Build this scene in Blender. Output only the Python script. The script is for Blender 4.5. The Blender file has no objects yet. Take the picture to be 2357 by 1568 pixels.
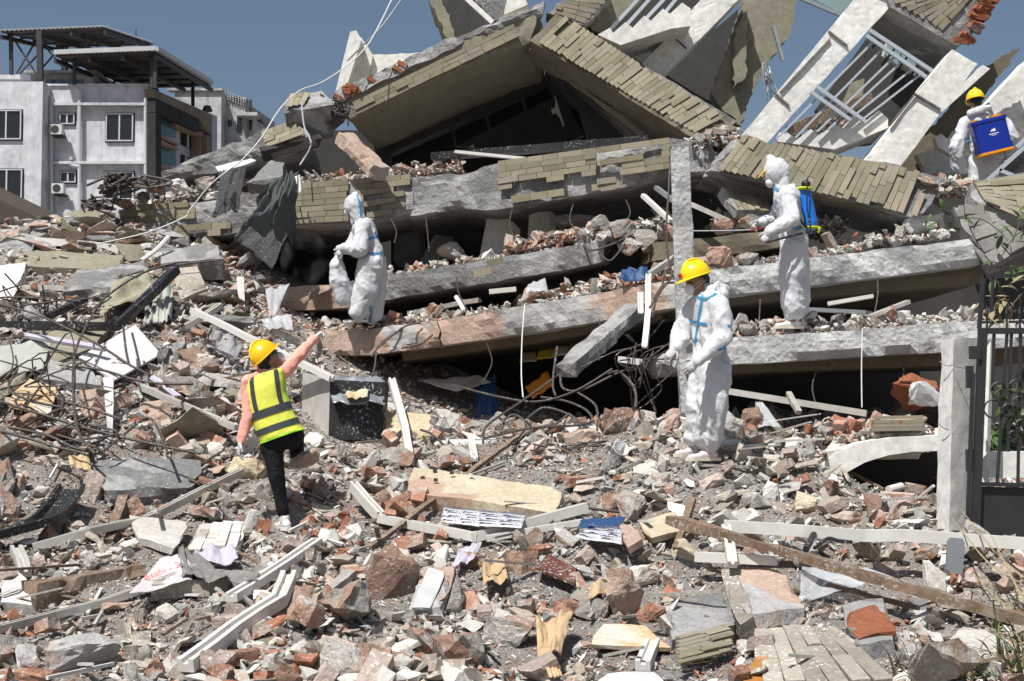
import bpy, bmesh, math, random
import numpy as np
from mathutils import Vector, Matrix, noise, Euler
R = math.radians
random.seed(7); np.random.seed(7)
S = bpy.context.scene
COL = S.collection

# ------------------------------------------------------------------ camera
CAMZ = 1.6; PITCH = math.atan(176 / 3274); FPX = 3274.0     # design pixels: 2357 x 1568
cam = bpy.data.objects.new('camera', bpy.data.cameras.new('camera')); COL.objects.link(cam)
cam.data.sensor_width = 36; cam.data.lens = 36 * FPX / 2357; cam.data.clip_end = 3000; cam.data.clip_start = .1
cam.location = (0, 0, CAMZ); cam.rotation_euler = (R(90) + PITCH, 0, 0)
S.camera = cam

# ------------------------------------------------------------------ sky, sun, exposure
SUN_EL = R(60); SUN_AZ = R(-146)          # sun stands behind the camera to the left (azimuth from +Y towards +X)
wd = bpy.data.worlds.new('World'); S.world = wd; wd.use_nodes = True
nt = wd.node_tree; nt.nodes.clear()
sky = nt.nodes.new('ShaderNodeTexSky'); sky.sky_type = 'NISHITA'; sky.sun_disc = False
sky.sun_elevation = SUN_EL; sky.sun_rotation = SUN_AZ; sky.air_density = 1.0; sky.dust_density = 2.6; sky.ozone_density = 1.25
bg = nt.nodes.new('ShaderNodeBackground'); bg.inputs[1].default_value = .07
wo = nt.nodes.new('ShaderNodeOutputWorld'); nt.links.new(sky.outputs[0], bg.inputs[0]); nt.links.new(bg.outputs[0], wo.inputs[0])
sd = bpy.data.lights.new('sun', 'SUN'); sun = bpy.data.objects.new('sun', sd); COL.objects.link(sun)
sd.energy = 5.0; sd.angle = R(.5); sd.color = (1, .985, .955)
sdir = Vector((math.sin(SUN_AZ) * math.cos(SUN_EL), math.cos(SUN_AZ) * math.cos(SUN_EL), math.sin(SUN_EL)))
sun.rotation_euler = sdir.to_track_quat('Z', 'Y').to_euler(); sun.location = sdir * 60
vs = S.view_settings; vs.view_transform = 'Standard'; vs.look = 'None'; vs.exposure = .22; vs.gamma = 1; vs.use_curve_mapping = False

# ------------------------------------------------------------------ helpers
cp_, sp_ = math.cos(PITCH), math.sin(PITCH)
def P(x, y, Y):
    """world point that stands Y metres in front of the camera where the photograph shows design pixel x, y"""
    a = (x - 1178.5) / FPX; b = -(y - 784) / FPX
    d = Vector((a, cp_ - b * sp_, sp_ + b * cp_)); t = Y / d.y
    return Vector((d.x * t, Y, CAMZ + d.z * t))
def ppm(Y): return FPX / Y
def proj(p):
    d = p[1]*cp_ + (p[2]-CAMZ)*sp_; return p[0]/d*FPX + 1178.5, 784 - ((p[2]-CAMZ)*cp_ - p[1]*sp_)/d*FPX
ABS = {}
def _props(o, label=None, cat=None, group=None, kind=None):
    if label: o['label'] = label
    if cat: o['category'] = cat
    if group: o['group'] = group
    if kind: o['kind'] = kind
def thing(name, label, cat, base, group=None):
    o = bpy.data.objects.new(name, None); COL.objects.link(o); o.empty_display_size = .2
    b = Vector(base); o.location = b; ABS[o] = b; _props(o, label, cat, group); return o
def mk(name, geo, mat, parent=None, label=None, cat=None, group=None, kind=None, smooth=False):
    v, f = geo
    v = np.array([tuple(p) for p in v], dtype=np.float64) if not isinstance(v, np.ndarray) else v
    lo, hi = v.min(0), v.max(0)
    b = Vector(((lo[0] + hi[0]) / 2, (lo[1] + hi[1]) / 2, lo[2]))
    me = bpy.data.meshes.new(name); me.from_pydata((v - np.array(b)).tolist(), [], f); me.update()
    if mat: me.materials.append(mat)
    if smooth: me.polygons.foreach_set('use_smooth', [True] * len(me.polygons))
    o = bpy.data.objects.new(name, me); COL.objects.link(o)
    put(o, b, parent); _props(o, label, cat, group, kind); return o
def put(o, b, parent=None):
    b = Vector(b); ABS[o] = b
    if parent is not None:
        o.parent = parent; o.location = b - ABS[parent]
    else: o.location = b
def put_m(o, M, parent):
    """place o with world matrix M under a parent that has no rotation"""
    o.parent = parent; o.matrix_basis = Matrix.Translation(-ABS[parent]) @ M; ABS[o] = M.translation.copy()
class G:
    """collects geometry"""
    def __init__(s): s.v = []; s.f = []
    def add(s, geo):
        n = len(s.v); s.v += [tuple(p) for p in geo[0]]; s.f += [tuple(i + n for i in f) for f in geo[1]]; return s
    def geo(s): return s.v, s.f
BOXF = [(0, 3, 2, 1), (4, 5, 6, 7), (0, 1, 5, 4), (1, 2, 6, 5), (2, 3, 7, 6), (3, 0, 4, 7)]
def box(c, size, rot=None):
    c = Vector(c); h = Vector(size) / 2; out = []
    for x, y, z in ((-1,-1,-1),(1,-1,-1),(1,1,-1),(-1,1,-1),(-1,-1,1),(1,-1,1),(1,1,1),(-1,1,1)):
        p = Vector((x * h.x, y * h.y, z * h.z))
        if rot is not None: p = rot @ p
        out.append(c + p)
    return out, BOXF
def bx(x0, x1, y0, y1, z0, z1): return box(((x0+x1)/2, (y0+y1)/2, (z0+z1)/2), (x1-x0, y1-y0, z1-z0))
def frame_of(p, q, up=(0, 0, 1)):
    d = (Vector(q) - Vector(p)).normalized(); u = Vector(up); s = d.cross(u)
    if s.length < 1e-4: s = d.cross(Vector((0, 1, 0)))
    s.normalize(); return d, s, s.cross(d).normalized()
def bar(p, q, w, h, up=(0, 0, 1)):
    p, q = Vector(p), Vector(q); d, s, u = frame_of(p, q, up); out = []
    for c in (p, q): out += [c - s*w/2 - u*h/2, c + s*w/2 - u*h/2, c + s*w/2 + u*h/2, c - s*w/2 + u*h/2]
    return out, [(0,1,2,3), (4,7,6,5), (0,4,5,1), (1,5,6,2), (2,6,7,3), (3,7,4,0)]
def sweep(pts, prof, up=(0, 0, 1), scale=None):
    """sweep a closed 2-D profile (side, up) along points"""
    pts = [Vector(p) for p in pts]; n = len(prof); v = []; f = []
    for i, p in enumerate(pts):
        a = pts[max(0, i-1)]; b = pts[min(len(pts)-1, i+1)]; d, s, u = frame_of(a, b, up)
        k = scale[i] if scale else 1
        v += [p + s * x * k + u * y * k for x, y in prof]
    for i in range(len(pts)-1):
        for j in range(n):
            f.append((i*n+j, i*n+(j+1) % n, (i+1)*n+(j+1) % n, (i+1)*n+j))
    f.append(tuple(range(n))[::-1]); f.append(tuple((len(pts)-1)*n + j for j in range(n)))
    return v, f
def ring(r, n=6, r2=None): return [(r * math.cos(2*math.pi*i/n), (r2 or r) * math.sin(2*math.pi*i/n)) for i in range(n)]
def spline(pts, k=6):
    pts = [Vector(p) for p in pts]; out = []
    if len(pts) < 3: return pts
    for i in range(len(pts)-1):
        p0 = pts[max(0, i-1)]; p1 = pts[i]; p2 = pts[i+1]; p3 = pts[min(len(pts)-1, i+2)]
        for j in range(k):
            t = j / k
            out.append(.5*((2*p1) + (p2-p0)*t + (2*p0-5*p1+4*p2-p3)*t*t + (3*p1-p0-3*p2+p3)*t**3))
    return out + [pts[-1]]
def tube(pts, r, n=6, k=5, taper=None):
    s = spline(pts, k); sc = None
    if taper: sc = [taper[0] + (taper[1]-taper[0]) * i / (len(s)-1) for i in range(len(s))]
    return sweep(s, ring(r, n), scale=sc)
def PL(px, Y0, Y1=None):
    """pixel polyline to world points, depth running from Y0 to Y1 (a point may carry its own depth)"""
    n = len(px); Y1 = Y0 if Y1 is None else Y1
    return [P(p[0], p[1], p[2] if len(p) > 2 else Y0 + (Y1-Y0) * i / max(1, n-1)) for i, p in enumerate(px)]
def nz(p, s, o=0.): return noise.noise(Vector((p[0]*s + o, p[1]*s + o*1.7, p[2]*s - o)))
def fbm(p, s, o=0., k=3):
    a = 0; m = 1
    for i in range(k): a += nz(p, s, o + i*3.1) * m; s *= 2.1; m *= .5
    return a
def slabgeo(rings, chip=.04, rough=.012, seed=0., freq=5.):
    """rings: list of 4-corner sections (front-top, front-bottom, back-bottom, back-top); makes a broken-edged prism"""
    rings = [[Vector(c) for c in r] for r in rings]
    res = .075
    # resample along the length
    sec = []
    for a, b in zip(rings[:-1], rings[1:]):
        L = (a[0]-b[0]).length; n = max(1, int(L / res))
        for i in range(n): sec.append([p.lerp(q, i/n) for p, q in zip(a, b)])
    sec.append(rings[-1])
    def cnt(p, q, m): return max(1, min(m, int((p-q).length / res)))
    r0 = max(rings, key=lambda r: (r[0]-r[1]).length)
    ns = [cnt(r0[0], r0[1], 14), cnt(r0[1], r0[2], 8), cnt(r0[2], r0[3], 3), cnt(r0[3], r0[0], 8)]
    v = []; f = []; m = sum(ns)
    for si, c in enumerate(sec):
        cen = (c[0]+c[1]+c[2]+c[3]) / 4
        for k in range(4):
            p, q = c[k], c[(k+1) % 4]
            for i in range(ns[k]):
                t = i / ns[k]; w = p.lerp(q, t)
                d = (cen - w); d.normalize()
                e = max(0, 1 - 2.2*min(t, 1-t) * (p-q).length / .25) if (p-q).length > 0 else 1
                w2 = w + d * (chip * e * max(0, fbm(w, 2.3, seed) + .12) * 1.6 + (min(.024, chip*.4) if fbm(w, 1.9, seed+9) > .14 else 0))
                w2 += Vector(noise.noise_vector(w * freq)) * rough
                v.append(w2)
    for i in range(len(sec)-1):
        for j in range(m): f.append((i*m+j, (i+1)*m+j, (i+1)*m+(j+1) % m, i*m+(j+1) % m))
    # ragged end caps
    for idx, rev in ((0, False), (len(sec)-1, True)):
        c = sum((Vector(v[idx*m+j]) for j in range(m)), Vector()) / m
        nb = sec[min(1, len(sec)-1)] if idx == 0 else sec[-2]
        out = (sec[idx][0] - nb[0]); out = out.normalized() if out.length > 0 else out
        for j in range(m): v[idx*m+j] = v[idx*m+j] + out * (chip * 1.2 * fbm(v[idx*m+j], 4, seed+5))
        v.append(c + out * chip * .6); ci = len(v)-1
        for j in range(m):
            t = (idx*m+j, idx*m+(j+1) % m, ci); f.append(t if not rev else t[::-1])
    return v, f
def member(name, st, depth, mat, back=(0, 0), parent=None, chip=.04, rough=.012, **kw):
    """beam or slab: stations (xt, yt, xb, yb, Y) of its front face in the photograph, running back by depth"""
    rings = []
    for s in st:
        Y = s[4]; Yb = s[5] if len(s) > 5 else Y
        a = P(s[0], s[1], Y); b = P(s[2], s[3], Yb); off = Vector((back[0], depth, back[1]))
        rings.append([a, b, b+off, a+off])
    return mk(name, slabgeo(rings, chip, rough, seed=random.random()*50), mat, parent, **kw)
HERO = []          # where placed pieces show, so that loose rubble keeps off them
def quadbox(name, c4, th, mat, parent=None, chip=.03, rough=.012, **kw):
    """slab whose seen face has corners (x, y, Y): top-left, top-right, bottom-right, bottom-left; th metres thick"""
    a, b, c, d = [P(*p) for p in c4]
    n = ((b-a).cross(d-a) + (c-b).cross(a-b)).normalized()
    if n.dot(Vector((0, 0, CAMZ)) - a) < 0: n = -n
    o = -n * th
    return mk(name, slabgeo([[a, d, d+o, a+o], [b, c, c+o, b+o]], chip, rough, seed=random.random()*50), mat, parent, **kw)
def jag(px, a=2.2, step=9, seed=0):
    """break the straight edges of an outline"""
    out = []; n = len(px); rnd = random.Random(seed + int(px[0][0]))
    for i in range(n):
        p, q = px[i], px[(i+1) % n]; L = math.hypot(q[0]-p[0], q[1]-p[1]); m = max(1, int(L/step))
        for k in range(m):
            t = k/m; d = 0 if k == 0 else rnd.gauss(0, a); out.append((p[0]+(q[0]-p[0])*t - (q[1]-p[1])/max(L, 1)*d, p[1]+(q[1]-p[1])*t + (q[0]-p[0])/max(L, 1)*d) + tuple(p[2:]))
    return out
def polyprism(px, Y, depth, back=(0, 0)):
    """outline at depth Y (points may carry their own depth), carried back by depth metres"""
    n = len(px); o = Vector((back[0], depth, back[1]))
    fr = [P(p[0], p[1], p[2] if len(p) > 2 else Y) for p in px]
    v = fr + [p + o for p in fr]
    ar = sum((px[i][0]*px[(i+1) % n][1] - px[(i+1) % n][0]*px[i][1]) for i in range(n))
    idx = list(range(n))
    f = [tuple(idx), tuple(i+n for i in idx[::-1])]
    f += [(i, i+n, (i+1) % n + n, (i+1) % n) for i in range(n)]
    if ar > 0: f = [t[::-1] for t in f]
    return v, f
def clad(parent, quad, mat, orient='h', row=.08, L=(.2, .42), drop=0., seed=1, keep=None, thick=(.014, .014, .016, .02, .034), name='cladding_tile', gap=.006, lift=0.):
    """stone strips on a face TL, TR, BR, BL (world points); each strip an own part"""
    rnd = random.Random(seed); TL, TR, BR, BL = [Vector(p) for p in quad]
    if orient == 'v': TL, TR, BR, BL = BL, TL, TR, BR     # rows run across
    Lu = ((TR-TL).length + (BR-BL).length) / 2; Lv = ((BL-TL).length + (BR-TR).length) / 2
    nr = max(1, round(Lv / row)); k = 0
    n0 = (TR-TL).cross(BL-TL).normalized()
    if n0.dot(Vector((0, 0, CAMZ)) - TL) < 0: n0 = -n0
    for r in range(nr):
        v0, v1 = r / nr, (r+1) / nr; u = -rnd.uniform(0, .4) / Lu
        while u < 1:
            l = rnd.uniform(*L) / Lu; a, b = max(0, u), min(1, u+l); u += l
            if (b-a) * Lu < .05: continue
            um, vm = (a+b)/2, (v0+v1)/2
            if orient == 'v': pu, pv = vm, 1-um
            else: pu, pv = um, vm
            if keep and not keep(pu, pv): continue
            if rnd.random() < drop: continue
            def S_(s, t): return TL.lerp(TR, s).lerp(BL.lerp(BR, s), t)
            c = S_(um, vm); e1 = (S_(b, vm) - S_(a, vm)); e2 = (S_(um, v1) - S_(um, v0))
            lx, ly = e1.length - gap, e2.length - gap; x = e1.normalized(); n = x.cross(e2).normalized()
            if n.dot(n0) < 0: n = -n
            y = n.cross(x); th = rnd.choice(thick); ly = abs(e2.dot(y)) - gap
            x = (Matrix.Rotation(rnd.gauss(0, .006), 3, n) @ x); y = n.cross(x)
            M = Matrix((x*lx, y*ly, n*th)).transposed().to_4x4(); M.translation = c + n * (th/2 - .012 + lift)
            o = bpy.data.objects.new(name, UNIT(mat)); COL.objects.link(o); put_m(o, M, parent); k += 1
    return k
_unit = {}
def UNIT(mat):
    """shared chamfered unit block"""
    if mat.name in _unit: return _unit[mat.name]
    bm = bmesh.new(); bmesh.ops.create_cube(bm, size=1)
    me = bpy.data.meshes.new('block'); bm.to_mesh(me); bm.free(); me.materials.append(mat); _unit[mat.name] = me; return me
def text_part(name, s, size, M, mat, parent, depth=.0008):
    cu = bpy.data.curves.new(name, 'FONT'); cu.body = s; cu.size = size; cu.align_x = 'CENTER'; cu.align_y = 'CENTER'; cu.extrude = depth; cu.resolution_u = 2
    t = bpy.data.objects.new(name, cu); COL.objects.link(t)
    dg = bpy.context.evaluated_depsgraph_get(); me = bpy.data.meshes.new_from_object(t.evaluated_get(dg))
    bpy.data.objects.remove(t); me.materials.clear(); me.materials.append(mat)
    o = bpy.data.objects.new(name, me); COL.objects.link(o); put_m(o, M, parent); return o
# ------------------------------------------------------------------ materials
class N:
    def __init__(s, name):
        s.m = bpy.data.materials.new(name); s.m.use_nodes = True; s.t = s.m.node_tree; s.b = s.t.nodes['Principled BSDF']
        s.tc = s.t.nodes.new('ShaderNodeTexCoord'); s.geo = s.t.nodes.new('ShaderNodeNewGeometry')
        s.oi = s.t.nodes.new('ShaderNodeObjectInfo')
    def L(s, a, b): s.t.links.new(a, b)
    def new(s, k): return s.t.nodes.new('ShaderNode' + k)
    def noise(s, scale, detail=5, rough=.6, vec=None, dist=0, w=None):
        n = s.new('TexNoise'); n.inputs['Scale'].default_value = scale; n.inputs['Detail'].default_value = detail
        n.inputs['Roughness'].default_value = rough; n.inputs['Distortion'].default_value = dist
        s.L(vec or s.pos(), n.inputs['Vector']); return n.outputs[0]
    def pos(s): return s.geo.outputs['Position']
    def scaled(s, v, src=None):
        n = s.new('Mapping'); n.inputs['Scale'].default_value = v; s.L(src or s.pos(), n.inputs['Vector']); return n.outputs[0]
    def ramp(s, fac, stops):
        n = s.new('ValToRGB'); e = n.color_ramp.elements
        while len(e) < len(stops): e.new(.5)
        for k, (p, c) in zip(e, stops):
            k.position = p; k.color = (c, c, c, 1) if isinstance(c, (int, float)) else (*c, 1)
        s.L(fac, n.inputs[0]); return n.outputs[0]
    def mix(s, fac, a, b, mode='MIX'):
        n = s.new('Mix'); n.data_type = 'RGBA'; n.blend_type = mode
        for v, i in ((fac, 0), (a, 6), (b, 7)):
            if isinstance(v, (int, float)): n.inputs[i].default_value = v
            elif isinstance(v, tuple): n.inputs[i].default_value = (*v, 1)
            else: s.L(v, n.inputs[i])
        return n.outputs[2]
    def math(s, op, a, b=0.):
        n = s.new('Math'); n.operation = op
        for v, i in ((a, 0), (b, 1)):
            if isinstance(v, (int, float)): n.inputs[i].default_value = v
            else: s.L(v, n.inputs[i])
        return n.outputs[0]
    def bump(s, h, strength=.5, dist=.02):
        n = s.new('Bump'); n.inputs['Strength'].default_value = strength; n.inputs['Distance'].default_value = dist
        s.L(h, n.inputs['Height']); s.L(n.outputs[0], s.b.inputs['Normal'])
    def out(s, col, rough=.85, metal=0, spec=.3):
        if isinstance(col, tuple): s.b.inputs['Base Color'].default_value = (*col, 1)
        else: s.L(col, s.b.inputs['Base Color'])
        s.b.inputs['Roughness'].default_value = rough; s.b.inputs['Metallic'].default_value = metal
        s.b.inputs['Specular IOR Level'].default_value = spec; return s.m
def stony(name, c1, c2, c3=None, scale=2.2, bump=.7, speck=.0, stain=.35, rand=.0, patch=.5, fine=26, bdist=.03, pits=0.):
    """concrete, plaster, brick: blotches of three colours, grain, lime specks, relief"""
    s = N(name); n1 = s.noise(scale, 6, .65); n2 = s.noise(scale*.45, 4, .6, dist=.6); n3 = s.noise(fine, 6, .7)
    col = s.mix(s.ramp(n1, [(.35, 0), (.65, 1)]), c1, c2)
    if c3: col = s.mix(s.ramp(n2, [(patch-.02, 0), (patch+.02, 1)]), col, c3)
    g = s.ramp(n3, [(.25, .62), (.75, 1.25)]); col = s.mix(.8, col, g, 'MULTIPLY')
    if stain:
        st = s.noise(1.1, 5, .7, vec=s.scaled((3, 3, .5))); col = s.mix(s.ramp(st, [(.5, 0), (.75, stain)]), col, (.10, .09, .075))
    if rand:
        v = s.ramp(s.oi.outputs['Random'], [(0, 1-rand), (1, 1+rand)]); col = s.mix(1., col, v, 'MULTIPLY')
    if speck:
        k = s.noise(38, 2, .5); k2 = s.noise(2.6, 3, .6)
        kk = s.math('MULTIPLY', s.ramp(k, [(.60, 0), (.66, 1)]), s.ramp(k2, [(.42, 0), (.62, speck)])); col = s.mix(kk, col, (.78, .77, .74))
    h = s.math('ADD', s.math('MULTIPLY', n3, .35), s.noise(scale*4, 6, .7))
    if pits:
        vo = s.new('TexVoronoi'); vo.inputs['Scale'].default_value = 14; s.L(s.pos(), vo.inputs['Vector'])
        h = s.math('ADD', h, s.math('MULTIPLY', s.ramp(vo.outputs['Distance'], [(.0, 0), (.5, 1)]), pits))
    s.bump(h, bump, bdist); return s.out(col, .9, 0, .2)
def plain(name, c, rough=.5, metal=0, var=.15, scale=6, bump=.1, dirt=0., dirtc=(.16, .14, .11), spec=.4, speck=0., obj=False):
    s = N(name); v = s.tc.outputs['Object'] if obj else None
    n = s.noise(scale, 5, .65, vec=v); col = s.mix(n, tuple(x*(1-var) for x in c), tuple(min(1, x*(1+var)) for x in c))
    if dirt: col = s.mix(s.ramp(s.noise(scale*.6, 6, .75, vec=v, dist=.5), [(.45, 0), (.72, dirt)]), col, dirtc)
    if speck:
        kk = s.math('MULTIPLY', s.ramp(s.noise(42, 2, .5), [(.60, 0), (.65, 1)]), s.ramp(s.noise(3, 3, .6), [(.4, 0), (.6, speck)])); col = s.mix(kk, col, (.75, .74, .71))
    if bump: s.bump(s.noise(scale*5, 5, .6, vec=v), bump, .01)
    return s.out(col, rough, metal, spec)
M = {}
M['conc'] = stony('concrete_grey', (.30, .295, .285), (.43, .425, .415), (.22, .218, .212), bump=1., speck=.35, bdist=.05)
M['conc_pit'] = stony('concrete_pitted', (.42, .42, .41), (.55, .55, .54), (.33, .33, .325), scale=3.2, bump=.9, speck=.35, stain=.25, bdist=.035, pits=.35, patch=.56)
M['conc_pink'] = stony('concrete_pink_plaster', (.40, .28, .215), (.50, .38, .31), (.42, .41, .395), scale=1.6, bump=.8, speck=.35, patch=.53, bdist=.04)
M['conc_dark'] = stony('concrete_dark', (.17, .165, .155), (.27, .26, .245), (.13, .125, .12), speck=.2)
M['conc_brown'] = stony('soffit_brown', (.14, .12, .085), (.19, .165, .12), None, stain=.3, bump=.3)  # brown lowered to carry some interior shade in the colour
M['plaster'] = stony('plaster_khaki', (.23, .215, .155), (.28, .26, .195), None, stain=.22, bump=.15, fine=14)  # khaki kept below the real paint tone, soffit shade put into the colour
M['plaster_d'] = stony('plaster_grey_panel', (.055, .055, .052), (.075, .073, .07), None, stain=.15, bump=.1)  # nearly black: the shade under the roofs is put into this grey
M['cream'] = stony('paint_cream', (.70, .69, .64), (.77, .76, .71), None, scale=1.3, stain=.13, bump=.15, fine=12, bdist=.02)
M['cream_slab'] = stony('plaster_yellow', (.46, .39, .27), (.53, .46, .34), (.42, .29, .21), scale=1.8, stain=.12, bump=.4, speck=.3, patch=.62)
def tile_mat():
    s = N('stone_strip'); r = s.oi.outputs['Random']
    base = s.ramp(r, [(0, (.195, .175, .12)), (.35, (.25, .225, .155)), (.65, (.285, .255, .18)), (.85, (.31, .26, .20)), (1, (.23, .21, .165))])
    n = s.noise(2.5, 5, .65); g = s.noise(40, 5, .7)
    col = s.mix(.7, base, s.ramp(n, [(.3, .78), (.7, 1.15)]), 'MULTIPLY'); col = s.mix(.6, col, s.ramp(g, [(.25, .75), (.75, 1.2)]), 'MULTIPLY')
    col = s.mix(s.ramp(s.noise(1.3, 6, .7), [(.55, 0), (.75, .35)]), col, (.42, .40, .37))
    s.bump(g, .35, .01); return s.out(col, .85, 0, .25)
M['tile'] = tile_mat()
M['brick'] = stony('brick_red', (.32, .15, .09), (.42, .245, .175), (.42, .34, .29), scale=3.5, bump=1., speck=.8, stain=.1, rand=.3, patch=.47)
M['brick_raw'] = stony('brick_orange_core', (.33, .125, .065), (.28, .10, .055), (.40, .38, .35), scale=4, bump=1., stain=.1, patch=.6)
M['chunk'] = stony('chunk_concrete', (.37, .345, .31), (.50, .465, .42), (.42, .27, .20), scale=3.4, bump=1., speck=.75, stain=.2, rand=.3, patch=.50, bdist=.06)
M['chunk_p'] = stony('chunk_plastered_brick', (.40, .26, .19), (.47, .37, .30), (.52, .49, .44), scale=3.4, bump=1., speck=.75, stain=.15, rand=.3, patch=.52, bdist=.06)
M['shard'] = stony('plaster_shard', (.56, .53, .47), (.66, .64, .59), (.47, .39, .32), scale=2.2, bump=.5, speck=.3, stain=.1, rand=.2, patch=.58)
M['shard_tan'] = stony('tile_shard', (.30, .265, .215), (.40, .36, .30), None, scale=2.2, bump=.5, speck=.85, stain=.1, rand=.25)
M['white'] = plain('white_profile', (.62, .61, .57), .45, 0, .08, 3, .1, .45, (.36, .32, .26), speck=.3)
M['white_c'] = plain('white_board', (.52, .52, .51), .5, 0, .04, 3, .05, .12, (.45, .43, .4))
M['alu'] = plain('dirty_aluminium', (.52, .50, .46), .45, .2, .2, 4, .2, .6, (.24, .20, .15), speck=.4)
M['steel'] = plain('grey_steel', (.33, .35, .37), .45, .5, .15, 5, .1, .3, speck=.1)
M['rail'] = plain('rail_paint', (.42, .46, .50), .4, .1, .08, 5, .05, .1)
M['black'] = plain('black_metal', (.022, .022, .022), .45, .2, .3, 6, .15, .2, (.10, .09, .08), speck=.5)
M['gate'] = plain('gate_black', (.028, .029, .03), .5, .1, .2, 6, .1, .2, (.07, .065, .06))
M['dark'] = plain('interior_shade', (.05, .047, .043), .9, 0, .4, 2, 0)  # near-black colour standing in for shade in gaps and hollows
M['rebar'] = plain('rebar', (.075, .065, .058), .7, .3, .35, 14, .4, .35, (.16, .10, .06), speck=.35)
M['wood'] = None
def wood(name, a, b, c, speck=.4):
    s = N(name); v = s.scaled((9, 9, 9), s.tc.outputs['Object']); n = s.noise(1.6, 6, .7, vec=v, dist=.4); n2 = s.noise(5, 4, .6)
    col = s.mix(s.ramp(n, [(.3, 0), (.7, 1)]), a, b); col = s.mix(s.ramp(n2, [(.5, 0), (.7, .55)]), col, c)
    kk = s.math('MULTIPLY', s.ramp(s.noise(42, 2, .5), [(.58, 0), (.63, 1)]), s.ramp(s.noise(3, 3, .6), [(.4, 0), (.6, speck)])); col = s.mix(kk, col, (.72, .70, .67))
    s.bump(n, .6, .02); return s.out(col, .8, 0, .2)
M['wood'] = wood('timber_brown', (.13, .085, .055), (.235, .17, .12), (.33, .29, .24))
M['wood_grey'] = wood('timber_grey', (.25, .23, .20), (.38, .36, .32), (.45, .42, .38))
M['wood_red'] = wood('timber_dark_red', (.085, .028, .02), (.14, .05, .035), (.2, .14, .12), .8)
M['orange_wood'] = wood('timber_orange', (.42, .19, .045), (.30, .12, .03), (.45, .36, .25), .3)
M['board'] = stony('tan_board', (.52, .36, .20), (.60, .45, .29), (.58, .52, .44), scale=2, bump=.3, speck=.6, stain=.1, patch=.62)
M['foam'] = stony('yellow_foam', (.50, .41, .26), (.58, .50, .36), (.50, .38, .22), scale=3, bump=.8, stain=.05, speck=.2, patch=.6)
M['rope'] = plain('white_rope', (.66, .65, .61), .6, 0, .1, 8, .2, .2)
def cloth(name, c, rough=.8, var=.12, folds=14, b=.5, trans=0., speck=0., sheen=0):
    s = N(name); n = s.noise(folds, 4, .55, dist=.6); col = s.mix(s.noise(3, 4, .6), tuple(x*(1-var) for x in c), tuple(min(1, x*(1+var)) for x in c))
    if speck: col = s.mix(s.ramp(s.noise(45, 2, .5), [(.60, 0), (.66, speck)]), col, (.7, .69, .66))
    s.bump(n, b, .03); return s.out(col, rough, 0, .25)
M['suit'] = cloth('coverall_white', (.56, .57, .585), .6, .04, 22, .35)
M['tape'] = cloth('seam_tape_blue', (.06, .26, .48), .5, .08, 10, .1)
M['drape'] = cloth('drape_grey', (.05, .052, .054), .85, .3, 8, .3, speck=.15)
M['drape_g'] = cloth('drape_green_grey', (.065, .075, .073), .7, .2, 6, .3, speck=.1)
M['cl_beige'] = cloth('cloth_beige', (.46, .33, .19), .85, .15, 9, .5, speck=.3)
M['cl_olive'] = cloth('cloth_olive', (.27, .26, .18), .85, .25, 7, .5, speck=.3)
M['cl_grey'] = cloth('tarp_grey_green', (.36, .37, .33), .7, .12, 5, .4, speck=.2)
M['cl_lilac'] = cloth('cloth_lilac', (.45, .42, .48), .7, .1, 6, .4, speck=.1)
M['banner'] = cloth('banner_white', (.54, .51, .50), .6, .06, 5, .2, speck=.15)
M['sack'] = cloth('sack_white', (.54, .55, .57), .55, .05, 12, .35)
M['pink'] = cloth('sleeve_pink', (.80, .37, .29), .8, .05, 16, .4)
M['glove'] = cloth('glove_grey', (.47, .46, .46), .85, .1, 30, .4)
M['glove_w'] = cloth('glove_white', (.62, .61, .60), .85, .08, 30, .4)
M['trouser'] = cloth('trouser_black', (.008, .008, .009), .8, .3, 14, .5)
M['vest'] = cloth('vest_yellow', (.70, .72, .10), .6, .05, 9, .35)
M['vest_g'] = cloth('vest_green_edge', (.36, .74, .04), .6, .05, 12, .2)
M['stripe'] = cloth('vest_stripe_grey', (.055, .06, .062), .45, .15, 10, .2)
M['skin'] = plain('skin', (.28, .15, .09), .5, 0, .08, 20, .05)
M['hair'] = plain('hair_black', (.010, .009, .008), .5, 0, .2, 40, .3)
M['mask'] = cloth('mask_white', (.66, .66, .65), .7, .02, 10, .1)
M['helmet'] = plain('helmet_yellow', (.78, .58, .01), .25, 0, .02, 3, 0, spec=.5)
M['helmet_o'] = plain('helmet_amber', (.80, .46, .006), .27, 0, .02, 3, 0, spec=.5)
M['shoe_w'] = plain('shoe_white', (.70, .69, .66), .6, 0, .08, 12, .15, .2)
M['shoe_p'] = plain('shoe_pink', (.66, .56, .56), .6, 0, .08, 12, .15, .3)
M['sole'] = plain('sole_cream', (.62, .58, .47), .7, 0, .08, 12, .1, .3)
M['shoe_k'] = plain('shoe_black', (.018, .018, .018), .6, 0, .2, 12, .2)
M['blue'] = plain('plastic_blue_light', (.015, .17, .62), .32, 0, .04, 3, 0, spec=.5)
M['navy'] = plain('plastic_blue_deep', (.006, .025, .26), .28, 0, .05, 3, 0, spec=.5)
M['lime'] = plain('plastic_lime', (.55, .62, .02), .35, 0, .04, 3, 0)
M['orange'] = plain('plastic_orange', (.78, .30, .01), .4, 0, .04, 3, 0)
M['red'] = plain('print_red', (.50, .03, .02), .5, 0, .05, 3, 0)
M['ink'] = plain('print_navy', (.10, .11, .19), .6, 0, .1, 3, 0)
M['inkw'] = plain('print_white', (.75, .78, .80), .5, 0, .03, 3, 0)
M['film'] = plain('printed_film_white', (.55, .55, .56), .4, 0, .04, 3, .1, .2)
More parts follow.
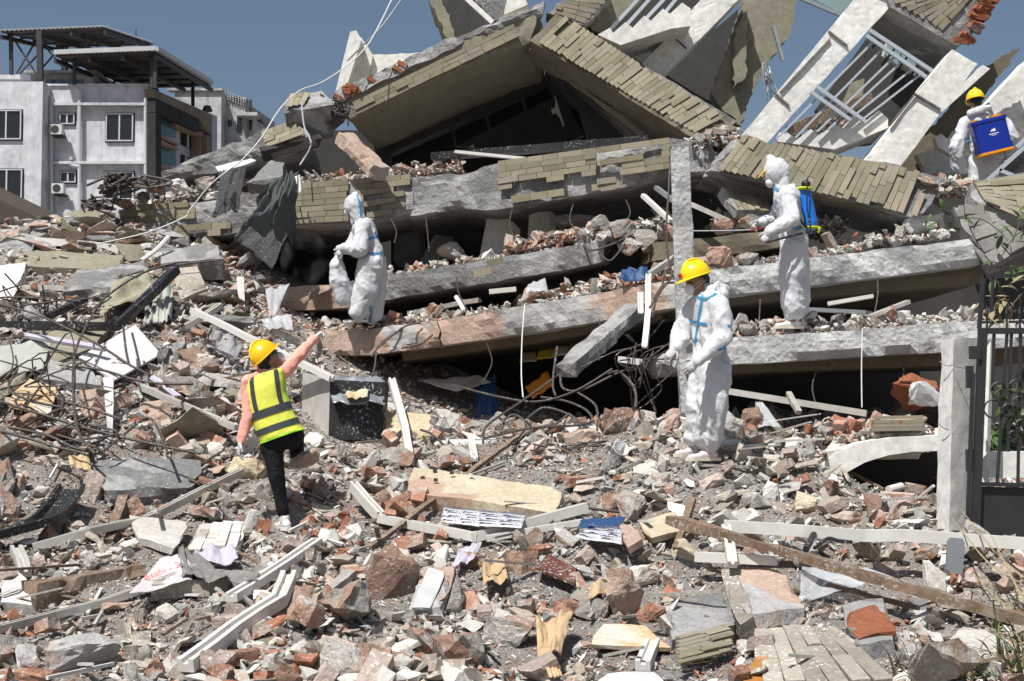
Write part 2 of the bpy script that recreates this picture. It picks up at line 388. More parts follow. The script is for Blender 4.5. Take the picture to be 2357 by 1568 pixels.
M['blue_sheet'] = cloth('sheet_blue', (.02, .06, .15), .5, .15, 6, .3, speck=.1)
M['green'] = plain('leaf_green', (.055, .095, .022), .5, 0, .35, 9, 0)
M['dry'] = plain('leaf_dry', (.26, .22, .12), .7, 0, .3, 9, 0)
M['vine'] = plain('vine_stem', (.10, .085, .06), .8, 0, .3, 9, .2)
def plastic():
    s = N('clear_film'); s.b.inputs['Alpha'].default_value = .42; s.bump(s.noise(9, 4, .6, dist=.8), .6, .03); return s.out((.66, .67, .68), .18, 0, .6)
M['clear'] = plastic()
def glass(name, c, rough=.08):
    s = N(name); return s.out(c, rough, 0, .7)
M['glass'] = glass('window_dark', (.012, .013, .014), .12)
M['glass_g'] = glass('glass_pale_green', (.22, .30, .29), .15)
M['glass_b'] = glass('glass_teal', (.05, .12, .14), .1)
M['wall_w'] = stony('wall_white_stained', (.50, .50, .53), (.66, .66, .68), (.60, .60, .62), scale=.35, fine=1.6, bump=.05, stain=.45)
M['wall_g'] = stony('wall_old_mould', (.40, .40, .39), (.27, .27, .265), (.46, .46, .45), scale=.45, fine=2.2, bump=.05, stain=.7)
M['wall_dk'] = stony('wall_charcoal', (.035, .035, .036), (.045, .045, .045), None, scale=.5, fine=2, bump=.02, stain=0)
M['wall_br'] = stony('wall_brown_stone', (.15, .125, .095), (.21, .18, .14), None, scale=1.2, fine=5, bump=.2, stain=.2)
M['wall_li'] = stony('wall_lilac', (.42, .41, .48), (.47, .46, .53), None, scale=.5, fine=2, bump=.02, stain=.1)
M['wall_or'] = plain('reveal_terracotta', (.25, .17, .13), .8)
M['tin'] = plain('tin_grey', (.50, .50, .50), .5, .2, .1, 1.2, 0, .3, (.25, .22, .2))
M['tin_dk'] = plain('tin_under_shade', (.05, .05, .05), .7, .1, .2, 1.5, 0, .4, (.16, .10, .06))  # dark copy of the tin, underside shade in its colour, plus rust
M['tin_rust'] = plain('tin_rusty', (.06, .05, .042), .8, .0, .25, 1.5, 0, .5, (.10, .065, .045))
M['girder'] = plain('girder_dark', (.045, .042, .045), .6, .1, .3, 3, 0)
M['pipe'] = plain('pipe_pale', (.50, .51, .53), .5, 0, .08, 3, 0)
M['ac'] = plain('ac_white', (.62, .62, .60), .5, 0, .08, 3, 0, .25)
M['street'] = stony('street_dust', (.18, .165, .15), (.26, .24, .215), None, scale=1.5, bump=.4)
def rubble_mat():
    s = N('rubble_mixed'); a = s.new('VertexColor'); a.layer_name = 'Col'; n = s.noise(9, 6, .7); g = s.noise(60, 4, .7)
    col = s.mix(.8, a.outputs[0], s.ramp(n, [(.25, .65), (.75, 1.25)]), 'MULTIPLY'); col = s.mix(.7, col, s.ramp(g, [(.25, .7), (.75, 1.2)]), 'MULTIPLY')
    kk = s.math('MULTIPLY', s.ramp(s.noise(45, 2, .5), [(.60, 0), (.65, 1)]), s.ramp(s.noise(2.2, 3, .6), [(.4, 0), (.6, .5)])); col = s.mix(kk, col, (.74, .73, .70))
    s.bump(n, .7, .03); return s.out(col, .9, 0, .15)
M['rubble'] = rubble_mat()
M['mound'] = stony('mound_dust', (.26, .245, .225), (.38, .355, .325), (.31, .26, .225), scale=4, bump=1., speck=.5, stain=0, fine=40, bdist=.06)
# ------------------------------------------------------------------ ground and mound
CTRL = []
for x in (-200, 300, 800, 1300, 1800, 2300, 2600): CTRL += [(x, 1568, 8.5), (x, 1480, 9.15), (x, 1400, 9.85)]
for x in (-200, 200, 500, 900, 1300, 1700, 2050, 2500): CTRL += [(x, 1310, 10.7)]
CTRL += [(-150, 1230, 11.3), (200, 1190, 12.0), (450, 1215, 12.0), (655, 1222, 12.1), (900, 1215, 12.0), (1150, 1215, 11.9), (1400, 1200, 11.9), (1650, 1160, 11.7), (1900, 1190, 11.4), (2150, 1210, 11.2), (2450, 1215, 11.2),
         (50, 1080, 12.5), (300, 1060, 12.9), (500, 1090, 12.9), (800, 1095, 13.1), (1050, 1095, 13.1), (1300, 1090, 12.9), (1480, 1065, 12.6), (1610, 1058, 12.1), (1750, 1060, 12.4), (1870, 1050, 12.45), (1975, 1140, 12.0), (2100, 1146, 12.0), (2050, 1150, 12.6), (2160, 1150, 12.8),
         (1800, 985, 13.3), (2000, 1130, 13.3), (2150, 1130, 13.3), (2450, 1060, 13.3), (100, 950, 13.7), (300, 975, 13.7), (480, 960, 13.9), (700, 1020, 13.8), (900, 1020, 14.4), (1100, 1015, 15.2), (1300, 1000, 14.8), (1430, 990, 14.2),
         (1000, 992, 17.5), (1300, 985, 18), (1800, 965, 16), (2100, 965, 16.5), (-150, 850, 14.9), (150, 850, 14.9), (330, 860, 14.9), (470, 850, 15.2),
         (-150, 740, 16.4), (150, 740, 16.4), (380, 750, 16.5), (480, 740, 17.0), (-150, 650, 17.8), (150, 640, 18.0), (330, 650, 18.0), (460, 660, 18.6), (-150, 585, 19.2), (150, 570, 19.4), (320, 560, 19.9), (450, 590, 19.6),
         (200, 505, 22), (420, 480, 22.5), (-150, 560, 22), (-150, 580, 28), (300, 560, 28)]
_cp = [P(*c) for c in CTRL]
CX = np.array([[p.x, p.y] for p in _cp] + [[x, 6.0] for x in (-6, -3, 0, 3, 6)] + [[2, 22], [6, 22], [9, 18], [0, 28], [6, 28]])
CZ = np.array([p.z for p in _cp] + [-.25] * 5 + [1.2, 1.2, 1.2, .8, .8])
_A = np.linalg.norm(CX[:, None] - CX[None], axis=2) + np.eye(len(CX)) * -.12
_W = np.linalg.solve(np.block([[_A, np.ones((len(CX), 1))], [np.ones((1, len(CX))), np.zeros((1, 1))]]), np.append(CZ, 0))
def HN(x, y):
    """smooth mound height"""
    x = np.asarray(x, float); y = np.asarray(y, float)
    d = np.sqrt((x[..., None] - CX[:, 0])**2 + (y[..., None] - CX[:, 1])**2)
    return d @ _W[:-1] + _W[-1]
def H(x, y):
    h = float(HN(x, y)); p = (x, y, 0)
    return h + .11*nz(p, 1.1, 3) + .055*nz(p, 2.9, 8) + .025*nz(p, 7, 2)
xs = np.arange(-8, 8.01, .09); ys = np.arange(6.2, 27, .09)
gx, gy = np.meshgrid(xs, ys); gz = HN(gx, gy)
vv = []
for j in range(gx.shape[0]):
    for i in range(gx.shape[1]):
        x, y = gx[j, i], gy[j, i]; p = (x, y, 0)
        vv.append((x + .02*nz(p, 9, 1), y + .02*nz(p, 9, 4), gz[j, i] + .11*nz(p, 1.1, 3) + .055*nz(p, 2.9, 8) + .03*nz(p, 7, 2) - .015))
nx = gx.shape[1]
ff = [(j*nx+i, j*nx+i+1, (j+1)*nx+i+1, (j+1)*nx+i) for j in range(gx.shape[0]-1) for i in range(nx-1)]
mk('rubble_mound', (vv, ff), M['mound'], kind='structure')
mk('street_ground', ([(-900, -60, -.3), (900, -60, -.3), (900, 2500, -.3), (-900, 2500, -.3)], [(0, 1, 2, 3)]), M['street'], kind='structure')
# ------------------------------------------------------------------ collapsed building: floor slabs, beams, columns
def quadpts(px, Y):
    return [P(p[0], p[1], p[2] if len(p) > 2 else Y) for p in px]
def beam3(name, p, q, w, h, mat, chip=.03, rough=.01, up=(0, 0, 1), parent=None, **kw):
    p, q = Vector(p), Vector(q); d, s, u = frame_of(p, q, up)
    rg = [[c - s*w/2 + u*h/2, c - s*w/2 - u*h/2, c + s*w/2 - u*h/2, c + s*w/2 + u*h/2] for c in (p, q)]
    return mk(name, slabgeo(rg, chip, rough, seed=random.random()*50), mat, parent, **kw)
# lowest floor edge, left of the concrete post
a1 = member('floor_slab', [(478, 776, 490, 842, 18.9), (620, 766, 620, 824, 18.6), (850, 755, 850, 815, 18.2), (1013, 736, 1013, 796, 17.8)], 3.4, M['conc_pink'], chip=.09, rough=.03,
    label='broken grey and pink floor slab edge under the person holding a sack', cat='floor slab')
a1b = member('floor_slab', [(1012, 737, 1012, 796, 17.75), (1250, 696, 1250, 762, 17.3), (1481, 655, 1481, 722, 16.9), (1565, 640, 1565, 706, 16.75)], 3.4, M['conc_pink'], chip=.08, rough=.014,
    label='long pink plastered floor slab edge rising to the standing concrete post', cat='floor slab')
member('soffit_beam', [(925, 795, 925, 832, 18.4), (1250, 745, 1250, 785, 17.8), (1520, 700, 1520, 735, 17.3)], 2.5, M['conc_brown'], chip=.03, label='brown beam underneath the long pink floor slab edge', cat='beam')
a4 = member('floor_slab', [(800, 648, 805, 705, 19.1), (883, 634, 890, 690, 18.9), (1324, 564, 1331, 616, 18.0), (1400, 552, 1400, 600, 17.9)], 3.0, M['conc'], chip=.08, rough=.014,
    label='broken grey floor slab edge right of the person holding a sack', cat='floor slab')
clad(a4, quadpts([(1090, 622), (1131, 614), (1131, 632), (1090, 640)], 18.3), M['tile'], lift=.05)
clad(a4, quadpts([(1120, 600), (1160, 594), (1160, 608), (1120, 615)], 18.2), M['tile'], lift=.05)
member('floor_slab', [(490, 664, 494, 724, 19.6), (650, 660, 652, 716, 19.3), (806, 652, 806, 708, 19.15)], 3.0, M['conc_pink'], chip=.05,
    label='brown plastered floor slab edge behind the white sack', cat='floor slab')
member('floor_slab', [(1500, 560, 1500, 600, 17.6), (1640, 545, 1650, 590, 17.2), (1860, 520, 1865, 560, 16.9)], 3.0, M['conc_brown'], chip=.05, label='thin dark floor slab edge behind the post and the sprayer', cat='floor slab')
a3 = member('floor_slab', [(1590, 628, 1592, 694, 16.4), (1667, 617, 1667, 682, 16.2), (2000, 577, 2000, 641, 15.8), (2255, 545, 2258, 608, 15.4)], 4.0, M['conc_pit'], chip=.07, rough=.010,
    label='pale grey battered floor slab edge behind the sprayer carrying a light blue tank', cat='floor slab')
a2 = member('floor_slab', [(1588, 786, 1588, 850, 14.35), (1678, 778, 1678, 840, 14.2), (2000, 757, 2000, 820, 13.9), (2250, 737, 2250, 806, 13.6), (2420, 726, 2420, 790, 13.4)], 4.0, M['conc_pit'], chip=.09, rough=.012,
    label='pale grey pitted floor slab edge under the sprayer, running behind the gate', cat='floor slab')
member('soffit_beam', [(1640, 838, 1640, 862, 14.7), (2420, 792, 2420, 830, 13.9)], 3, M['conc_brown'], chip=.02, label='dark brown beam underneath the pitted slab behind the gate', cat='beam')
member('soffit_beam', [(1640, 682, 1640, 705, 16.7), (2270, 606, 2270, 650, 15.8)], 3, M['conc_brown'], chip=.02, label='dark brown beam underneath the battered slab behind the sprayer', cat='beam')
# dark sheets put in behind the gaps, interior shade painted as colour
for x0, y0, x1, y1, Y, lab in ((900, 470, 1640, 1010, 22.2, 'dark backing sheet painting the shade deep behind the central floor slabs'), (1560, 400, 2500, 1010, 19.4, 'dark backing sheet painting the shade deep behind the right floor slabs'), (500, 540, 960, 740, 22.8, 'dark backing sheet painting the shade behind the hanging grey drape'), (600, 300, 900, 560, 23.4, 'dark backing sheet painting the shade behind the stubby fallen beam')):
    w = polyprism([(x0, y0), (x1, y0), (x1, y1), (x0, y1)], Y, .2); mk('shade_backing', w, M['dark'], label=lab, cat='wall')
# upper storey edge clad with stone strips
a5 = member('clad_floor_edge', [(165, 490, 168, 528, 21.2), (455, 463, 455, 548, 20.6), (656, 428, 663, 522, 20), (806, 412, 806, 514, 19.7), (950, 402, 950, 492, 19.4)], 2.6, M['conc'], chip=.09, rough=.014,
    label='long broken floor edge with khaki stone strips left of centre', cat='floor edge')
K = lambda s, t: (lambda u, v: nz((u*6+s, v*3, s), 1.4) > t)
clad(a5, quadpts([(282, 474, 21), (452, 464, 20.65), (455, 504, 20.65), (284, 517, 21)], 0), M['tile'], seed=3, keep=K(1, -.3), lift=.05)
clad(a5, quadpts([(398, 521, 20.75), (535, 511, 20.4), (537, 542, 20.4), (396, 550, 20.75)], 0), M['tile'], seed=4, keep=K(2, -.3), lift=.05)
clad(a5, quadpts([(656, 427, 20.02), (806, 413, 19.72), (806, 510, 19.72), (663, 518, 20.02)], 0), M['tile'], seed=5, keep=K(3, -.36), lift=.05)
clad(a5, quadpts([(806, 413, 19.72), (948, 402, 19.42), (946, 488, 19.42), (806, 510, 19.72)], 0), M['tile'], seed=6, keep=lambda u, v: nz((u*6, v*3, 7), 1.4) > -.2 and u + v*.25 < 1.02, lift=.05)
a5m = member('clad_floor_edge', [(940, 408, 945, 498, 19.42), (1060, 396, 1060, 482, 19.2), (1146, 373, 1146, 484, 19), (1546, 318, 1546, 412, 18.2), (1640, 330, 1640, 402, 18.0)], 2.6, M['conc'], chip=.10, rough=.016,
    label='broken floor edge with khaki stone strips left of the standing post', cat='floor edge')
clad(a5m, quadpts([(1150, 372, 19), (1376, 341, 18.5), (1376, 405, 18.5), (1150, 440, 19)], 0), M['tile'], seed=7, keep=lambda u, v: v < .75 + .3*nz((u*4, 0, 0), 1.5) + .25*u, lift=.06)
clad(a5m, quadpts([(1376, 341, 18.5), (1544, 318, 18.2), (1544, 405, 18.2), (1376, 428, 18.5)], 0), M['tile'], seed=8, keep=lambda u, v: nz((u*5, v*3, 1), 1.5) > -.12, lift=.06)
clad(a5m, quadpts([(1180, 452, 18.95), (1460, 412, 18.35), (1460, 428, 18.35), (1180, 470, 18.95)], 0), M['tile'], seed=18, keep=lambda u, v: nz((u*7, v*3, 4), 1.5) > -.1, lift=.06)
a6 = member('clad_slab', [(1690, 318, 1633, 392, 17.3), (2040, 372, 1990, 470, 16.7), (2185, 412, 2118, 508, 16.4)], 1.6, M['conc'], chip=.07, rough=.02,
    label='fallen slab faced with khaki stone strips sloping down right behind the sprayer', cat='slab')
clad(a6, quadpts([(1712, 316, 17.26), (2150, 402, 16.46), (2112, 500, 16.46), (1652, 392, 17.26)], 0), M['tile'], 'v', seed=9, keep=lambda u, v: not (u > .93 and v < .6) and nz((u*9, v*3, 2), 1.4) > -.6, lift=.04, thick=(.014, .016, .02, .036))
q = quadbox('clad_slab', [(1660, 428, 17.5), (1770, 462, 17.5), (1776, 486, 17.2), (1700, 486, 17.2)], .15, M['conc'], label='small clad slab piece tucked under the sloping slab left of the sprayer', cat='slab')
clad(q, quadpts([(1668, 430, 17.48), (1768, 464, 17.48), (1772, 484, 17.2), (1704, 484, 17.2)], 0), M['tile'], 'v', seed=10)
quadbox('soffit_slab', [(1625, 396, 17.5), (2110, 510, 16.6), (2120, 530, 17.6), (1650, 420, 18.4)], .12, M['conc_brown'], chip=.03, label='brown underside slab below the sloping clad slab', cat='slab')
quadbox('clad_wall_piece', [(2228, 420, 16.2), (2375, 395, 16.4), (2375, 520, 15.9), (2262, 470, 15.9)], .2, M['conc'], chip=.05, label='tilted clad wall piece at the right edge below the far sprayer', cat='wall piece')
w = [o for o in bpy.data.objects if o.get('label', '').startswith('tilted clad wall piece')][0]
clad(w, quadpts([(2240, 420, 16.18), (2375, 397, 16.38), (2375, 515, 15.9), (2270, 466, 15.9)], 0), M['tile'], 'h', seed=11)
wp = quadbox('block_wall_piece', [(2190, 470, 15.7), (2262, 474, 15.6), (2385, 560, 15.2), (2285, 620, 15.2)], .3, M['conc_dark'], chip=.05, label='dark hanging block wall piece under the clad piece by the gate', cat='wall piece')
clad(wp, quadpts([(2196, 474, 15.68), (2262, 478, 15.58), (2375, 560, 15.2), (2285, 614, 15.2)], 0), stony('block_grey', (.17, .165, .155), (.24, .23, .21), None, rand=.2, bump=.5), 'h', row=.16, L=(.24, .3), seed=12, thick=(.03, .05), name='wall_block')
# roof slabs
a7 = member('roof_slab', [(776, 212, 800, 276, 21), (1000, 110, 1012, 174, 21), (1238, 14, 1216, 98, 21)], 2.5, M['plaster'], back=(.25, 0), chip=.05, rough=.012,
    label='upper roof slab rising to the right with khaki strips along its front edge', cat='roof slab')
clad(a7, quadpts([(812, 236), (1182, 56), (1198, 84), (820, 266)], 20.99), M['tile'], 'h', seed=13, keep=K(9, -.5), lift=.03)
top = member('parapet_core', [(770, 205, 772, 236, 20.95), (1000, 102, 1000, 130, 20.95), (1245, 2, 1245, 30, 20.95)], .35, M['conc'], chip=.10, rough=.05, parent=a7)
for k in range(26):
    u = random.random()**1.7; x, y = 778 + u*150, 214 - u*71
    c = P(x + random.uniform(-6, 6), y + random.uniform(2, 20), 21.03); o = mk('brick', box(c, (.16, .2, .06), Euler((random.uniform(-.2, .2), .42 + random.uniform(-.3, .3), random.uniform(-.3, .3))).to_matrix()), M['brick_raw'], a7) if k < 10 else None
quadbox('ceiling_lip', [(862, 350, 23.5), (1258, 172, 23.5), (1268, 188, 23.5), (868, 366, 23.5)], .25, M['plaster_d'], a7, chip=.01, rough=.004)
mk('ceiling_hatch', polyprism([(1040, 196, 22.2), (1062, 186, 22.2), (1066, 198, 22.6), (1046, 208, 22.6)], 0, .02), M['plaster'], a7)
for x0, y0, x1, y1 in ((1042, 296, 1048, 338), (1118, 258, 1128, 300), (1200, 216, 1210, 258), (1262, 180, 1275, 232)):
    mk('hanger_post', bar(P(x0, y0, 23.6), P(x1, y1, 23.6), .05, .05), M['plaster_d'], a7)
a8 = member('roof_slab', [(1282, 30, 1220, 94, 20.4), (1701, 292, 1610, 326, 19.5)], 1.2, M['conc_brown'], chip=.05, rough=.015,
    label='roof slab sloping down to the right fully faced with khaki strips', cat='roof slab')
clad(a8, quadpts([(1302, 40, 20.36), (1690, 286, 19.54), (1622, 322, 19.54), (1240, 100, 20.36)], 0), M['tile'], 'v', seed=14, keep=lambda u, v: nz((u*10, v*2, 6), 1.5) > -.6 and not (u > .95), lift=.04, thick=(.014, .014, .018, .034))
quadbox('edge_trim', [(1232, 118, 21.3), (1484, 306, 20.6), (1478, 314, 20.6), (1228, 128, 21.3)], .1, M['tile'], a8, chip=.02)
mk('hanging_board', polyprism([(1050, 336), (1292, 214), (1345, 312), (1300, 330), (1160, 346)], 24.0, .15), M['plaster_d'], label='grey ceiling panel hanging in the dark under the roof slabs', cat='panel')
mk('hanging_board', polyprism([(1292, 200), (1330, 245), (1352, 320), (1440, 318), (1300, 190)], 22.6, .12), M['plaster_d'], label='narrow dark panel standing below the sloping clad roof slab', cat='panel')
mk('shade_backing', polyprism([(830, 260), (1250, 90), (1460, 290), (1480, 330), (1200, 420), (820, 400)], 25.5, .2), M['dark'], label='dark backing sheet painting the shade far under the two roof slabs', cat='wall')  # dark sheet put in so the depth under the roofs reads as shade
a9 = mk('clad_slab', polyprism(jag([(1258, 30), (1312, -14), (1412, -14), (1346, 58)]), 21.3, .5), M['conc'], label='clad slab piece at the top edge above the two roof slabs', cat='slab')
clad(a9, quadpts([(1268, 26), (1316, -12), (1408, -12), (1344, 54)], 21.29), M['tile'], 'v', seed=15)
mk('sloping_slab', polyprism(jag([(1346, 58), (1412, -14), (1482, -14), (1386, 78)]), 21.7, .5), M['plaster'], label='khaki slab underside beside the upper white stair', cat='slab')
mk('shade_backing', polyprism([(1400, -14), (1700, -14), (1560, 190), (1380, 90)], 24, .2), M['dark'], label='dark backing sheet painting the shade behind the upper white stair', cat='wall')  # dark colour stands in for the shade behind the stair
# stairs
st1 = [(1376, 80), (1404, 64), (1411, 76), (1440, 51), (1456, 64), (1483, 36), (1498, 48), (1526, 20), (1542, 32), (1570, 6), (1590, 20), (1590, 60), (1545, 66), (1428, 104)]
mk('stair_flight', polyprism(st1, 21.2, 1.1), M['cream'], label='upper white stair flight with steps at the top of the ruin', cat='stairs')
st2 = [(1788, 326), (1812, 305), (1834, 322), (1866, 297), (1886, 311), (1922, 285), (1941, 295), (1966, 269), (1992, 284), (2023, 254), (2044, 273), (2044, 294), (1920, 344)]
mk('stair_flight', polyprism(st2, 19.5, 1.0), M['cream'], label='lower white stair flight with steps between two leaning columns', cat='stairs')
for i, (x0, y0, x1, y1) in enumerate(((1396, 78, 1480, -14), (1440, 60, 1506, -14), (1486, 44, 1540, -14), (1530, 30, 1566, -14))):
    mk('stair_rail', bar(P(x0, y0, 21.6), P(x1, y1, 21.6), .05, .05), M['rail'], label=f'grey stair rail bar above the upper stair, {["first", "second", "third", "fourth"][i]} from the left', cat='rail', group='rail bars of the upper stair')
# leaning white columns
def column(px, Y, depth, label, joints=()):
    o = quadbox('leaning_column', [(x, y, Y) for x, y in px], depth, M['cream'], chip=.012, rough=.004, label=label, cat='column')
    for (x0, y0, x1, y1) in joints: mk('joint', bar(P(x0, y0, Y-.012), P(x1, y1, Y-.012), .022, .05, (0, 1, 0)), M['conc_dark'], o)
    return o
column([(1470, 156), (1626, -16), (1716, -16), (1516, 186)], 21.9, .45, 'leaning white column beside the upper stair flight', [(1540, 76, 1580, 112), (1500, 120, 1560, 62)])
column([(1685, 338), (1978, -16), (2052, 12), (1756, 340)], 19.6, .4, 'long leaning white column left of the barred window', [(1776, 207, 1816, 244), (1907, 72, 1950, 106), (1796, 212, 1910, 90)])
column([(1984, 378), (2192, 114), (2250, 148), (2062, 398)], 19.3, .5, 'leaning white column right of the barred window', [(2104, 216, 2164, 252), (2048, 290, 2104, 220)])
mk('column_edge', polyprism([(2150, 252), (2262, 150), (2279, 158), (2164, 262)], 19.3, .3), M['cream'], [o for o in bpy.data.objects if o.get('label', '').endswith('right of the barred window') and 'column' in o.name][0])
column([(2262, 250), (2370, 132), (2370, 250), (2318, 300)], 20.8, .5, 'leaning white column at the right edge behind the far sprayer')
mk('leaning_wall', polyprism(jag([(1716, -16), (1838, -16), (1822, 60), (1812, 90), (1776, 130), (1766, 150), (1730, 220), (1706, 290), (1660, 250), (1640, 220)]), 22.4, .35), M['plaster'], label='khaki leaning wall behind the long leaning column', cat='wall')
mk('leaning_wall_rib', polyprism(jag([(1690, 70), (1722, 20), (1716, 180), (1690, 200)]), 22.2, .2), M['plaster'], [o for o in bpy.data.objects if o.name == 'leaning_wall'][0])
mk('shade_backing', polyprism([(1530, 170), (1700, 20), (1692, 120), (1660, 246), (1600, 215)], 23.2, .2), M['plaster_d'], label='dark backing sheet painting the shaded inside under the upper leaning column', cat='wall')  # near-black sheet carries the shade of the inside in its colour
mk('leaning_wall', polyprism(jag([(2060, 398), (2268, 153), (2348, 108), (2290, 190), (2170, 330), (2120, 400)]), 20.2, .3), M['conc_brown'], label='brown leaning wall behind the far sprayer wearing a yellow helmet', cat='wall')
tb = mk('clad_beam', polyprism([(2040, -16), (2280, -16), (2282, 36), (2206, 108), (2048, 16)], 19.5, 1.2), M['conc'], label='clad beam with bare bricks at the top right corner of the ruin', cat='beam')
clad(tb, quadpts([(2050, 0), (2170, -16), (2240, -10), (2170, 70)], 19.49), M['tile'], 'h', seed=16, lift=.01)
for k in range(16):
    t = random.random(); c = P(2276 - 66*t + random.uniform(-9, 9), -6 + 108*t + random.uniform(-6, 6), 19.42)
    mk('brick', box(c, (.2, .1, .075), Euler((random.random(), random.random()*.7, random.random()*.6)).to_matrix()), M['brick_raw'], tb)
# barred window between the columns
for i, (x0, y0, x1, y1) in enumerate(((2001, 69, 2146, 164), (1994, 82, 2132, 178), (1879, 199, 1992, 280), (1865, 211, 1958, 277))):
    mk('rail_bar', bar(P(x0, y0, 19.35), P(x1, y1, 19.35), .04, .05), M['rail'], label=f'{["topmost", "second", "third", "lowest"][i]} cross rail of the barred window between leaning columns', cat='rail', group='cross rails of the barred window')
for i, (x0, y0, x1, y1) in enumerate(((2008, 98, 1786, 322), (2030, 114, 1830, 318), (2062, 128, 1880, 304), (2078, 140, 1906, 298), (2106, 154, 1936, 290), (2126, 166, 1984, 276))):
    mk('rail_bar', bar(P(x0, y0, 19.42), P(x1, y1, 19.42), .03, .03), M['rail'], label=f'long slanting bar of the barred window, {["first", "second", "third", "fourth", "fifth", "sixth"][i]} from the left', cat='rail', group='slanting bars of the barred window')
mk('shade_backing', polyprism([(2030, 40), (2200, 116), (2010, 330), (1900, 340), (1880, 250)], 22.5, .2), M['dark'], label='dark inner wall seen through the barred window', cat='wall')  # dark sheet paints the unlit depth behind the bars
for i, (x0, y0, x1, y1) in enumerate(((2050, 66, 2082, 150), (2088, 80, 2118, 165), (2124, 92, 2156, 150))):
    w = mk('loose_window', polyprism([(x0, y0), (x1, y0+22), (x1-12, y1+10), (x0-20, y1-22)], 22.2, .05), M['white'], label=f'tilted window sash deep in the barred opening, {["left", "middle", "right"][i]} one', cat='window')
    mk('pane', polyprism([(x0+2, y0+8), (x1-4, y0+28), (x1-15, y1+2), (x0-15, y1-26)], 22.17, .02), M['glass_g'], w)
for i, (x0, y0, x1, y1) in enumerate(((2070, 40, 1990, 130), (2100, 60, 2030, 150), (2128, 76, 2060, 170), (2152, 92, 2086, 190), (2170, 108, 2110, 200))):
    mk('window_bar', bar(P(x0, y0, 20.8), P(x1, y1, 20.8), .03, .03), M['girder'], label=f'black inner window bar behind the rails, {["first", "second", "third", "fourth", "fifth"][i]} from the left', cat='rail', group='black inner window bars')
mk('interior_beam', bar(P(1820, 300, 20.4), P(2000, 226, 20.9), .2, .16), M['wood'], label='brown timber lying behind the lower stair flight', cat='timber')
mk('interior_board', polyprism([(1900, 330), (1960, 190), (1990, 180), (1975, 330)], 20.8, .06), M['plaster'], label='cream board standing behind the slanting window bars', cat='board')
gp = mk('glass_pane', polyprism([(1850, -14), (1992, -14), (1946, 36)], 20.6, .02), M['glass_g'], label='pale green glass pane at the top edge beside the long column', cat='glass')
mk('frame', bar(P(1838, -6, 20.6), P(1946, 40, 20.6), .06, .05), M['steel'], gp)
mk('dangling_bar', bar(P(1780, 60, 21), P(1802, 140, 21), .06, .05), M['steel'], label='short steel bar hanging from the broken khaki wall', cat='bar')
# upper left white fin and duct
mk('wall_fin', polyprism([(765, 240), (806, 73), (820, 70), (832, 92), (792, 218)], 21.9, .5), M['cream'], label='white upright wall fin at the left end of the rising roof slab', cat='wall')
mk('wall_slab', polyprism(jag([(822, 74), (858, 126), (845, 188), (798, 214)], .7), 22.2, .3), M['cream'], label='shaded white panel directly behind the white wall fin', cat='wall')
mk('wall_slab', polyprism(jag([(858, 126), (1003, 120), (905, 166), (850, 190)], .7), 22.3, .3), M['cream'], label='white sunlit panel lying behind the rising roof slab', cat='wall')
mk('duct', polyprism(jag([(984, -14), (1010, -14), (1050, 88), (1034, 100)]), 22.6, 1.2), M['plaster'], label='khaki leaning column at the top left of the roof slab', cat='column')
mk('leaning_wall', polyprism(jag([(1008, -14), (1072, -14), (1134, 50), (1050, 94)]), 23, .3), M['plaster_d'], label='dark sheet painting the shaded duct inside between khaki column and white strip', cat='wall')  # dark sheet painted as the shade inside the hollow duct
mk('strip', bar(P(1062, -14, 22.6), P(1134, 52, 22.6), .06, .08), M['cream'], label='thin white strip slanting at the top left of the roof slab', cat='strip')
mk('leaning_wall', polyprism(jag([(1076, -14), (1180, -14), (1200, 10), (1140, 48)]), 23.2, .3), M['conc'], label='grey concrete piece behind the thin white strip at the top', cat='wall')
mk('wall_slab', polyprism(jag([(1168, -14), (1205, -14), (1215, 10), (1160, 34)], .7), 21.8, .2), M['cream'], label='small white panel at the peak of the rising roof slab', cat='wall')
for px, Y, mt, lab in (([(2152, 316), (2166, 308), (2214, 346), (2208, 366), (2160, 340)], 19.6, 'cream', 'cream board sticking out left of the far sprayer'), ([(2110, 356), (2176, 330), (2218, 404), (2140, 416)], 20.0, 'cream', 'cream wall piece left of the far sprayer legs'), ([(2100, 420), (2180, 300), (2380, 250), (2380, 440), (2110, 440)], 21.8, 'conc_dark', 'dark wall behind the far sprayer')):
    mk('wall_slab', polyprism(px, Y, .15), M[mt], label=lab, cat='wall')
for i, (a, b) in enumerate((((2340, 340), (2390, 290)), ((2268, 420), (2390, 310)), ((2300, 392), (2370, 420)))):
    mk('rail_bar', bar(P(*a, 18.2), P(*b, 18.2), .04, .05), M['rail'], label=['upper', 'middle', 'lower'][i] + ' grey rail bar right of the far sprayer', cat='rail')
# concrete post
quadbox('concrete_post', [(1547, 338, 14.9), (1586, 334, 14.9), (1603, 985, 14.8), (1571, 985, 14.8)], .2, M['conc_pit'], chip=.03, rough=.015, label='tall slim concrete post standing behind the man in coverall', cat='post')
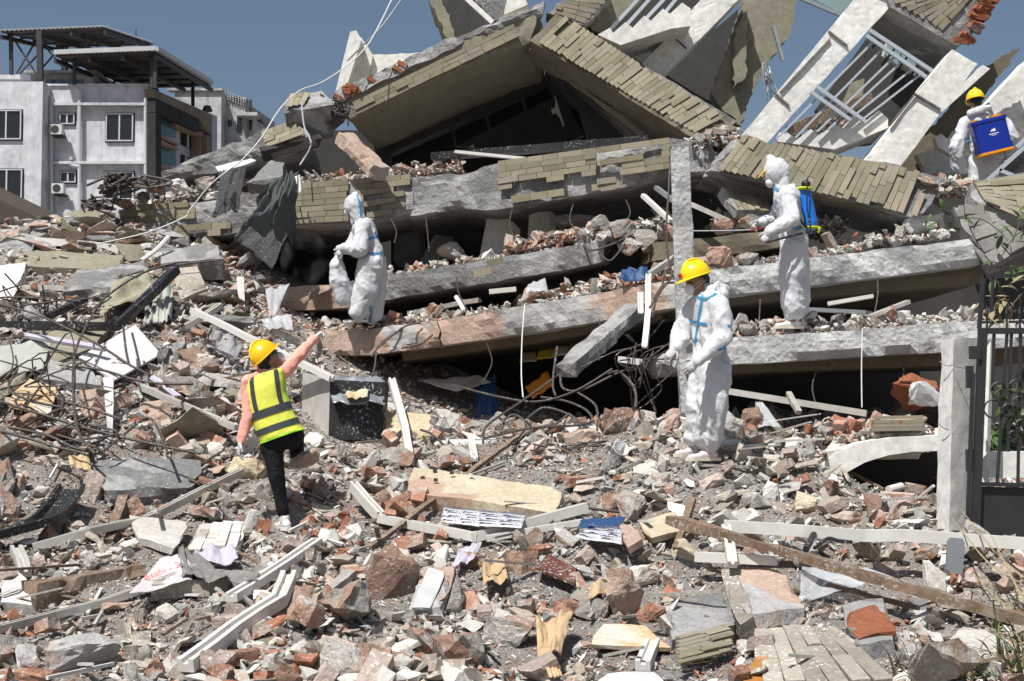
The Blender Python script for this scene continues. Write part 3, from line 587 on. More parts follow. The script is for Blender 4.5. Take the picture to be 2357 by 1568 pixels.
# loose structural pieces
beam3('fallen_beam', P(790, 318, 19.6), P(872, 396, 19.1), .3, .2, M['conc_pink'], chip=.06, rough=.015, label='stubby fallen beam leaning on the clad floor edge left of centre', cat='beam')
member('sun_blocker', [(850, 296, 855, 330, 23.7), (1250, 120, 1255, 154, 23.7)], 2.6, M['conc_dark'], parent=a7)  # added out of view to keep sun off the backing under this roof
member('sun_blocker', [(1300, 40, 1262, 76, 21.8), (1700, 280, 1640, 304, 20.9)], 4.2, M['conc_dark'], parent=a8)  # second unseen cover, added to shut out sun behind the sloping slab
beam3('steel_beam', P(995, 362, 19.8), P(1490, 322, 19.6), .2, .1, M['black'], chip=.01, rough=.004, label='long black steel beam lying below the hanging grey panel', cat='beam')
mk('white_batten', bar(P(1050, 350, 19.6), P(1210, 366, 19.3), .1, .04), M['white'], label='white batten lying under the long black steel beam', cat='batten')
beam3('fallen_beam', P(1300, 853, 15.2), P(1466, 712, 16.6), .26, .16, M['conc'], chip=.03, label='concrete beam leaning diagonally against the pink floor slab', cat='beam')
quadbox('arch_lintel_top', [(1930, 990, 13.3), (2165, 985, 13.3), (2165, 1012, 12.35), (1905, 1040, 12.3)], .08, M['shard'], chip=.03, label='rubble covered top of the white arch beside the gate pillar', cat='slab')
arch = [(1862, 1128), (1880, 1085), (1920, 1045), (1975, 1020), (2050, 1007), (2165, 1002), (2165, 1038), (2100, 1040), (2045, 1048), (1992, 1064), (1948, 1088), (1920, 1110), (1910, 1130)]
mk('arch_lintel', polyprism(arch, 12.3, .22), M['cream'], label='white arched lintel half buried in rubble left of the gate pillar', cat='arch')
mk('arch_shade', polyprism([(1912, 1116), (1940, 1090), (1985, 1066), (2040, 1050), (2100, 1042), (2165, 1042), (2165, 1200), (1900, 1200)], 13.0, .1), M['dark'], label='dark sheet painting the shaded hollow behind the white arched lintel', cat='wall')  # sheet puts the shade of the arch hollow into dark colour
# ------------------------------------------------------------------ buildings behind on the left
def win(parent, x0, y0, x1, y1, Y, panes=2):
    a = P(x0, y1, Y); b = P(x1, y0, Y); w = b.x - a.x; t = .06
    mk('reveal', bx(a.x-.05, b.x+.05, Y-.02, Y+.02, a.z-.05, b.z+.05), M['girder'], parent)
    f = mk('window', bx(a.x, b.x, Y-.06, Y-.021, a.z, b.z), M['glass'], parent)
    g = G().add(bx(a.x, a.x+t, Y-.12, Y-.061, a.z, b.z)).add(bx(b.x-t, b.x, Y-.12, Y-.061, a.z, b.z)).add(bx(a.x+t, b.x-t, Y-.12, Y-.061, a.z, a.z+t)).add(bx(a.x+t, b.x-t, Y-.12, Y-.061, b.z-t, b.z))
    for k in range(1, panes): c = a.x + w*k/panes; g.add(bx(c-t*.6, c+t*.6, Y-.12, Y-.061, a.z+t, b.z-t))
    mk('frame', g.geo(), M['pipe'], f)
Yb = 70.
wb = thing('white_building', 'pale stained apartment block with dark windows and steel roof canopies', 'building', (P(170, 600, Yb).x, Yb+5, -.3))
def pxbox(x0, y0, x1, y1, Y, d, z0=None):
    a = P(x0, y1, Y); b = P(x1, y0, Y); return bx(a.x, b.x, Y, Y+d, a.z if z0 is None else z0, b.z)
mk('wall', pxbox(-90, 188, 99, 900, Yb-1.2, 8, -.3), M['wall_w'], wb)
mk('wall', pxbox(99.2, 196, 340, 900, Yb, 7, -.3), M['wall_w'], wb)
mk('corner_pier', pxbox(340.3, 206, 357, 900, Yb-.25, 3, -.3), M['wall_w'], wb)
for (x0, y0, x1, y1) in ((244, 262, 308, 326), (241, 396, 309, 460), (242, 530, 310, 595)): win(wb, x0, y0, x1, y1, Yb)
for (x0, y0, x1, y1) in ((138, 262, 173, 287), (139, 396, 176, 421)): win(wb, x0, y0, x1, y1, Yb)
for (x0, y0, x1, y1) in ((-20, 254, 51, 322), (-20, 390, 53, 456), (-20, 525, 53, 590)): win(wb, x0, y0, x1, y1, Yb-1.2)
for y in (236, 371, 505): mk('ledge', pxbox(121, y, 334, y+6, Yb-.35, .34), M['wall_w'], wb)
mk('parapet_cap', pxbox(99.2, 193, 342, 197, Yb-.1, .5), M['wall_w'], wb)
for x, y0, r in ((183, 215, .1), (335, 224, .09), (104, 215, .07), (110, 218, .06), (118, 222, .1), (341, 230, .05)):
    mk('drain_pipe', tube([P(x, y0, Yb-.25), P(x, 600, Yb-.25)], r, 8), M['pipe'], wb)
mk('elbow', tube([P(178, 206, Yb-.3), P(183, 212, Yb-.3), P(183, 224, Yb-.25)], .11, 8), M['pipe'], wb)
mk('elbow', tube([P(165, 362, Yb-.3), P(166, 380, Yb-.3), P(183, 384, Yb-.25)], .11, 8), M['pipe'], wb)
for k, (x0, y0, x1, y1) in enumerate(((114, 286, 142, 309), (118, 422, 146, 445))):
    a = mk('air_conditioner', pxbox(x0, y0, x1, y1, Yb-.75, .4), M['ac'], label=['upper', 'lower'][k] + ' air conditioner unit on the pale apartment block wall', cat='air conditioner', group='air conditioners on the pale block')
    c = P(x0+12, (y0+y1)/2, Yb-.76); mk('fan_grille', sweep([c, c+Vector((0, .02, 0))], ring(.2, 16)), M['girder'], a)
    mk('bracket', pxbox(x0+6, y1, x1+2, y1+4, Yb-.7, .66), M['girder'], a)
# receding dark shopfront side
A_ = P(357, 205, Yb); zt = A_.z; B_ = Vector((-15.98, 76, 0)); A2 = Vector((A_.x, Yb, 0))
dW = (B_-A2).normalized(); nW = Vector((dW.y, -dW.x, 0))
if nW.dot(-A2) < 0: nW = -nW
def PW(x, y, off=0):
    o = A2 + nW*off; a = (x-1178.5)/FPX; b = -(y-784)/FPX; d = Vector((a, cp_-b*sp_, sp_+b*cp_)); c = Vector((0, 0, CAMZ))
    t = nW.dot(o-c) / nW.dot(d); return c + d*t
def onside(name, px, off, th, mat, parent):
    fr = [PW(x, y, off) for x, y in px]; bk = [p - nW*th for p in fr]; n = len(fr)
    return mk(name, (fr+bk, [tuple(range(n)), tuple(range(2*n-1, n-1, -1))] + [(i, i+n, (i+1) % n+n, (i+1) % n) for i in range(n)]), mat, parent)
onside('side_wall', [(358, 208), (500, 268), (500, 800), (358, 800)], -.6, .3, M['wall_li'], wb)
onside('stone_band', [(350, 204), (488, 265), (488, 318), (459, 274), (358, 226)], .3, .5, M['wall_br'], wb)
onside('charcoal_panel', [(358, 226), (458, 274), (458, 304), (358, 258)], .32, .5, M['wall_dk'], wb); onside('charcoal_panel', [(358, 259), (371, 264), (371, 800), (358, 800)], .31, .5, M['wall_dk'], wb)
onside('end_wall', [(476, 310), (488, 316), (488, 800), (476, 800)], .3, .8, M['wall_br'], wb)
onside('terracotta_canopy', [(403, 282), (476, 308), (476, 318), (405, 292)], .05, .5, M['wall_or'], wb)
onside('terracotta_wall', [(460, 312), (476, 314), (476, 600), (460, 600)], .0, .5, M['wall_or'], wb)
for px in ([(371, 264), (405, 283), (405, 318), (371, 310)], [(371, 337), (405, 346), (405, 384), (371, 376)]):
    g = onside('glazing', px, -.2, .06, M['glass_b'], wb)
for px in ([(371, 311), (410, 330), (410, 336), (371, 318)], [(371, 322), (411, 341), (411, 347), (371, 330)], [(371, 377), (410, 392), (410, 400), (371, 385)]):
    onside('balcony_slab', px, .15, .5, M['wall_or'], wb)
for px in ([(419, 303), (449, 317), (449, 345), (419, 334)], [(419, 356), (440, 366), (440, 385), (419, 380)]):
    w = onside('window', px, -.5, .08, M['glass'], wb)
    (x0, y0), (x1, y1), (x2, y2), (x3, y3) = px
    onside('frame', [((x0+x1)/2-1, (y0+y1)/2), ((x0+x1)/2+1, (y0+y1)/2), ((x2+x3)/2+1, (y2+y3)/2), ((x2+x3)/2-1, (y2+y3)/2)], -.42, .08, M['pipe'], w)
mk('penthouse', pxbox(60, 166, 219, 200, Yb+3, 4), M['wall_g'], wb)
mk('penthouse_roof', pxbox(55, 161, 224, 167, Yb+2.6, 5), M['wall_g'], wb)
mk('vent_window', pxbox(105, 183, 190, 192, Yb+2.9, .08), M['glass_b'], wb)
mk('roof_slab', pxbox(-40, 172, 70, 182, Yb+.4, 5), M['wall_w'], wb)
# roof canopies
def canopy(px, th, label, posts, braces, Yp, purl):
    q = [P(*p) for p in px]; n = (q[1]-q[0]).cross(q[3]-q[0]).normalized()
    if n.z < 0: n = -n
    t = thing('roof_canopy', label, 'canopy', (q[0]+q[2])/2 - Vector((0, 0, 3)), 'steel roof canopies on the pale block')
    # corrugated sheet
    m = 46; v = []; f = []
    for i in range(m+1):
        for j in range(2):
            u = i/m; e = q[0].lerp(q[1], u).lerp(q[3].lerp(q[2], u), j); w = n * (.03 if i % 2 else -.03)
            v += [e + w, e + w - n*th]
    for i in range(m):
        a = i*4; b = a+4
        f += [(a, b, b+2, a+2), (a+1, a+3, b+3, b+1), (a, a+1, b+1, b), (a+2, b+2, b+3, a+3)]
    f += [(0, 2, 3, 1), (m*4, m*4+1, m*4+3, m*4+2)]
    mk('sheet_roof', (v, f), M['tin'], t)
    for k in range(purl):
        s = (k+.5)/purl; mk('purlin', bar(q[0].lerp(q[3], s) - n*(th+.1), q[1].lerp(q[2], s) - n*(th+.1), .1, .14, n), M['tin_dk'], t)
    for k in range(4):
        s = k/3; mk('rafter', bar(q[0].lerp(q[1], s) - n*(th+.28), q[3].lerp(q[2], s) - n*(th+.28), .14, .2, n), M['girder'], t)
    mk('underside_shade', ([c - n*(th+.05) for c in q] + [c - n*(th+.07) for c in q], BOXF), M['tin_dk'], t)  # dark sheet painting the shade below the canopy roof
    for x0, y0, x1, y1, Y, w in posts: mk('post', bar(P(x0, y0, Y), P(x1, y1, Y), w*.65, w*.65), M['girder'], t)
    for x0, y0, x1, y1, Y, w in braces: mk('brace', bar(P(x0, y0, Y), P(x1, y1, Y), w*.6, w*.6), M['girder'], t)
    return t
canopy([(0, 68, 69), (238, 58, 71.5), (354, 97, 77.5), (140, 102, 76.5)], .08, 'higher corrugated steel roof canopy on tall braced posts', [(25, 70, 26, 172, 69.6, .25), (91, 70, 93, 185, 70, .4), (144, 100, 145, 165, 75, .22), (153, 96, 154, 165, 74, .22), (197, 66, 197, 112, 72, .22), (224, 66, 224, 108, 73, .2), (282, 80, 282, 104, 75, .2)],
    [(28, 84, 92, 184, 69.8, .14), (92, 92, 148, 160, 70.4, .14), (84, 92, 38, 170, 72, .12), (88, 126, 45, 170, 72, .12), (140, 108, 96, 158, 73, .12)], 0, 5)
c2 = canopy([(126, 117, 68.8), (358, 108, 68.8), (487, 188, 78), (300, 190, 78)], .2, 'lower corrugated steel roof canopy over the parapet corner', [(171, 124, 171, 196, 69.5, .22), (349, 112, 349, 203, 69.3, .2), (357, 114, 357, 203, 69.2, .25), (444, 186, 444, 246, 76.5, .25)], [(172, 128, 200, 160, 70, .12), (172, 160, 184, 136, 70, .1)], 0, 6)
mk('fascia', bar(P(124, 120, 68.7), P(358, 111, 68.7), .06, .22), M['tin'], c2)
mk('gutter', bar(P(360, 112, 68.7), P(488, 190, 77.9), .2, .22), M['tin'], c2)
mk('truss_chord', bar(P(340, 192, 77.5), P(444, 192, 77.5), .12, .12), M['girder'], c2); mk('truss_chord', bar(P(340, 200, 77.5), P(444, 198, 77.5), .12, .12), M['girder'], c2)
for k in range(8): mk('truss_web', bar(P(342+k*13, 192+8*(k % 2), 77.5), P(355+k*13, 192+8*((k+1) % 2), 77.5), .09, .09), M['girder'], c2)
mk('antenna', tube([P(313, 68, 76), P(313, 100, 76)], .03, 5), M['girder'], label='thin antenna mast on top of the roof canopies', cat='antenna')
# old grey block further back
ob = thing('old_building', 'mould stained grey block with lattice parapet behind the pale block', 'building', (P(450, 600, 95).x, 98, -.3))
mk('wall', pxbox(392, 207, 510, 1000, 95, 9, -.3), M['wall_g'], ob)
mk('wall', pxbox(510.3, 224, 566, 1000, 96.5, 7, -.3), M['wall_g'], ob)
mk('parapet', pxbox(385, 203, 511, 208, 94.8, .8), M['wall_g'], ob)
for i in range(9):
    for j in range(4): mk('lattice', pxbox(511+i*6, 206+i*2.4+j*5, 514+i*6, 209+i*2.4+j*5, 96.3, .2), M['wall_g'], ob)
mk('wall', pxbox(560, 246, 584, 1000, 97, 6, -.3), M['wall_g'], ob)
mk('window', pxbox(525, 276, 534, 290, 96.4, .1), M['glass'], ob)
mk('window', pxbox(545, 262, 556, 305, 96.4, .1), M['glass'], ob)
mk('canopy_slab', pxbox(545, 258, 592, 266, 95.6, 1.5), M['wall_g'], ob)
for k in range(5): mk('stair_rail', bar(P(577, 246+k*5, 97), P(632, 283+k*5, 97), .1, .1), M['girder'], ob)
mk('stair_rail_post', bar(P(577, 230, 97), P(577, 300, 97), .15, .15), M['girder'], ob)
mk('roof_lamp', tube([P(477, 244, 76), P(477, 256, 76)], .3, 8, taper=(.6, 1)), M['girder'], label='small black lantern on the stone band corner', cat='lamp')
# low shed
sh = thing('tin_shed', 'low shed with rusty brown tin roof at the left edge', 'shed', (P(40, 600, 34).x, 35, -.3))
mk('roof', polyprism([(-90, 440), (-10, 455), (112, 514), (50, 520), (-90, 500)], 34, .1, back=(0, .3)), M['tin_rust'], sh)
mk('wall', pxbox(-90, 500, 62, 800, 34.4, 2, -.3), M['conc_dark'], sh)
mk('shutter', pxbox(0, 535, 55, 700, 34.2, .1, -.3), M['glass_b'], sh)
# ------------------------------------------------------------------ rubble
def hull(n, seed, sx=1, sy=1, sz=1, boxy=.6):
    rnd = random.Random(seed); bm = bmesh.new()
    for i in range(n):
        d = Vector((rnd.gauss(0, 1), rnd.gauss(0, 1), rnd.gauss(0, 1))).normalized(); m = max(abs(d.x), abs(d.y), abs(d.z))
        d = d.lerp(d / m * .9, boxy) * rnd.uniform(.82, 1.05); bm.verts.new((d.x*sx*.5, d.y*sy*.5, d.z*sz*.5))
    r = bmesh.ops.convex_hull(bm, input=bm.verts); bmesh.ops.delete(bm, geom=[v for v in bm.verts if not v.link_faces], context='VERTS')
    bmesh.ops.triangulate(bm, faces=bm.faces); bm.verts.index_update(); return bm
def rock_mesh(name, mat, n, seed, dim=(1, .8, .6), cuts=2, amp=.035, boxy=.7):
    bm = hull(n, seed, *dim, boxy)
    bmesh.ops.subdivide_edges(bm, edges=bm.edges, cuts=cuts, use_grid_fill=True)
    for v in bm.verts:
        p = v.co * 3 + Vector((seed*3.3, 0, 0)); v.co += v.co.normalized() * amp * fbm(p, 1.3, seed) + Vector(noise.noise_vector(p*2.6)) * amp * .5 + Vector(noise.noise_vector(p*6)) * amp * .22
    me = bpy.data.meshes.new(name); bm.to_mesh(me); bm.free(); me.materials.append(mat); return me
def brick_mesh(seed, mat):
    rnd = random.Random(seed); bm = bmesh.new(); bmesh.ops.create_cube(bm, size=1)
    bmesh.ops.scale(bm, vec=(.225, .108, .07), verts=bm.verts)
    if rnd.random() < .75:
        nrm = Vector((1, rnd.uniform(-.6, .6), rnd.uniform(-.5, .5))).normalized()
        r = bmesh.ops.bisect_plane(bm, geom=bm.verts[:] + bm.edges[:] + bm.faces[:], plane_co=(rnd.uniform(-.02, .07), 0, 0), plane_no=nrm, clear_outer=True)
        bmesh.ops.contextual_create(bm, geom=[e for e in r['geom_cut'] if isinstance(e, bmesh.types.BMEdge)])
    bmesh.ops.triangulate(bm, faces=bm.faces); bmesh.ops.subdivide_edges(bm, edges=bm.edges, cuts=2, use_grid_fill=True)
    for v in bm.verts:
        p = v.co * 20 + Vector((seed*3.3, 0, 0)); v.co += Vector(noise.noise_vector(p)) * .007 - v.co * max(0, noise.noise(p*.7)) * .22
    me = bpy.data.meshes.new('brick'); bm.to_mesh(me); bm.free(); me.materials.append(mat); return me
protos = []
for k in range(14):
    bm = hull(10, 100+k, 1, random.uniform(.5, .95), random.uniform(.25, .75), random.uniform(.2, .9))
    protos.append((np.array([v.co[:] for v in bm.verts]), np.array([[v.index for v in f.verts] for f in bm.faces]))); bm.free()
protos2 = []
for k in range(12):
    me = rock_mesh('t', M['rubble'], 12, 800+k, (1, random.uniform(.55, .95), random.uniform(.3, .75)), 1, .05, random.uniform(.4, .95))
    protos2.append((np.array([v.co[:] for v in me.vertices]), np.array([list(p.vertices) for p in me.polygons]))); bpy.data.meshes.remove(me)
PAL = np.array([(.40, .385, .36), (.53, .51, .47), (.36, .165, .10), (.42, .315, .26), (.40, .35, .28), (.17, .16, .15), (.68, .66, .62), (.47, .40, .34)])
W_FRONT = np.array([.24, .19, .08, .15, .09, .04, .08, .13]); W_GREY = np.array([.36, .20, .06, .06, .08, .10, .07, .07]); W_LEFT = np.array([.30, .13, .05, .07, .12, .18, .05, .10]); W_BRICK = np.array([.22, .16, .22, .18, .05, .05, .05, .07])
def rotm(n, tilt):
    a = np.random.uniform(0, 2*np.pi, n); b = np.random.normal(0, tilt, n); c = np.random.normal(0, tilt, n)
    ca, sa, cb, sb, cc, sc = np.cos(a), np.sin(a), np.cos(b), np.sin(b), np.cos(c), np.sin(c)
    Rz = np.zeros((n, 3, 3)); Rz[:, 0, 0] = ca; Rz[:, 0, 1] = -sa; Rz[:, 1, 0] = sa; Rz[:, 1, 1] = ca; Rz[:, 2, 2] = 1
    Rx = np.zeros((n, 3, 3)); Rx[:, 0, 0] = 1; Rx[:, 1, 1] = cb; Rx[:, 1, 2] = -sb; Rx[:, 2, 1] = sb; Rx[:, 2, 2] = cb
    Ry = np.zeros((n, 3, 3)); Ry[:, 1, 1] = 1; Ry[:, 0, 0] = cc; Ry[:, 0, 2] = sc; Ry[:, 2, 0] = -sc; Ry[:, 2, 2] = cc
    return Rx @ Ry @ Rz
def pile(name, pos, size, colr, label, cat, tilt=.5, protos=protos):
    """many small pieces as one object"""
    n = len(pos); Vs = []; Fs = []; Cs = []; off = 0; k = np.random.randint(0, len(protos), n); Rm = rotm(n, tilt)
    sc = np.stack([size*np.random.uniform(.8, 1.5, n), size*np.random.uniform(.6, 1.1, n), size*np.random.uniform(.5, 1.2, n)], 1)
    for i, (pv, pf) in enumerate(protos):
        s = np.where(k == i)[0]
        if not len(s): continue
        v = pv[None] * sc[s][:, None]; v = np.einsum('nij,nkj->nki', Rm[s], v) + pos[s][:, None]
        Vs.append(v.reshape(-1, 3)); Fs.append((pf[None] + (np.arange(len(s))*len(pv))[:, None, None] + off).reshape(-1, 3)); off += len(s)*len(pv)
        Cs.append(np.repeat(colr[s], len(pv), 0))
    V = np.concatenate(Vs); F = np.concatenate(Fs); C = np.concatenate(Cs); b = np.array([V[:, 0].mean(), V[:, 1].mean(), V[:, 2].min()])
    me = bpy.data.meshes.new(name); me.vertices.add(len(V)); me.vertices.foreach_set('co', (V-b).ravel()); me.loops.add(F.size); me.loops.foreach_set('vertex_index', F.ravel().astype(np.int32))
    me.polygons.add(len(F)); me.polygons.foreach_set('loop_start', np.arange(0, F.size, 3, dtype=np.int32)); me.update(calc_edges=True); me.validate(); me.shade_flat()
    at = me.color_attributes.new('Col', 'FLOAT_COLOR', 'POINT'); at.data.foreach_set('color', np.concatenate([C, np.ones((len(C), 1))], 1).ravel())
    me.materials.append(M['rubble']); o = bpy.data.objects.new(name, me); COL.objects.link(o); o.location = b; _props(o, label, cat, None, 'stuff'); return o
def colours(n, w, var=.16): 
    w = w / w.sum(); c = PAL[np.random.choice(len(PAL), n, p=w)]
    return np.clip(c * np.random.uniform(1-var, 1+var, (n, 1)), .02, .8)
def field(n, y0, y1, s0, s1, smin, smax, power=2.):
    Y = np.random.uniform(y0, y1, n); X = np.random.uniform(s0, s1, n) * Y; u = np.random.rand(n)
    return X, Y, smin * (smax/smin) ** (u**power)
def Hn(X, Y): return HN(X, Y) + np.array([.11*nz((x, y, 0), 1.1, 3) + .055*nz((x, y, 0), 2.9, 8) + .03*nz((x, y, 0), 7, 2) for x, y in zip(X, Y)]) - .015
def blend_cols(X, Y):
    n = len(X); px = X / Y * FPX + 1178; r = np.random.rand(n); c = colours(n, W_FRONT)
    g = (px > 1150) & (Y > 11.6) & (r < .75); c[g] = colours(int(g.sum()), W_GREY)
    l = (px < 560) & (Y > 12.3) & (r < .8); c[l] = colours(int(l.sum()), W_LEFT); return c
# single pieces
PROT = {'brick': [brick_mesh(k, M['brick']) for k in range(14)],
        'concrete_chunk': [rock_mesh('concrete_chunk', M['chunk'] if k % 3 else M['chunk_p'], 13, 300+k, (1, random.uniform(.6, .95), random.uniform(.4, .8)), 3, .055, random.uniform(.5, .95)) for k in range(18)],
        'plaster_shard': [rock_mesh('plaster_shard', M['shard'], 12, 400+k, (1, random.uniform(.5, .9), random.uniform(.1, .22)), 1, .03, .3) for k in range(10)],
        'tile_fragment': [rock_mesh('tile_fragment', M['shard_tan'], 14, 500+k, (1, random.uniform(.25, .5), random.uniform(.1, .16)), 1, .012, 1.0) for k in range(10)]}

SLABS = [rock_mesh('slab_piece', random.choice([M['conc'], M['chunk'], M['conc_pink'], M['conc_dark'], M['plaster']]), 14, 700+k, (1, random.uniform(.5, .9), random.uniform(.16, .3)), 3, .025, .9) for k in range(12)]
# rubble lying along the floor slabs
LEDGES = [([(1930, 1006, 12.5), (2040, 1000, 12.5), (2160, 996, 12.5)], 420, .09, .9, W_BRICK, 'rubble on top of the white arch'), ([(520, 768, 18.9), (850, 752, 18.4), (1010, 730, 18.0)], 900, .09, .9, W_BRICK, 'brick and plaster rubble around the person holding a sack'),
          ([(1010, 735, 17.9), (1250, 700, 17.5), (1380, 676, 17.25)], 420, .07, .7, W_GREY, 'grey rubble strip on the left half of the pink slab'),
          ([(1200, 690, 17.7), (1400, 655, 17.4), (1560, 625, 17.1)], 900, .10, 1.1, W_BRICK, 'rubble heap on the pink slab near the standing post'),
          ([(850, 640, 19.2), (1100, 598, 18.8), (1300, 560, 18.4)], 500, .07, .8, W_GREY, 'grey rubble on the slab right of the sack person'),
          ([(1160, 575, 18.6), (1300, 545, 18.4), (1390, 535, 18.2)], 500, .10, .6, np.array([.1, .1, .5, .2, .02, .02, .03, .03]), 'heap of broken red bricks on the central slab'),
          ([(1330, 560, 18.2), (1460, 520, 18.0), (1560, 500, 17.8)], 700, .15, 1.3, W_GREY, 'heap of grey concrete pieces left of the standing post'),
          ([(1590, 620, 16.7), (1760, 600, 16.5), (1900, 585, 16.3)], 420, .10, .9, W_GREY, 'grey rubble on the slab behind the sprayer'),
          ([(1900, 575, 16.5), (2050, 545, 16.5), (2200, 530, 16.2)], 300, .10, .8, np.array([.3, .25, .1, .05, .05, .05, .2, .05]), 'pale rubble on the slab right of the sprayer'),
          ([(1680, 770, 14.5), (1800, 762, 14.4), (1900, 757, 14.3)], 520, .08, .7, W_BRICK, 'brick rubble around the feet of the sprayer'),
          ([(1900, 757, 14.5), (2100, 742, 14.3), (2300, 728, 14.1)], 420, .07, .9, W_GREY, 'rubble on the pitted slab behind the gate'),
          ([(880, 398, 20.0), (980, 388, 19.8), (1060, 384, 19.6)], 500, .09, .8, W_BRICK, 'brick rubble on the clad floor edge left of centre'),
          ([(650, 418, 20.3), (780, 405, 20.2), (900, 398, 19.9)], 400, .08, .8, W_BRICK, 'rubble on the clad floor edge above the sack person'),
          ([(280, 468, 21.0), (400, 450, 21.0), (520, 420, 20.8)], 600, .11, 1.2, W_GREY, 'grey rubble on the left end of the clad floor edge'),
          ([(1590, 330, 18.0), (1660, 316, 17.8), (1720, 310, 17.6)], 420, .13, .8, np.array([.4, .1, .12, .03, .02, .28, .03, .02]), 'dark rubble between the two sloping clad slabs'),
          ([(1660, 500, 17.6), (1800, 520, 17.4), (1960, 520, 17.1)], 420, .10, .8, W_GREY, 'rubble in the shade under the sloping clad slab'),
          ([(2120, 430, 16.5), (2190, 425, 16.4), (2240, 432, 16.3)], 200, .12, .5, W_GREY, 'broken concrete crumbs at the end of the sloping clad slab'),
          ([(1800, 330, 20.2), (1900, 300, 20.3), (2000, 270, 20.5)], 200, .12, .6, W_BRICK, 'rubble behind the lower white stair flight')]
for pts, n, smax, width, w, lab in LEDGES:
    q = PL(pts, 0); X = []; 
    n = int(n*1.7)
    for i in range(n):
        t = random.random() * (len(q)-1); k = min(int(t), len(q)-2); p = q[k].lerp(q[k+1], t-k); d = random.random()
        hp = .04 + .15 * max(0, nz((p.x, p.y+d, 0), 1.6, 5) + .2)
        X.append((p.x + random.gauss(0, .03), p.y + d*width, p.z - .05 + hp * random.random()**1.3 * (1 if d < .9 else .5)))
    u = np.random.rand(n); s = .028 * (smax*1.25/.028) ** (u**1.35)
    pile('slab_rubble', np.array(X), s*1.15, colours(n, w), lab, 'rubble', .6)
    X = []
    for i in range(int(n*.16)):
        t = random.random() * (len(q)-1); k = min(int(t), len(q)-2); p0 = q[k].lerp(q[k+1], t-k); X.append((p0.x, p0.y + .1 + random.random()*(width+.7), p0.z + random.uniform(-.02, .12)))
    s = .09 * 3 ** (np.random.rand(len(X))**1.6); pile('slab_chunks', np.array(X), s, colours(len(X), w), 'bigger lumps in the ' + lab, 'rubble', .7, protos2)
    for i in range(max(5, int(n/110))):
        t = random.random() * (len(q)-1); k = min(int(t), len(q)-2); p0 = q[k].lerp(q[k+1], t-k); kd = random.choice(['concrete_chunk', 'concrete_chunk', 'plaster_shard', 'brick'] if w is not W_BRICK else ['brick', 'concrete_chunk', 'brick', 'tile_fragment'])
        o = bpy.data.objects.new(kd, random.choice(PROT[kd])); COL.objects.link(o); sc = 1. if kd == 'brick' else random.uniform(.14, .36)
        o.location = (p0.x, p0.y + random.random()*width, p0.z + .03 + sc*.06); o.scale = (sc,)*3; o.rotation_euler = (random.gauss(0, .5), random.gauss(0, .5), random.uniform(0, 6.3))
        _props(o, {'brick': 'broken brick', 'concrete_chunk': 'concrete chunk', 'plaster_shard': 'plaster shard', 'tile_fragment': 'stone strip fragment'}[kd] + ' in the ' + lab, {'brick': 'brick', 'concrete_chunk': 'chunk', 'plaster_shard': 'shard', 'tile_fragment': 'tile'}[kd], 'single pieces on the slabs')
# ------------------------------------------------------------------ single pieces of debris
def Zp(c, r, *pts):
    """points read from one of the nine enlarged views of the photograph"""
    return [((0, 776.8, 1551)[c] + p[0]*.3418, (0, 517.9, 1038.7)[r] + p[1]*.3418) + tuple(p[2:]) for p in pts]
def MY(x, y):
    """depth at which the sight line of a design pixel meets the mound"""
    Y = 7.6
    while Y < 23:
        p = P(x, y, Y)
        if p.z < H(p.x, p.y): return Y
        Y += .08
    return 15.
def onm(px, lift=.03):
    return [P(p[0], p[1], (p[2] if len(p) > 2 else MY(p[0], p[1]))) + Vector((0, 0, lift)) for p in px]
def chunk(x0, y0, x1, y1, mat, label, name='concrete_chunk', cat='chunk', flat=.75, seed=None, boxy=.85, Y=None, depth=.8, amp=.065, rz=None, n=16, cuts=3):
    seed = seed if seed is not None else int(x0*7+y0) % 997
    Y = Y or MY((x0+x1)/2, y1 - (y1-y0)*.25); w = (x1-x0)/ppm(Y); h = (y1-y0)/ppm(Y); c = P((x0+x1)/2, (y0+y1)/2, Y) + Vector((0, w*depth*.3, 0))
    me = rock_mesh(name, mat, n, seed, (1, depth, 1), cuts, amp, boxy)
    o = bpy.data.objects.new(name, me); COL.objects.link(o); o.location = c; o.scale = (w*1.05, w, h*1.05); o.rotation_euler = (0, random.uniform(-.12, .12), random.uniform(-.2, .2) if rz is None else rz)
    ABS[o] = c; _props(o, label, cat); HERO.append((x0+6, y0, x1-6, y1, Y)); return o
CH, CP, SH, BR = M['chunk'], M['conc_pink'], M['shard'], M['brick']
chunk(832, 1256, 966, 1412, CH, 'big pinkish grey two tier concrete block left of the pale faced slab', seed=3)
chunk(1108, 1418, 1242, 1512, CH, 'grey concrete block left of the knotted beige cloth')
chunk(1452, 1384, 1536, 1452, BR, 'large dusty red brick lump above the dark red batten', 'brick_lump', 'brick')
chunk(1150, 1265, 1240, 1345, CH, 'grey concrete block below the printed film')
chunk(1598, 1076, 1668, 1146, M['brick'], 'reddish concrete block at the feet of the man in coverall', 'masonry_block', 'block')
chunk(1755, 1104, 1797, 1172, SH, 'pale upright chunk right of the reddish block')
chunk(1902, 1172, 2000, 1218, BR, 'mortared brick lump above the long white window profile', 'brick_lump', 'brick')
chunk(2055, 857, 2170, 950, M['brick_raw'], 'brick core boulder with white plaster behind the gate pillar', 'brick_lump', 'brick', Y=13.4, seed=5)
chunk(2098, 872, 2175, 940, M['white_c'], 'white plaster skin on the brick core boulder', 'plaster_skin', 'plaster', Y=13.15)
chunk(92, 1462, 268, 1566, CP, 'big brown grey concrete slab chunk at the bottom left', seed=11)
chunk(10, 1535, 118, 1585, BR, 'dusty red brick lump in the bottom left corner', 'brick_lump', 'brick')
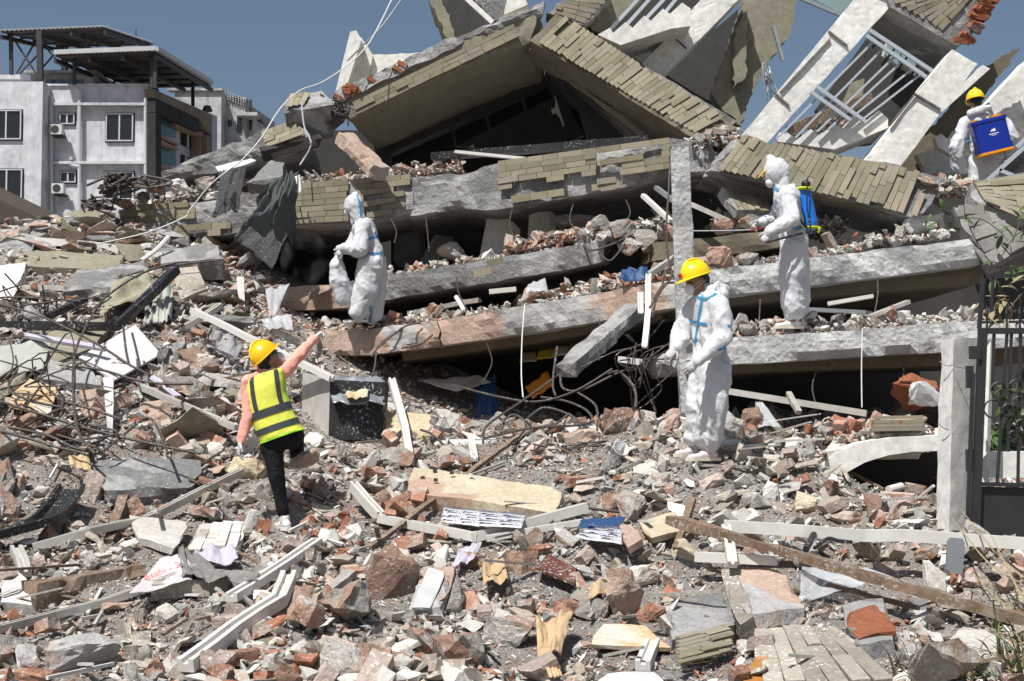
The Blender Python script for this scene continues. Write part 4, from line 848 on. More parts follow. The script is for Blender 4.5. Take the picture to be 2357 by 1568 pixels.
chunk(183, 1364, 300, 1422, CP, 'pink concrete chunk below the split timber log')
chunk(283, 1136, 346, 1216, CH, 'grey upright chunk right of the brown plank')
chunk(182, 1082, 242, 1182, BR, 'stacked brick lump left of the brown plank', 'brick_lump', 'brick')
chunk(60, 1046, 152, 1096, SH, 'pale slab chunk with tile marks on the left slope')
chunk(570, 1108, 626, 1168, CH, 'grey chunk beside the standing leg of the pointing woman')
chunk(510, 1050, 616, 1120, M['foam'], 'curled tan board piece left of the black trouser leg', 'board_piece', 'board', depth=.5)
chunk(660, 1030, 740, 1085, CH, 'grey slab chunk right of the black trouser leg', Y=12.3)
chunk(690, 995, 750, 1035, SH, 'pale plaster chunk below the dark cabinet')
chunk(1388, 936, 1470, 1012, CH, 'grey boulder under the tangled rebar near the post', Y=14.0)
chunk(1290, 985, 1400, 1050, M['conc_pink'], 'brown concrete chunk under the tangled rebar', Y=13.9)
chunk(1150, 1290, 1180, 1330, BR, 'red brick half beside the beige cloth scrap', 'brick_lump', 'brick')
chunk(1048, 1268, 1128, 1318, CH, 'dusty grey chunk below the bent white profiles')
chunk(1280, 1090, 1330, 1125, BR, 'red brick lump right of the yellow slab', 'brick_lump', 'brick')
chunk(1340, 1075, 1400, 1140, CH, 'dark grey chunk right of the yellow slab')
chunk(150, 892, 292, 986, CP, 'brownish concrete chunk left of the white strip on the slope', seed=21)
chunk(288, 920, 392, 998, CP, 'brownish concrete chunk right of the white strip on the slope', seed=22)
chunk(0, 945, 90, 1010, CH, 'grey concrete chunk below the tan board')
chunk(0, 1010, 80, 1060, CH, 'pale grey chunk at the left edge of the slope')
chunk(280, 985, 345, 1045, CH, 'grey chunk under the bent rebars')
chunk(1440, 1290, 1520, 1370, SH, 'pale crumbling chunk left of the small white profile')
chunk(1630, 1250, 1690, 1300, CH, 'grey chunk behind the upright white profile')
chunk(1545, 1240, 1620, 1310, M['cream_slab'], 'cream faced block left of the brown stick')
chunk(2010, 1290, 2075, 1345, CH, 'dusty chunk behind the torn clear film')
chunk(2120, 1290, 2180, 1400, SH, 'white plaster lump left of the grey metal plate')
chunk(2215, 1300, 2300, 1372, BR, 'red brick slab lump below the grey metal plate', 'brick_lump', 'brick', flat=.4)
chunk(1320, 1380, 1420, 1440, CH, 'flat pale concrete chunk below the orange paper')
chunk(1590, 1415, 1650, 1480, CH, 'brownish chunk right of the dusty brick lump')
chunk(640, 1300, 700, 1350, CH, 'grey chunk above the bright white channel')
chunk(350, 1390, 420, 1450, SH, 'pale chunk on the lower left slope')
chunk(430, 1400, 490, 1455, CH, 'small grey chunk beside the white channel')
chunk(480, 1410, 550, 1470, BR, 'brick lump between the two white channels', 'brick_lump', 'brick')
chunk(1780, 1150, 1840, 1190, BR, 'flat red brick lump above the long timber', 'brick_lump', 'brick')
chunk(1830, 1130, 1905, 1200, M['cream_slab'], 'cream plaster lump left of the mortared bricks')
for i, (x0, y0, x1, y1, Y) in enumerate(((2028, 1134, 2104, 1158, 11.9), (2085, 1112, 2160, 1142, 12.1), (2060, 1158, 2110, 1180, 11.8), (1990, 1150, 2030, 1172, 11.9))):
    o = bpy.data.objects.new('brick', PROT['brick'][i]); COL.objects.link(o); o.location = P((x0+x1)/2, (y0+y1)/2, Y); o.scale = (1.2, 1.2, 1.2); o.rotation_euler = (.1, random.uniform(-.2, .2), random.uniform(-.4, .4))
    _props(o, ['whole red brick', 'top red brick', 'lower red brick', 'leftmost red brick'][i] + ' in the little heap under the white arch', 'brick', 'bricks under the white arch')
# slabs with flat faces (corner order: top-left, top-right, bottom-right, bottom-left)
def fore(px, lift=.32):
    """foreground outlines follow the mound"""
    out = [(x, y, min(Y, MY(x, y) - lift) if (Y < 13.6 or (x < 560 and y > 548)) else Y) for x, y, Y in px]
    xs_ = [p[0] for p in out]; ys_ = [p[1] for p in out]; HERO.append((min(xs_), min(ys_), max(xs_), max(ys_), max(p[2] for p in out))); return out
def slab(name, px, th, mat, label, cat='slab', chip=.03, **kw):
    px = fore(px)
    return quadbox(name, px, th, mat, label=label, cat=cat, chip=chip, **kw)
ys = slab('fallen_slab', [(951, 1074, 13.2), (1296, 1126, 12.8), (1272, 1178, 12.2), (938, 1132, 12.4)], .17, M['cream_slab'], 'long yellow plastered slab lying across the centre of the mound')
for x, y in ((1001, 1082), (973, 1100), (1003, 1105), (1040, 1088)): mk('hole', box(P(x, y, MY(x, y)-.325), (.035, .035, .03)), M['dark'], ys)
ps = slab('faced_slab', [(985, 1300, 10.6), (1040, 1300, 10.65), (1010, 1400, 9.75), (945, 1405, 9.7)], .16, CP, 'brown slab chunk with a smooth pale grey face', chip=.05)
quadbox('pale_face', fore([(988, 1304, 10.52), (1026, 1316, 10.5), (985, 1400, 9.7), (948, 1400, 9.68)], .36), .02, M['white_c'], ps, chip=.02)
bs = slab('clad_block', [(1560, 1362, 10.2), (1660, 1362, 10.2), (1690, 1430, 9.6), (1545, 1470, 9.5)], .3, M['conc'], 'big grey concrete block with khaki strips on its side, bottom right of centre', 'block', chip=.05)
clad(bs, [P(*q) for q in fore([(1560, 1466, 9.46), (1690, 1430, 9.56), (1680, 1500, 9.56), (1560, 1530, 9.46)], .345)], M['tile'], 'h', row=.07, L=(.15, .3), seed=21)
tp = slab('plank_deck', [(1736, 1446, 9.7), (1926, 1442, 9.7), (2070, 1575, 8.6), (1750, 1580, 8.5)], .07, M['shard_tan'], 'dusty tan panel of joined planks lying in the bottom right', 'panel')
clad(tp, [P(*q) for q in fore([(1742, 1448, 9.66), (1922, 1444, 9.66), (2060, 1572, 8.58), (1756, 1576, 8.48)], .345)], M['shard_tan'], 'v', row=.1, L=(.5, .95), seed=22, thick=(.02, .026, .034), name='plank')
cb = slab('brick_core_block', [(1936, 1386, 10.0), (2032, 1376, 10.1), (2062, 1470, 9.5), (1975, 1486, 9.4)], .3, M['conc'], 'block with a raw orange brick core in the bottom right', 'block', chip=.04)
quadbox('brick_core', fore([(1948, 1402, 9.9), (2024, 1392, 9.95), (2040, 1456, 9.5), (1985, 1468, 9.45)], .36), .05, M['brick_raw'], cb, chip=.08, rough=.03)
slab('white_slab', [(2222, 1432, 9.6), (2330, 1474, 9.5), (2305, 1530, 8.9), (2178, 1480, 9.1)], .12, M['shard'], 'thick white slab lying at the bottom right edge')
slab('masonry_slab', [(1692, 1300, 10.8), (1790, 1305, 10.8), (1845, 1400, 10.0), (1725, 1418, 9.9)], .2, CP, 'broken masonry slab with bricks right of the upright white profile', chip=.06)
slab('clad_strip_post', [(1660, 1312, 10.5), (1688, 1300, 10.6), (1738, 1418, 9.8), (1702, 1440, 9.7)], .15, M['shard_tan'], 'leaning tan clad post left of the broken masonry slab', 'post')
cs = slab('striped_block', [(462, 1204, 11.9), (563, 1198, 11.9), (548, 1262, 11.3), (428, 1268, 11.2)], .18, M['shard'], 'white speckled clad block below the standing foot of the woman', 'block')
clad(cs, [P(*q) for q in fore([(466, 1206, 11.87), (560, 1201, 11.87), (546, 1260, 11.28), (434, 1266, 11.18)], .345)], M['shard'], 'v', row=.1, L=(.4, .7), seed=23, name='strip')
slab('grey_slab', [(208, 1050, 13.0), (455, 1058, 12.8), (450, 1120, 12.5), (250, 1130, 12.4)], .16, M['conc'], 'wide grey broken slab on the left slope behind the brown plank', chip=.08)
slab('plaster_slab', [(300, 1178, 12.2), (430, 1200, 12.0), (400, 1262, 11.4), (320, 1240, 11.5)], .06, M['shard'], 'flat pale plaster slab behind the bent long profile')
slab('tan_slab', [(60, 1330, 10.7), (20, 1300, 10.9), (0, 1390, 10.0), (72, 1395, 10.0)], .1, SH, 'pale slab in the lower left beside the small upright profile')
slab('tile_block', [(395, 1310, 10.7), (520, 1300, 10.8), (525, 1330, 10.4), (345, 1345, 10.35)], .12, M['shard_tan'], 'khaki tile block under the crumpled burnt sheet', 'block')
wbd = slab('white_board', [(181, 822, 15.0), (311, 747, 15.8), (371, 815, 15.2), (262, 876, 14.4)], .02, M['white_c'], 'white square board lying on the left slope', 'board', chip=.004, rough=.002)
slab('white_strip', [(238, 870, 14.2), (262, 868, 14.2), (258, 996, 13.2), (248, 990, 13.2)], .02, M['white_c'], 'torn white strip hanging below the white square board', 'strip', chip=.01)
slab('tan_board', [(50, 868, 14.6), (132, 890, 14.4), (112, 955, 13.7), (18, 930, 13.9)], .03, M['board'], 'tan fibre board with torn edges on the left slope', 'board', chip=.02)
slab('concrete_block', [(88, 822, 15.2), (200, 842, 15.0), (236, 888, 14.3), (78, 870, 14.6)], .22, M['conc'], 'grey jointed concrete block above the tan board', 'block')
slab('grey_block', [(368, 575, 19.6), (500, 556, 19.4), (512, 595, 18.9), (372, 606, 19.2)], .3, M['conc'], 'grey concrete block beside the hanging dark drape', 'block', chip=.05)
slab('broken_slab', [(175, 622, 18.8), (340, 598, 18.7), (325, 650, 18.0), (150, 672, 18.2)], .3, M['conc'], 'broken slab with crumbling edge on the upper left slope', chip=.08)
slab('pale_slab', [(-30, 615, 18.6), (62, 602, 18.8), (25, 690, 17.6), (-30, 690, 17.6)], .25, SH, 'pale slab at the left edge of the upper slope')
slab('tan_slab', [(40, 572, 19.6), (290, 588, 19.5), (260, 622, 19.0), (35, 612, 19.2)], .12, M['plaster'], 'tan plastered slab under the long white profile')
slab('brown_slab', [(110, 765, 16.4), (270, 720, 16.9), (215, 800, 15.8), (90, 850, 15.3)], .1, M['plaster'], 'speckled brown slab left of the white square board')
slab('clad_lump', [(402, 618, 18.4), (452, 612, 18.4), (470, 665, 18.0), (420, 690, 17.9)], .3, M['shard_tan'], 'clad masonry lump below the grey concrete block', 'chunk', chip=.06)
slab('glossy_board', [(1262, 1276, 10.9), (1328, 1306, 10.8), (1322, 1342, 10.3), (1232, 1306, 10.4)], .02, M['wood_red'], 'dark red glossy panel standing in the rubble', 'panel', chip=.003)
slab('brown_board', [(1385, 1432, 9.75), (1480, 1440, 9.75), (1545, 1492, 9.2), (1360, 1485, 9.2)], .03, M['board'], 'tan board under the dark red batten', 'board')
slab('orange_board', [(1742, 1510, 9.1), (1768, 1508, 9.1), (1790, 1575, 8.5), (1705, 1575, 8.5)], .04, M['orange_wood'], 'orange varnished wood board at the bottom edge', 'board', chip=.005)
slab('white_sheet', [(1395, 1545, 8.8), (1500, 1540, 8.85), (1530, 1580, 8.5), (1370, 1580, 8.5)], .02, M['white_c'], 'white sheet piece at the bottom edge', 'sheet')
slab('plaster_plate', [(1470, 1200, 11.7), (1555, 1178, 11.8), (1560, 1225, 11.3), (1498, 1240, 11.3)], .05, M['cream_slab'], 'cream plaster plate left of the brown stick', chip=.02)
slab('white_shard', [(1030, 1012, 14.6), (1130, 1006, 14.6), (1165, 1040, 14.0), (1080, 1042, 14.0)], .03, M['white_c'], 'white triangular sheet behind the yellow slab', 'sheet')
stk = slab('strip_stack', [(2010, 962, 12.8), (2120, 960, 12.8), (2122, 998, 12.5), (2008, 1000, 12.5)], .25, M['shard'], 'stack of clad strips on top of the white arch', 'block')
for k in range(4): mk('strip', bar(P(2008, 962+k*9, 12.7-k*.1), P(2122, 960+k*9, 12.7-k*.1), .1, .03), M['tile'], stk)
# upper left: tilted slab running up to the roof
ul = member('tilted_slab', [(366, 398, 372, 420, 21.4), (500, 342, 515, 392, 21.2), (604, 300, 622, 366, 21.0), (690, 292, 700, 352, 20.8)], 2.0, M['conc'], chip=.09, rough=.035, label='tilted grey slab climbing from the left slope towards the roof slab', cat='slab')
tb2 = slab('clad_piece', [(600, 304, 20.7), (676, 276, 20.6), (716, 312, 20.3), (616, 346, 20.5)], .25, M['conc'], 'clad piece at the upper end of the tilted grey slab', 'wall piece')
clad(tb2, [P(602, 306, 20.66), P(672, 281, 20.56), P(706, 310, 20.28), P(618, 342, 20.46)], M['tile'], 'h', row=.1, seed=31, lift=.03)
tb3 = slab('clad_piece', [(658, 216, 20.6), (740, 208, 20.7), (768, 240, 20.4), (655, 262, 20.3)], .3, M['conc'], 'clad concrete lump at the left tip of the rising roof slab', 'wall piece', chip=.06)
clad(tb3, [P(668, 220, 20.56), P(716, 214, 20.6), P(700, 244, 20.4), P(660, 250, 20.35)], M['tile'], 'v', row=.09, seed=32, lift=.03)
chunk(676, 258, 762, 330, M['conc'], 'grey broken concrete lump below the left tip of the roof slab', Y=20.6)
chunk(735, 240, 800, 300, M['conc_dark'], 'dark concrete lump with rebar at the roof slab tip', Y=20.9)
slab('white_plate', [(495, 382, 20.6), (578, 362, 20.8), (592, 370, 20.6), (510, 396, 20.2)], .04, M['white_c'], 'white plaster plate on the left heap below the tilted slab', 'plate')
slab('grey_plate', [(566, 420, 20.0), (622, 366, 20.5), (655, 372, 20.4), (650, 408, 19.9)], .2, M['conc'], 'grey concrete plate right of the white plaster plate', 'plate')
hg = slab('hanging_slab', [(600, 350, 20.4), (740, 318, 20.4), (735, 338, 20.8), (610, 372, 20.8)], .08, M['plaster_d'], 'thin dark slab below the clad piece on the left', 'slab')
for i, (x0, y0, x1, y1) in enumerate(((325, 416, 385, 446), (382, 410, 440, 440), (440, 405, 500, 436), (300, 440, 345, 470), (520, 400, 570, 430), (250, 455, 300, 480), (460, 436, 520, 462))):
    chunk(x0, y0, x1, y1, [CH, SH, CH, M['conc_dark'], CH, CH, SH][i], ['grey chunk under the tilted slab, leftmost of the heap', 'pale cracked chunk on the left heap', 'grey chunk on the left heap beside the rope', 'dark chunk at the wire tangle', 'grey chunk left of the white plate', 'low grey chunk left of the wire tangle', 'flat pale chunk above the khaki strips on the left'][i], Y=20.7)
# things inside the cavities
for i, (px, Y, mt) in enumerate((([(1104, 590), (1120, 505), (1160, 500), (1182, 512), (1178, 570), (1160, 592)], 19.9, M['shard']), ([(1214, 560), (1218, 495), (1262, 480), (1266, 520), (1240, 555)], 19.7, M['shard']), ([(905, 600), (910, 545), (960, 530), (968, 580)], 20.3, M['plaster_d']), ([(960, 615), (1000, 540), (1040, 545), (1010, 600)], 20.2, M['conc_dark']))):
    mk('plaster_board', polyprism(px, Y, .06, back=(.1, -.1)), mt, label=['pale broken panel standing in the central cavity', 'pale panel standing right of the first one in the cavity', 'dark board leaning behind the sack person', 'dark slab leaning in the cavity beside the sack person'][i], cat='panel')
chunk(1000, 555, 1100, 600, M['conc_pink'], 'brick and concrete lump in the central cavity', Y=19.6)
chunk(1270, 480, 1370, 530, M['conc_dark'], 'dark speckled concrete block in the upper cavity left of the post', Y=18.9, n=12)
for i, (x0, y0, x1, y1) in enumerate(((1400, 500, 1470, 550), (1455, 520, 1520, 580), (1510, 505, 1560, 560), (1420, 545, 1480, 590), (1360, 490, 1410, 535))):
    chunk(x0, y0, x1, y1, CH, 'round grey concrete chunk in the heap left of the post, ' + ['upper middle', 'centre', 'right', 'lower', 'upper left'][i] + ' one', Y=17.7)
for i, (x0, y0, x1, y1) in enumerate(((1625, 560, 1690, 610), (1690, 580, 1750, 615), (1640, 500, 1690, 540), (1700, 490, 1750, 530))):
    chunk(x0, y0, x1, y1, CH, ['grey chunk right of the post', 'grey chunk left of the sprayer legs', 'pale chunk in the shade right of the post', 'chunk below the sloping clad slab'][i], Y=16.6)
chunk(2060, 480, 2180, 540, M['white_c'], 'bright plaster lump under the end of the sloping clad slab', Y=16.6)
# ------------------------------------------------------------------ profiles, timbers, rods, cables
def clear(p, h=.05):
    """lift a point that would sink into the mound"""
    if p.y < 13.6 or (p.x < -.19*p.y and p.y < 20.5): p.z = max(p.z, H(p.x, p.y) + h)
    return p
def mark(pts, r=11):
    for p in pts:
        a, b = proj(p); HERO.append((a-r, b-r, a+r, b+r, p[1]))
def chan(name, pts, w, h, mat, label, cat='profile', lift=.0, split=True):
    """window profile: U-channel swept along points"""
    t = .16
    prof = [(-w/2, -h/2), (w/2, -h/2), (w/2, h/2), (w*.2, h/2), (w*.16, h*.12), (-w*.16, h*.12), (-w*.2, h/2), (-w/2, h/2)]
    pts = [clear(Vector(p)) for p in pts]
    fine = []
    for a, b in zip(pts[:-1], pts[1:]):
        n = max(2, int((b-a).length / .25))
        fine += [a.lerp(b, i/n) + Vector(noise.noise_vector(a.lerp(b, i/n)*1.7)) * .012 for i in range(n)]
    mark(fine); return mk(name, sweep(fine + [pts[-1]], prof), mat, label=label, cat=cat)
W_, AL = M['white'], M['alu']
chan('window_profile', PL([(1664, 1210, 10.6), (1850, 1222, 10.5), (1990, 1232, 10.5), (2080, 1231, 10.45), (2400, 1254, 10.2)], 0), .08, .085, W_, 'long white window profile lying in front of the gate')
chan('window_profile', onm([(75, 1290), (200, 1256), (335, 1226), (450, 1165), (556, 1112)], .1), .07, .06, AL, 'long bent pale profile across the left foreground')
chan('window_profile', onm([(-20, 1488), (120, 1452), (240, 1420), (350, 1378), (460, 1334)], .1), .06, .05, AL, 'long pale profile with dark groove in the lower left')
chan('window_profile', onm([(532, 1412), (630, 1345), (730, 1276)], .1), .09, .06, W_, 'short white double channel left of the big pinkish block')
chan('window_profile', onm([(425, 1580), (540, 1492), (640, 1425), (664, 1364)], .12), .11, .08, W_, 'wide bright white channel rising from the bottom edge')
beam3('timber', onm([(673, 1452)], .06)[0], onm([(812, 1346)], .08)[0], .09, .08, M['wood_grey'], label='grey weathered timber right of the wide white channel', cat='timber')
beam3('timber', P(1540, 1196, 10.75), P(2420, 1446, 8.95), .09, .085, M['wood'], chip=.03, rough=.012, label='long dark timber crossing the right foreground', cat='timber')
beam3('timber', P(1905, 1345, 10.0), P(2115, 1400, 9.6), .05, .03, M['wood'], chip=.01, label='thin red brown lath below the long dark timber', cat='timber')
chan('window_profile', PL([(1668, 1214, 10.55), (1686, 1300, 10.2)], 0), .07, .06, W_, 'short upright white profile at the end of the long white one')
chan('window_profile', PL([(1600, 1282, 10.5), (1790, 1290, 10.3)], 0), .07, .07, W_, 'short white profile lying beside the upright one')
beam3('stick', P(1594, 1150, 11.4), P(1556, 1268, 10.9), .055, .055, M['wood'], chip=.006, label='brown wooden stick standing left of the long profile', cat='stick')
beam3('lath', P(850, 1262, 11.3), P(1192, 1004, 14.0), .06, .035, M['wood'], chip=.006, label='long thin brown lath propped across the yellow slab', cat='lath')
chan('window_profile', PL([(812, 1118, 12.6), (876, 1190, 12.0)], 0), .07, .09, W_, 'short white profile end bent up left of the long brown lath')
chan('window_profile', PL([(872, 1192, 11.95), (980, 1214, 11.8), (1101, 1238, 11.6)], 0), .08, .07, W_, 'bent white profile under the brown lath')
chan('window_profile', PL([(1085, 1238, 11.6), (1200, 1210, 11.7), (1350, 1168, 11.9)], 0), .08, .08, W_, 'white profile rising to the right below the printed film')
chan('window_profile', PL([(1120, 1240, 11.5), (1354, 1200, 11.6)], 0), .07, .05, W_, 'white profile lying just below the rising one')
chan('window_profile', PL([(1480, 1580, 8.55), (1502, 1482, 9.1)], 0), .09, .06, W_, 'short white batten upright at the bottom edge')
beam3('batten', P(1362, 1488, 9.2), P(1612, 1512, 9.0), .07, .05, M['wood_red'], chip=.006, label='dark red batten with white specks near the bottom edge', cat='batten')
chan('window_profile', PL([(902, 872, 14.5), (930, 980, 14.0), (946, 1090, 13.4)], 0), .07, .05, W_, 'white profile leaning on the yellow foam block')
chan('window_profile', PL([(72, 566, 19.6), (220, 578, 19.4), (378, 592, 19.1)], 0), .12, .1, W_, 'long white profile lying high on the left slope')
chan('window_profile', PL([(-10, 700, 17.5), (190, 696, 17.4)], 0), .06, .07, AL, 'short pale profile at the left edge of the slope')
chan('window_profile', PL([(443, 715, 15.9), (600, 790, 15.0), (764, 872, 14.2)], 0), .07, .06, W_, 'long white strip slanting down behind the pointing woman')
chan('window_profile', PL([(416, 766, 16.4), (470, 728, 16.6), (506, 704, 16.8)], 0), .1, .06, AL, 'short beige profile on the slope above the long white strip')
chan('window_profile', PL([(1044, 1030, 13.9), (1090, 1060, 13.5)], 0), .1, .05, AL, 'short pale channel end behind the yellow slab')
chan('window_profile', PL([(1085, 1004, 14.3), (1092, 1078, 13.4)], 0), .07, .04, W_, 'small white upright profile behind the yellow slab')
beam3('lath', P(322, 890, 14.3), P(545, 985, 13.3), .06, .06, AL, chip=.004, label='pale metal lath slanting down left of the pointing woman', cat='lath')
beam3('plank', P(302, 1090, 12.6), P(250, 1246, 11.4), .085, .04, M['wood'], chip=.008, label='brown speckled plank standing on the left slope', cat='plank')
lg = beam3('timber_log', P(72, 1372, 10.0), P(322, 1322, 10.55), .24, .2, M['wood'], chip=.07, rough=.02, label='split brown timber log in the lower left foreground', cat='timber')
chan('window_profile', PL([(36, 1262, 11.0), (58, 1346, 10.5)], 0), .09, .06, AL, 'short upright pale profile in the lower left')
chan('window_profile', PL([(-20, 1366, 10.3), (70, 1378, 10.2)], 0), .07, .06, W_, 'short white profile at the left edge beside the log')
chan('window_profile', PL([(-20, 1418, 9.9), (80, 1375, 10.2)], 0), .08, .04, AL, 'pale channel at the left edge below the log')
bk = sweep(spline(PL([(-20, 1240, 11.2), (60, 1216, 11.3), (118, 1190, 11.5), (166, 1126, 12.0)], 0), 6), [(-.1, -.02), (.1, -.02), (.12, .05), (.09, .05), (.07, 0), (-.07, 0), (-.09, .05), (-.12, .05)])
mk('bent_sheet', bk, M['black'], label='bent black metal sheet curling up at the left edge', cat='sheet metal')
mk('bent_tube', sweep([clear(q, .12) for q in PL([(-20, 750, 15.9), (130, 752, 15.8), (268, 752, 15.7), (340, 684, 16.5), (405, 620, 17.1)], 0)], [(-.05, -.05), (.05, -.05), (.05, .05), (-.05, .05)]), M['black'], label='black bent steel frame tube on the left slope', cat='frame')
mk('steel_tube', bar(clear(P(110, 745, 16.1), .14), clear(P(196, 690, 16.8), .14), .08, .07), M['black'], label='short black steel tube joining the bent frame', cat='frame')
mk('speckled_post', bar(P(553, 640, 18.3), P(558, 790, 17.6), .09, .05), M['alu'], label='speckled grey upright post left of the sack person', cat='post')
mk('steel_channel', bar(P(1678, 901, 13.9), P(1995, 952, 13.4), .05, .06), M['alu'], label='dark steel channel lying right of the man in coverall', cat='channel')
beam3('stick', P(1815, 905, 13.3), P(1838, 950, 13.0), .05, .04, M['wood_grey'], chip=.004, label='short wooden stick upright beside the dark steel channel', cat='stick')
mk('hanging_wire', tube([P(1985, 755, 13.7), P(1983, 850, 13.6), P(1984, 938, 13.5)], .006, 5), M['rope'], label='thin pale wire hanging in front of the pitted slab', cat='wire')
mk('hanging_wire', tube(PL([(1208, 700, 17.0), (1202, 770, 16.5), (1200, 860, 16), (1204, 915, 15.5)], 0), .007, 5), M['rope'], label='thin pale wire hanging before the long pink slab', cat='wire')
# window frame dangling by the post
chan('window_profile', PL([(1497, 632, 15.4), (1555, 592, 15.8)], 0), .05, .06, W_, 'white window profile slanting above the dangling one')
chan('window_profile', PL([(1494, 634, 15.4), (1492, 720, 15.1), (1484, 800, 14.9)], 0), .06, .05, W_, 'dangling white window profile left of the post')
chan('window_profile', PL([(1475, 675, 15.3), (1475, 722, 15.2)], 0), .06, .04, W_, 'small white clip piece beside the dangling profile')
chan('window_profile', PL([(1425, 828, 14.8), (1476, 834, 14.6)], 0), .06, .06, W_, 'short white profile end under the dangling one')
mk('white_lath', bar(P(1126, 672, 18.2), P(1188, 666, 18.2), .1, .06), W_, label='short white profile sticking out between the central slabs', cat='profile')
beam3('timber', P(940, 722, 18.8), P(1105, 690, 18.6), .12, .06, M['wood_grey'], label='grey plank lying between the central floor slabs', cat='timber')
mk('white_lath', sweep(PL([(1050, 684, 18.3), (1060, 700, 18.1), (1068, 716, 18.0)], 0), ring(.03, 6)), W_, label='bent white strip hanging between the central slabs', cat='strip')
for i, (a, b) in enumerate((((1480, 450, 18), (1545, 510, 17.4)), ((1510, 432, 18), (1575, 480, 17.4)), ((1590, 470, 17.2), (1680, 510, 16.8)))):
    mk('lath', bar(P(*a), P(*b), .06, .05), [W_, M['steel'], AL][i], label=['white lath left of the post under the clad edge', 'grey steel lath behind the post', 'pale lath right of the post'][i], cat='lath')
for i, (a, b, w) in enumerate((((1905, 700, 15.6), (2010, 682, 15.5), .14), ((1850, 712, 15.4), (2000, 720, 15), .2), ((2000, 730, 14.6), (2090, 695, 14.8), .08))):
    mk('batten', bar(P(*a), P(*b), w, .04), [M['white'], M['steel'], M['alu']][i], label=['cream batten in the dark gap right of the sprayer', 'grey metal panel in the gap right of the sprayer', 'pale batten at the rubble end right of the sprayer'][i], cat='batten')
# ropes and pipes
ropepx = [(906, -10, 21), (852, 96, 20.6), (800, 150, 20.4), (740, 190, 20.2), (690, 209, 20.0), (645, 250, 19.8), (600, 320, 19.6), (555, 370, 19.5), (520, 396, 19.4), (480, 430, 19.4), (436, 486, 19.4), (425, 500, 19.4), (340, 535, 19.2), (225, 562, 19.0)]
mk('rope', tube(PL(ropepx, 0), .010, 6, 4), M['rope'], label='white rope running from the top edge down to the left slope', cat='rope')
mk('cable', tube(PL([(930, -10, 21.5), (880, 60, 21), (840, 100, 20.8), (800, 140, 20.7)], 0), .012, 5), M['steel'], label='thin dark cable beside the white rope at the top', cat='cable')
mk('cable', tube(PL([(694, 230, 19.9), (700, 290, 19.8), (716, 330, 19.7), (700, 365, 19.7), (690, 380, 19.6)], 0), .012, 5), M['cl_lilac'], label='thin lilac cable dangling by the clad lump', cat='cable')
mk('pipe', tube(PL([(388, 545, 19.1), (360, 575, 18.9), (325, 600, 18.7)], 0), .03, 6), M['rope'], label='short pale pipe crossing the long white profile', cat='pipe')
mk('pipe', tube(onm([(60, 826), (150, 842), (240, 858)], .25), .035, 7), M['cl_lilac'], label='lilac plastic pipe under the white square board', cat='pipe')
mk('pipe', tube(PL([(352, 872, 14.6), (380, 890, 14.4), (415, 918, 14.1)], 0), .04, 7), M['cl_lilac'], label='lilac plastic pipe bent on the slope left of the woman', cat='pipe')
for a, b in ((P(1540, 1196, 10.75), P(2420, 1446, 8.95)), (P(850, 1262, 11.3), P(1192, 1004, 14.0)), (P(72, 1372, 10.3), P(322, 1322, 10.9)), (P(302, 1090, 12.6), P(250, 1246, 11.4)), (P(1594, 1150, 11.4), P(1556, 1268, 10.9)), (P(1362, 1488, 9.2), P(1612, 1512, 9.0)), (P(322, 890, 14.3), P(545, 985, 13.3)), (P(0, 1236, 11.2), P(166, 1126, 12))):
    mark([a.lerp(b, k/16) for k in range(17)], 16)
HERO += [(1945, 1045, 2165, 1108, 12.6), (605, 1150, 700, 1224, 12.2), (1560, 1000, 1670, 1064, 12.2), (690, 870, 885, 1010, 14.3), (540, 1000, 570, 1050, 12.2)]
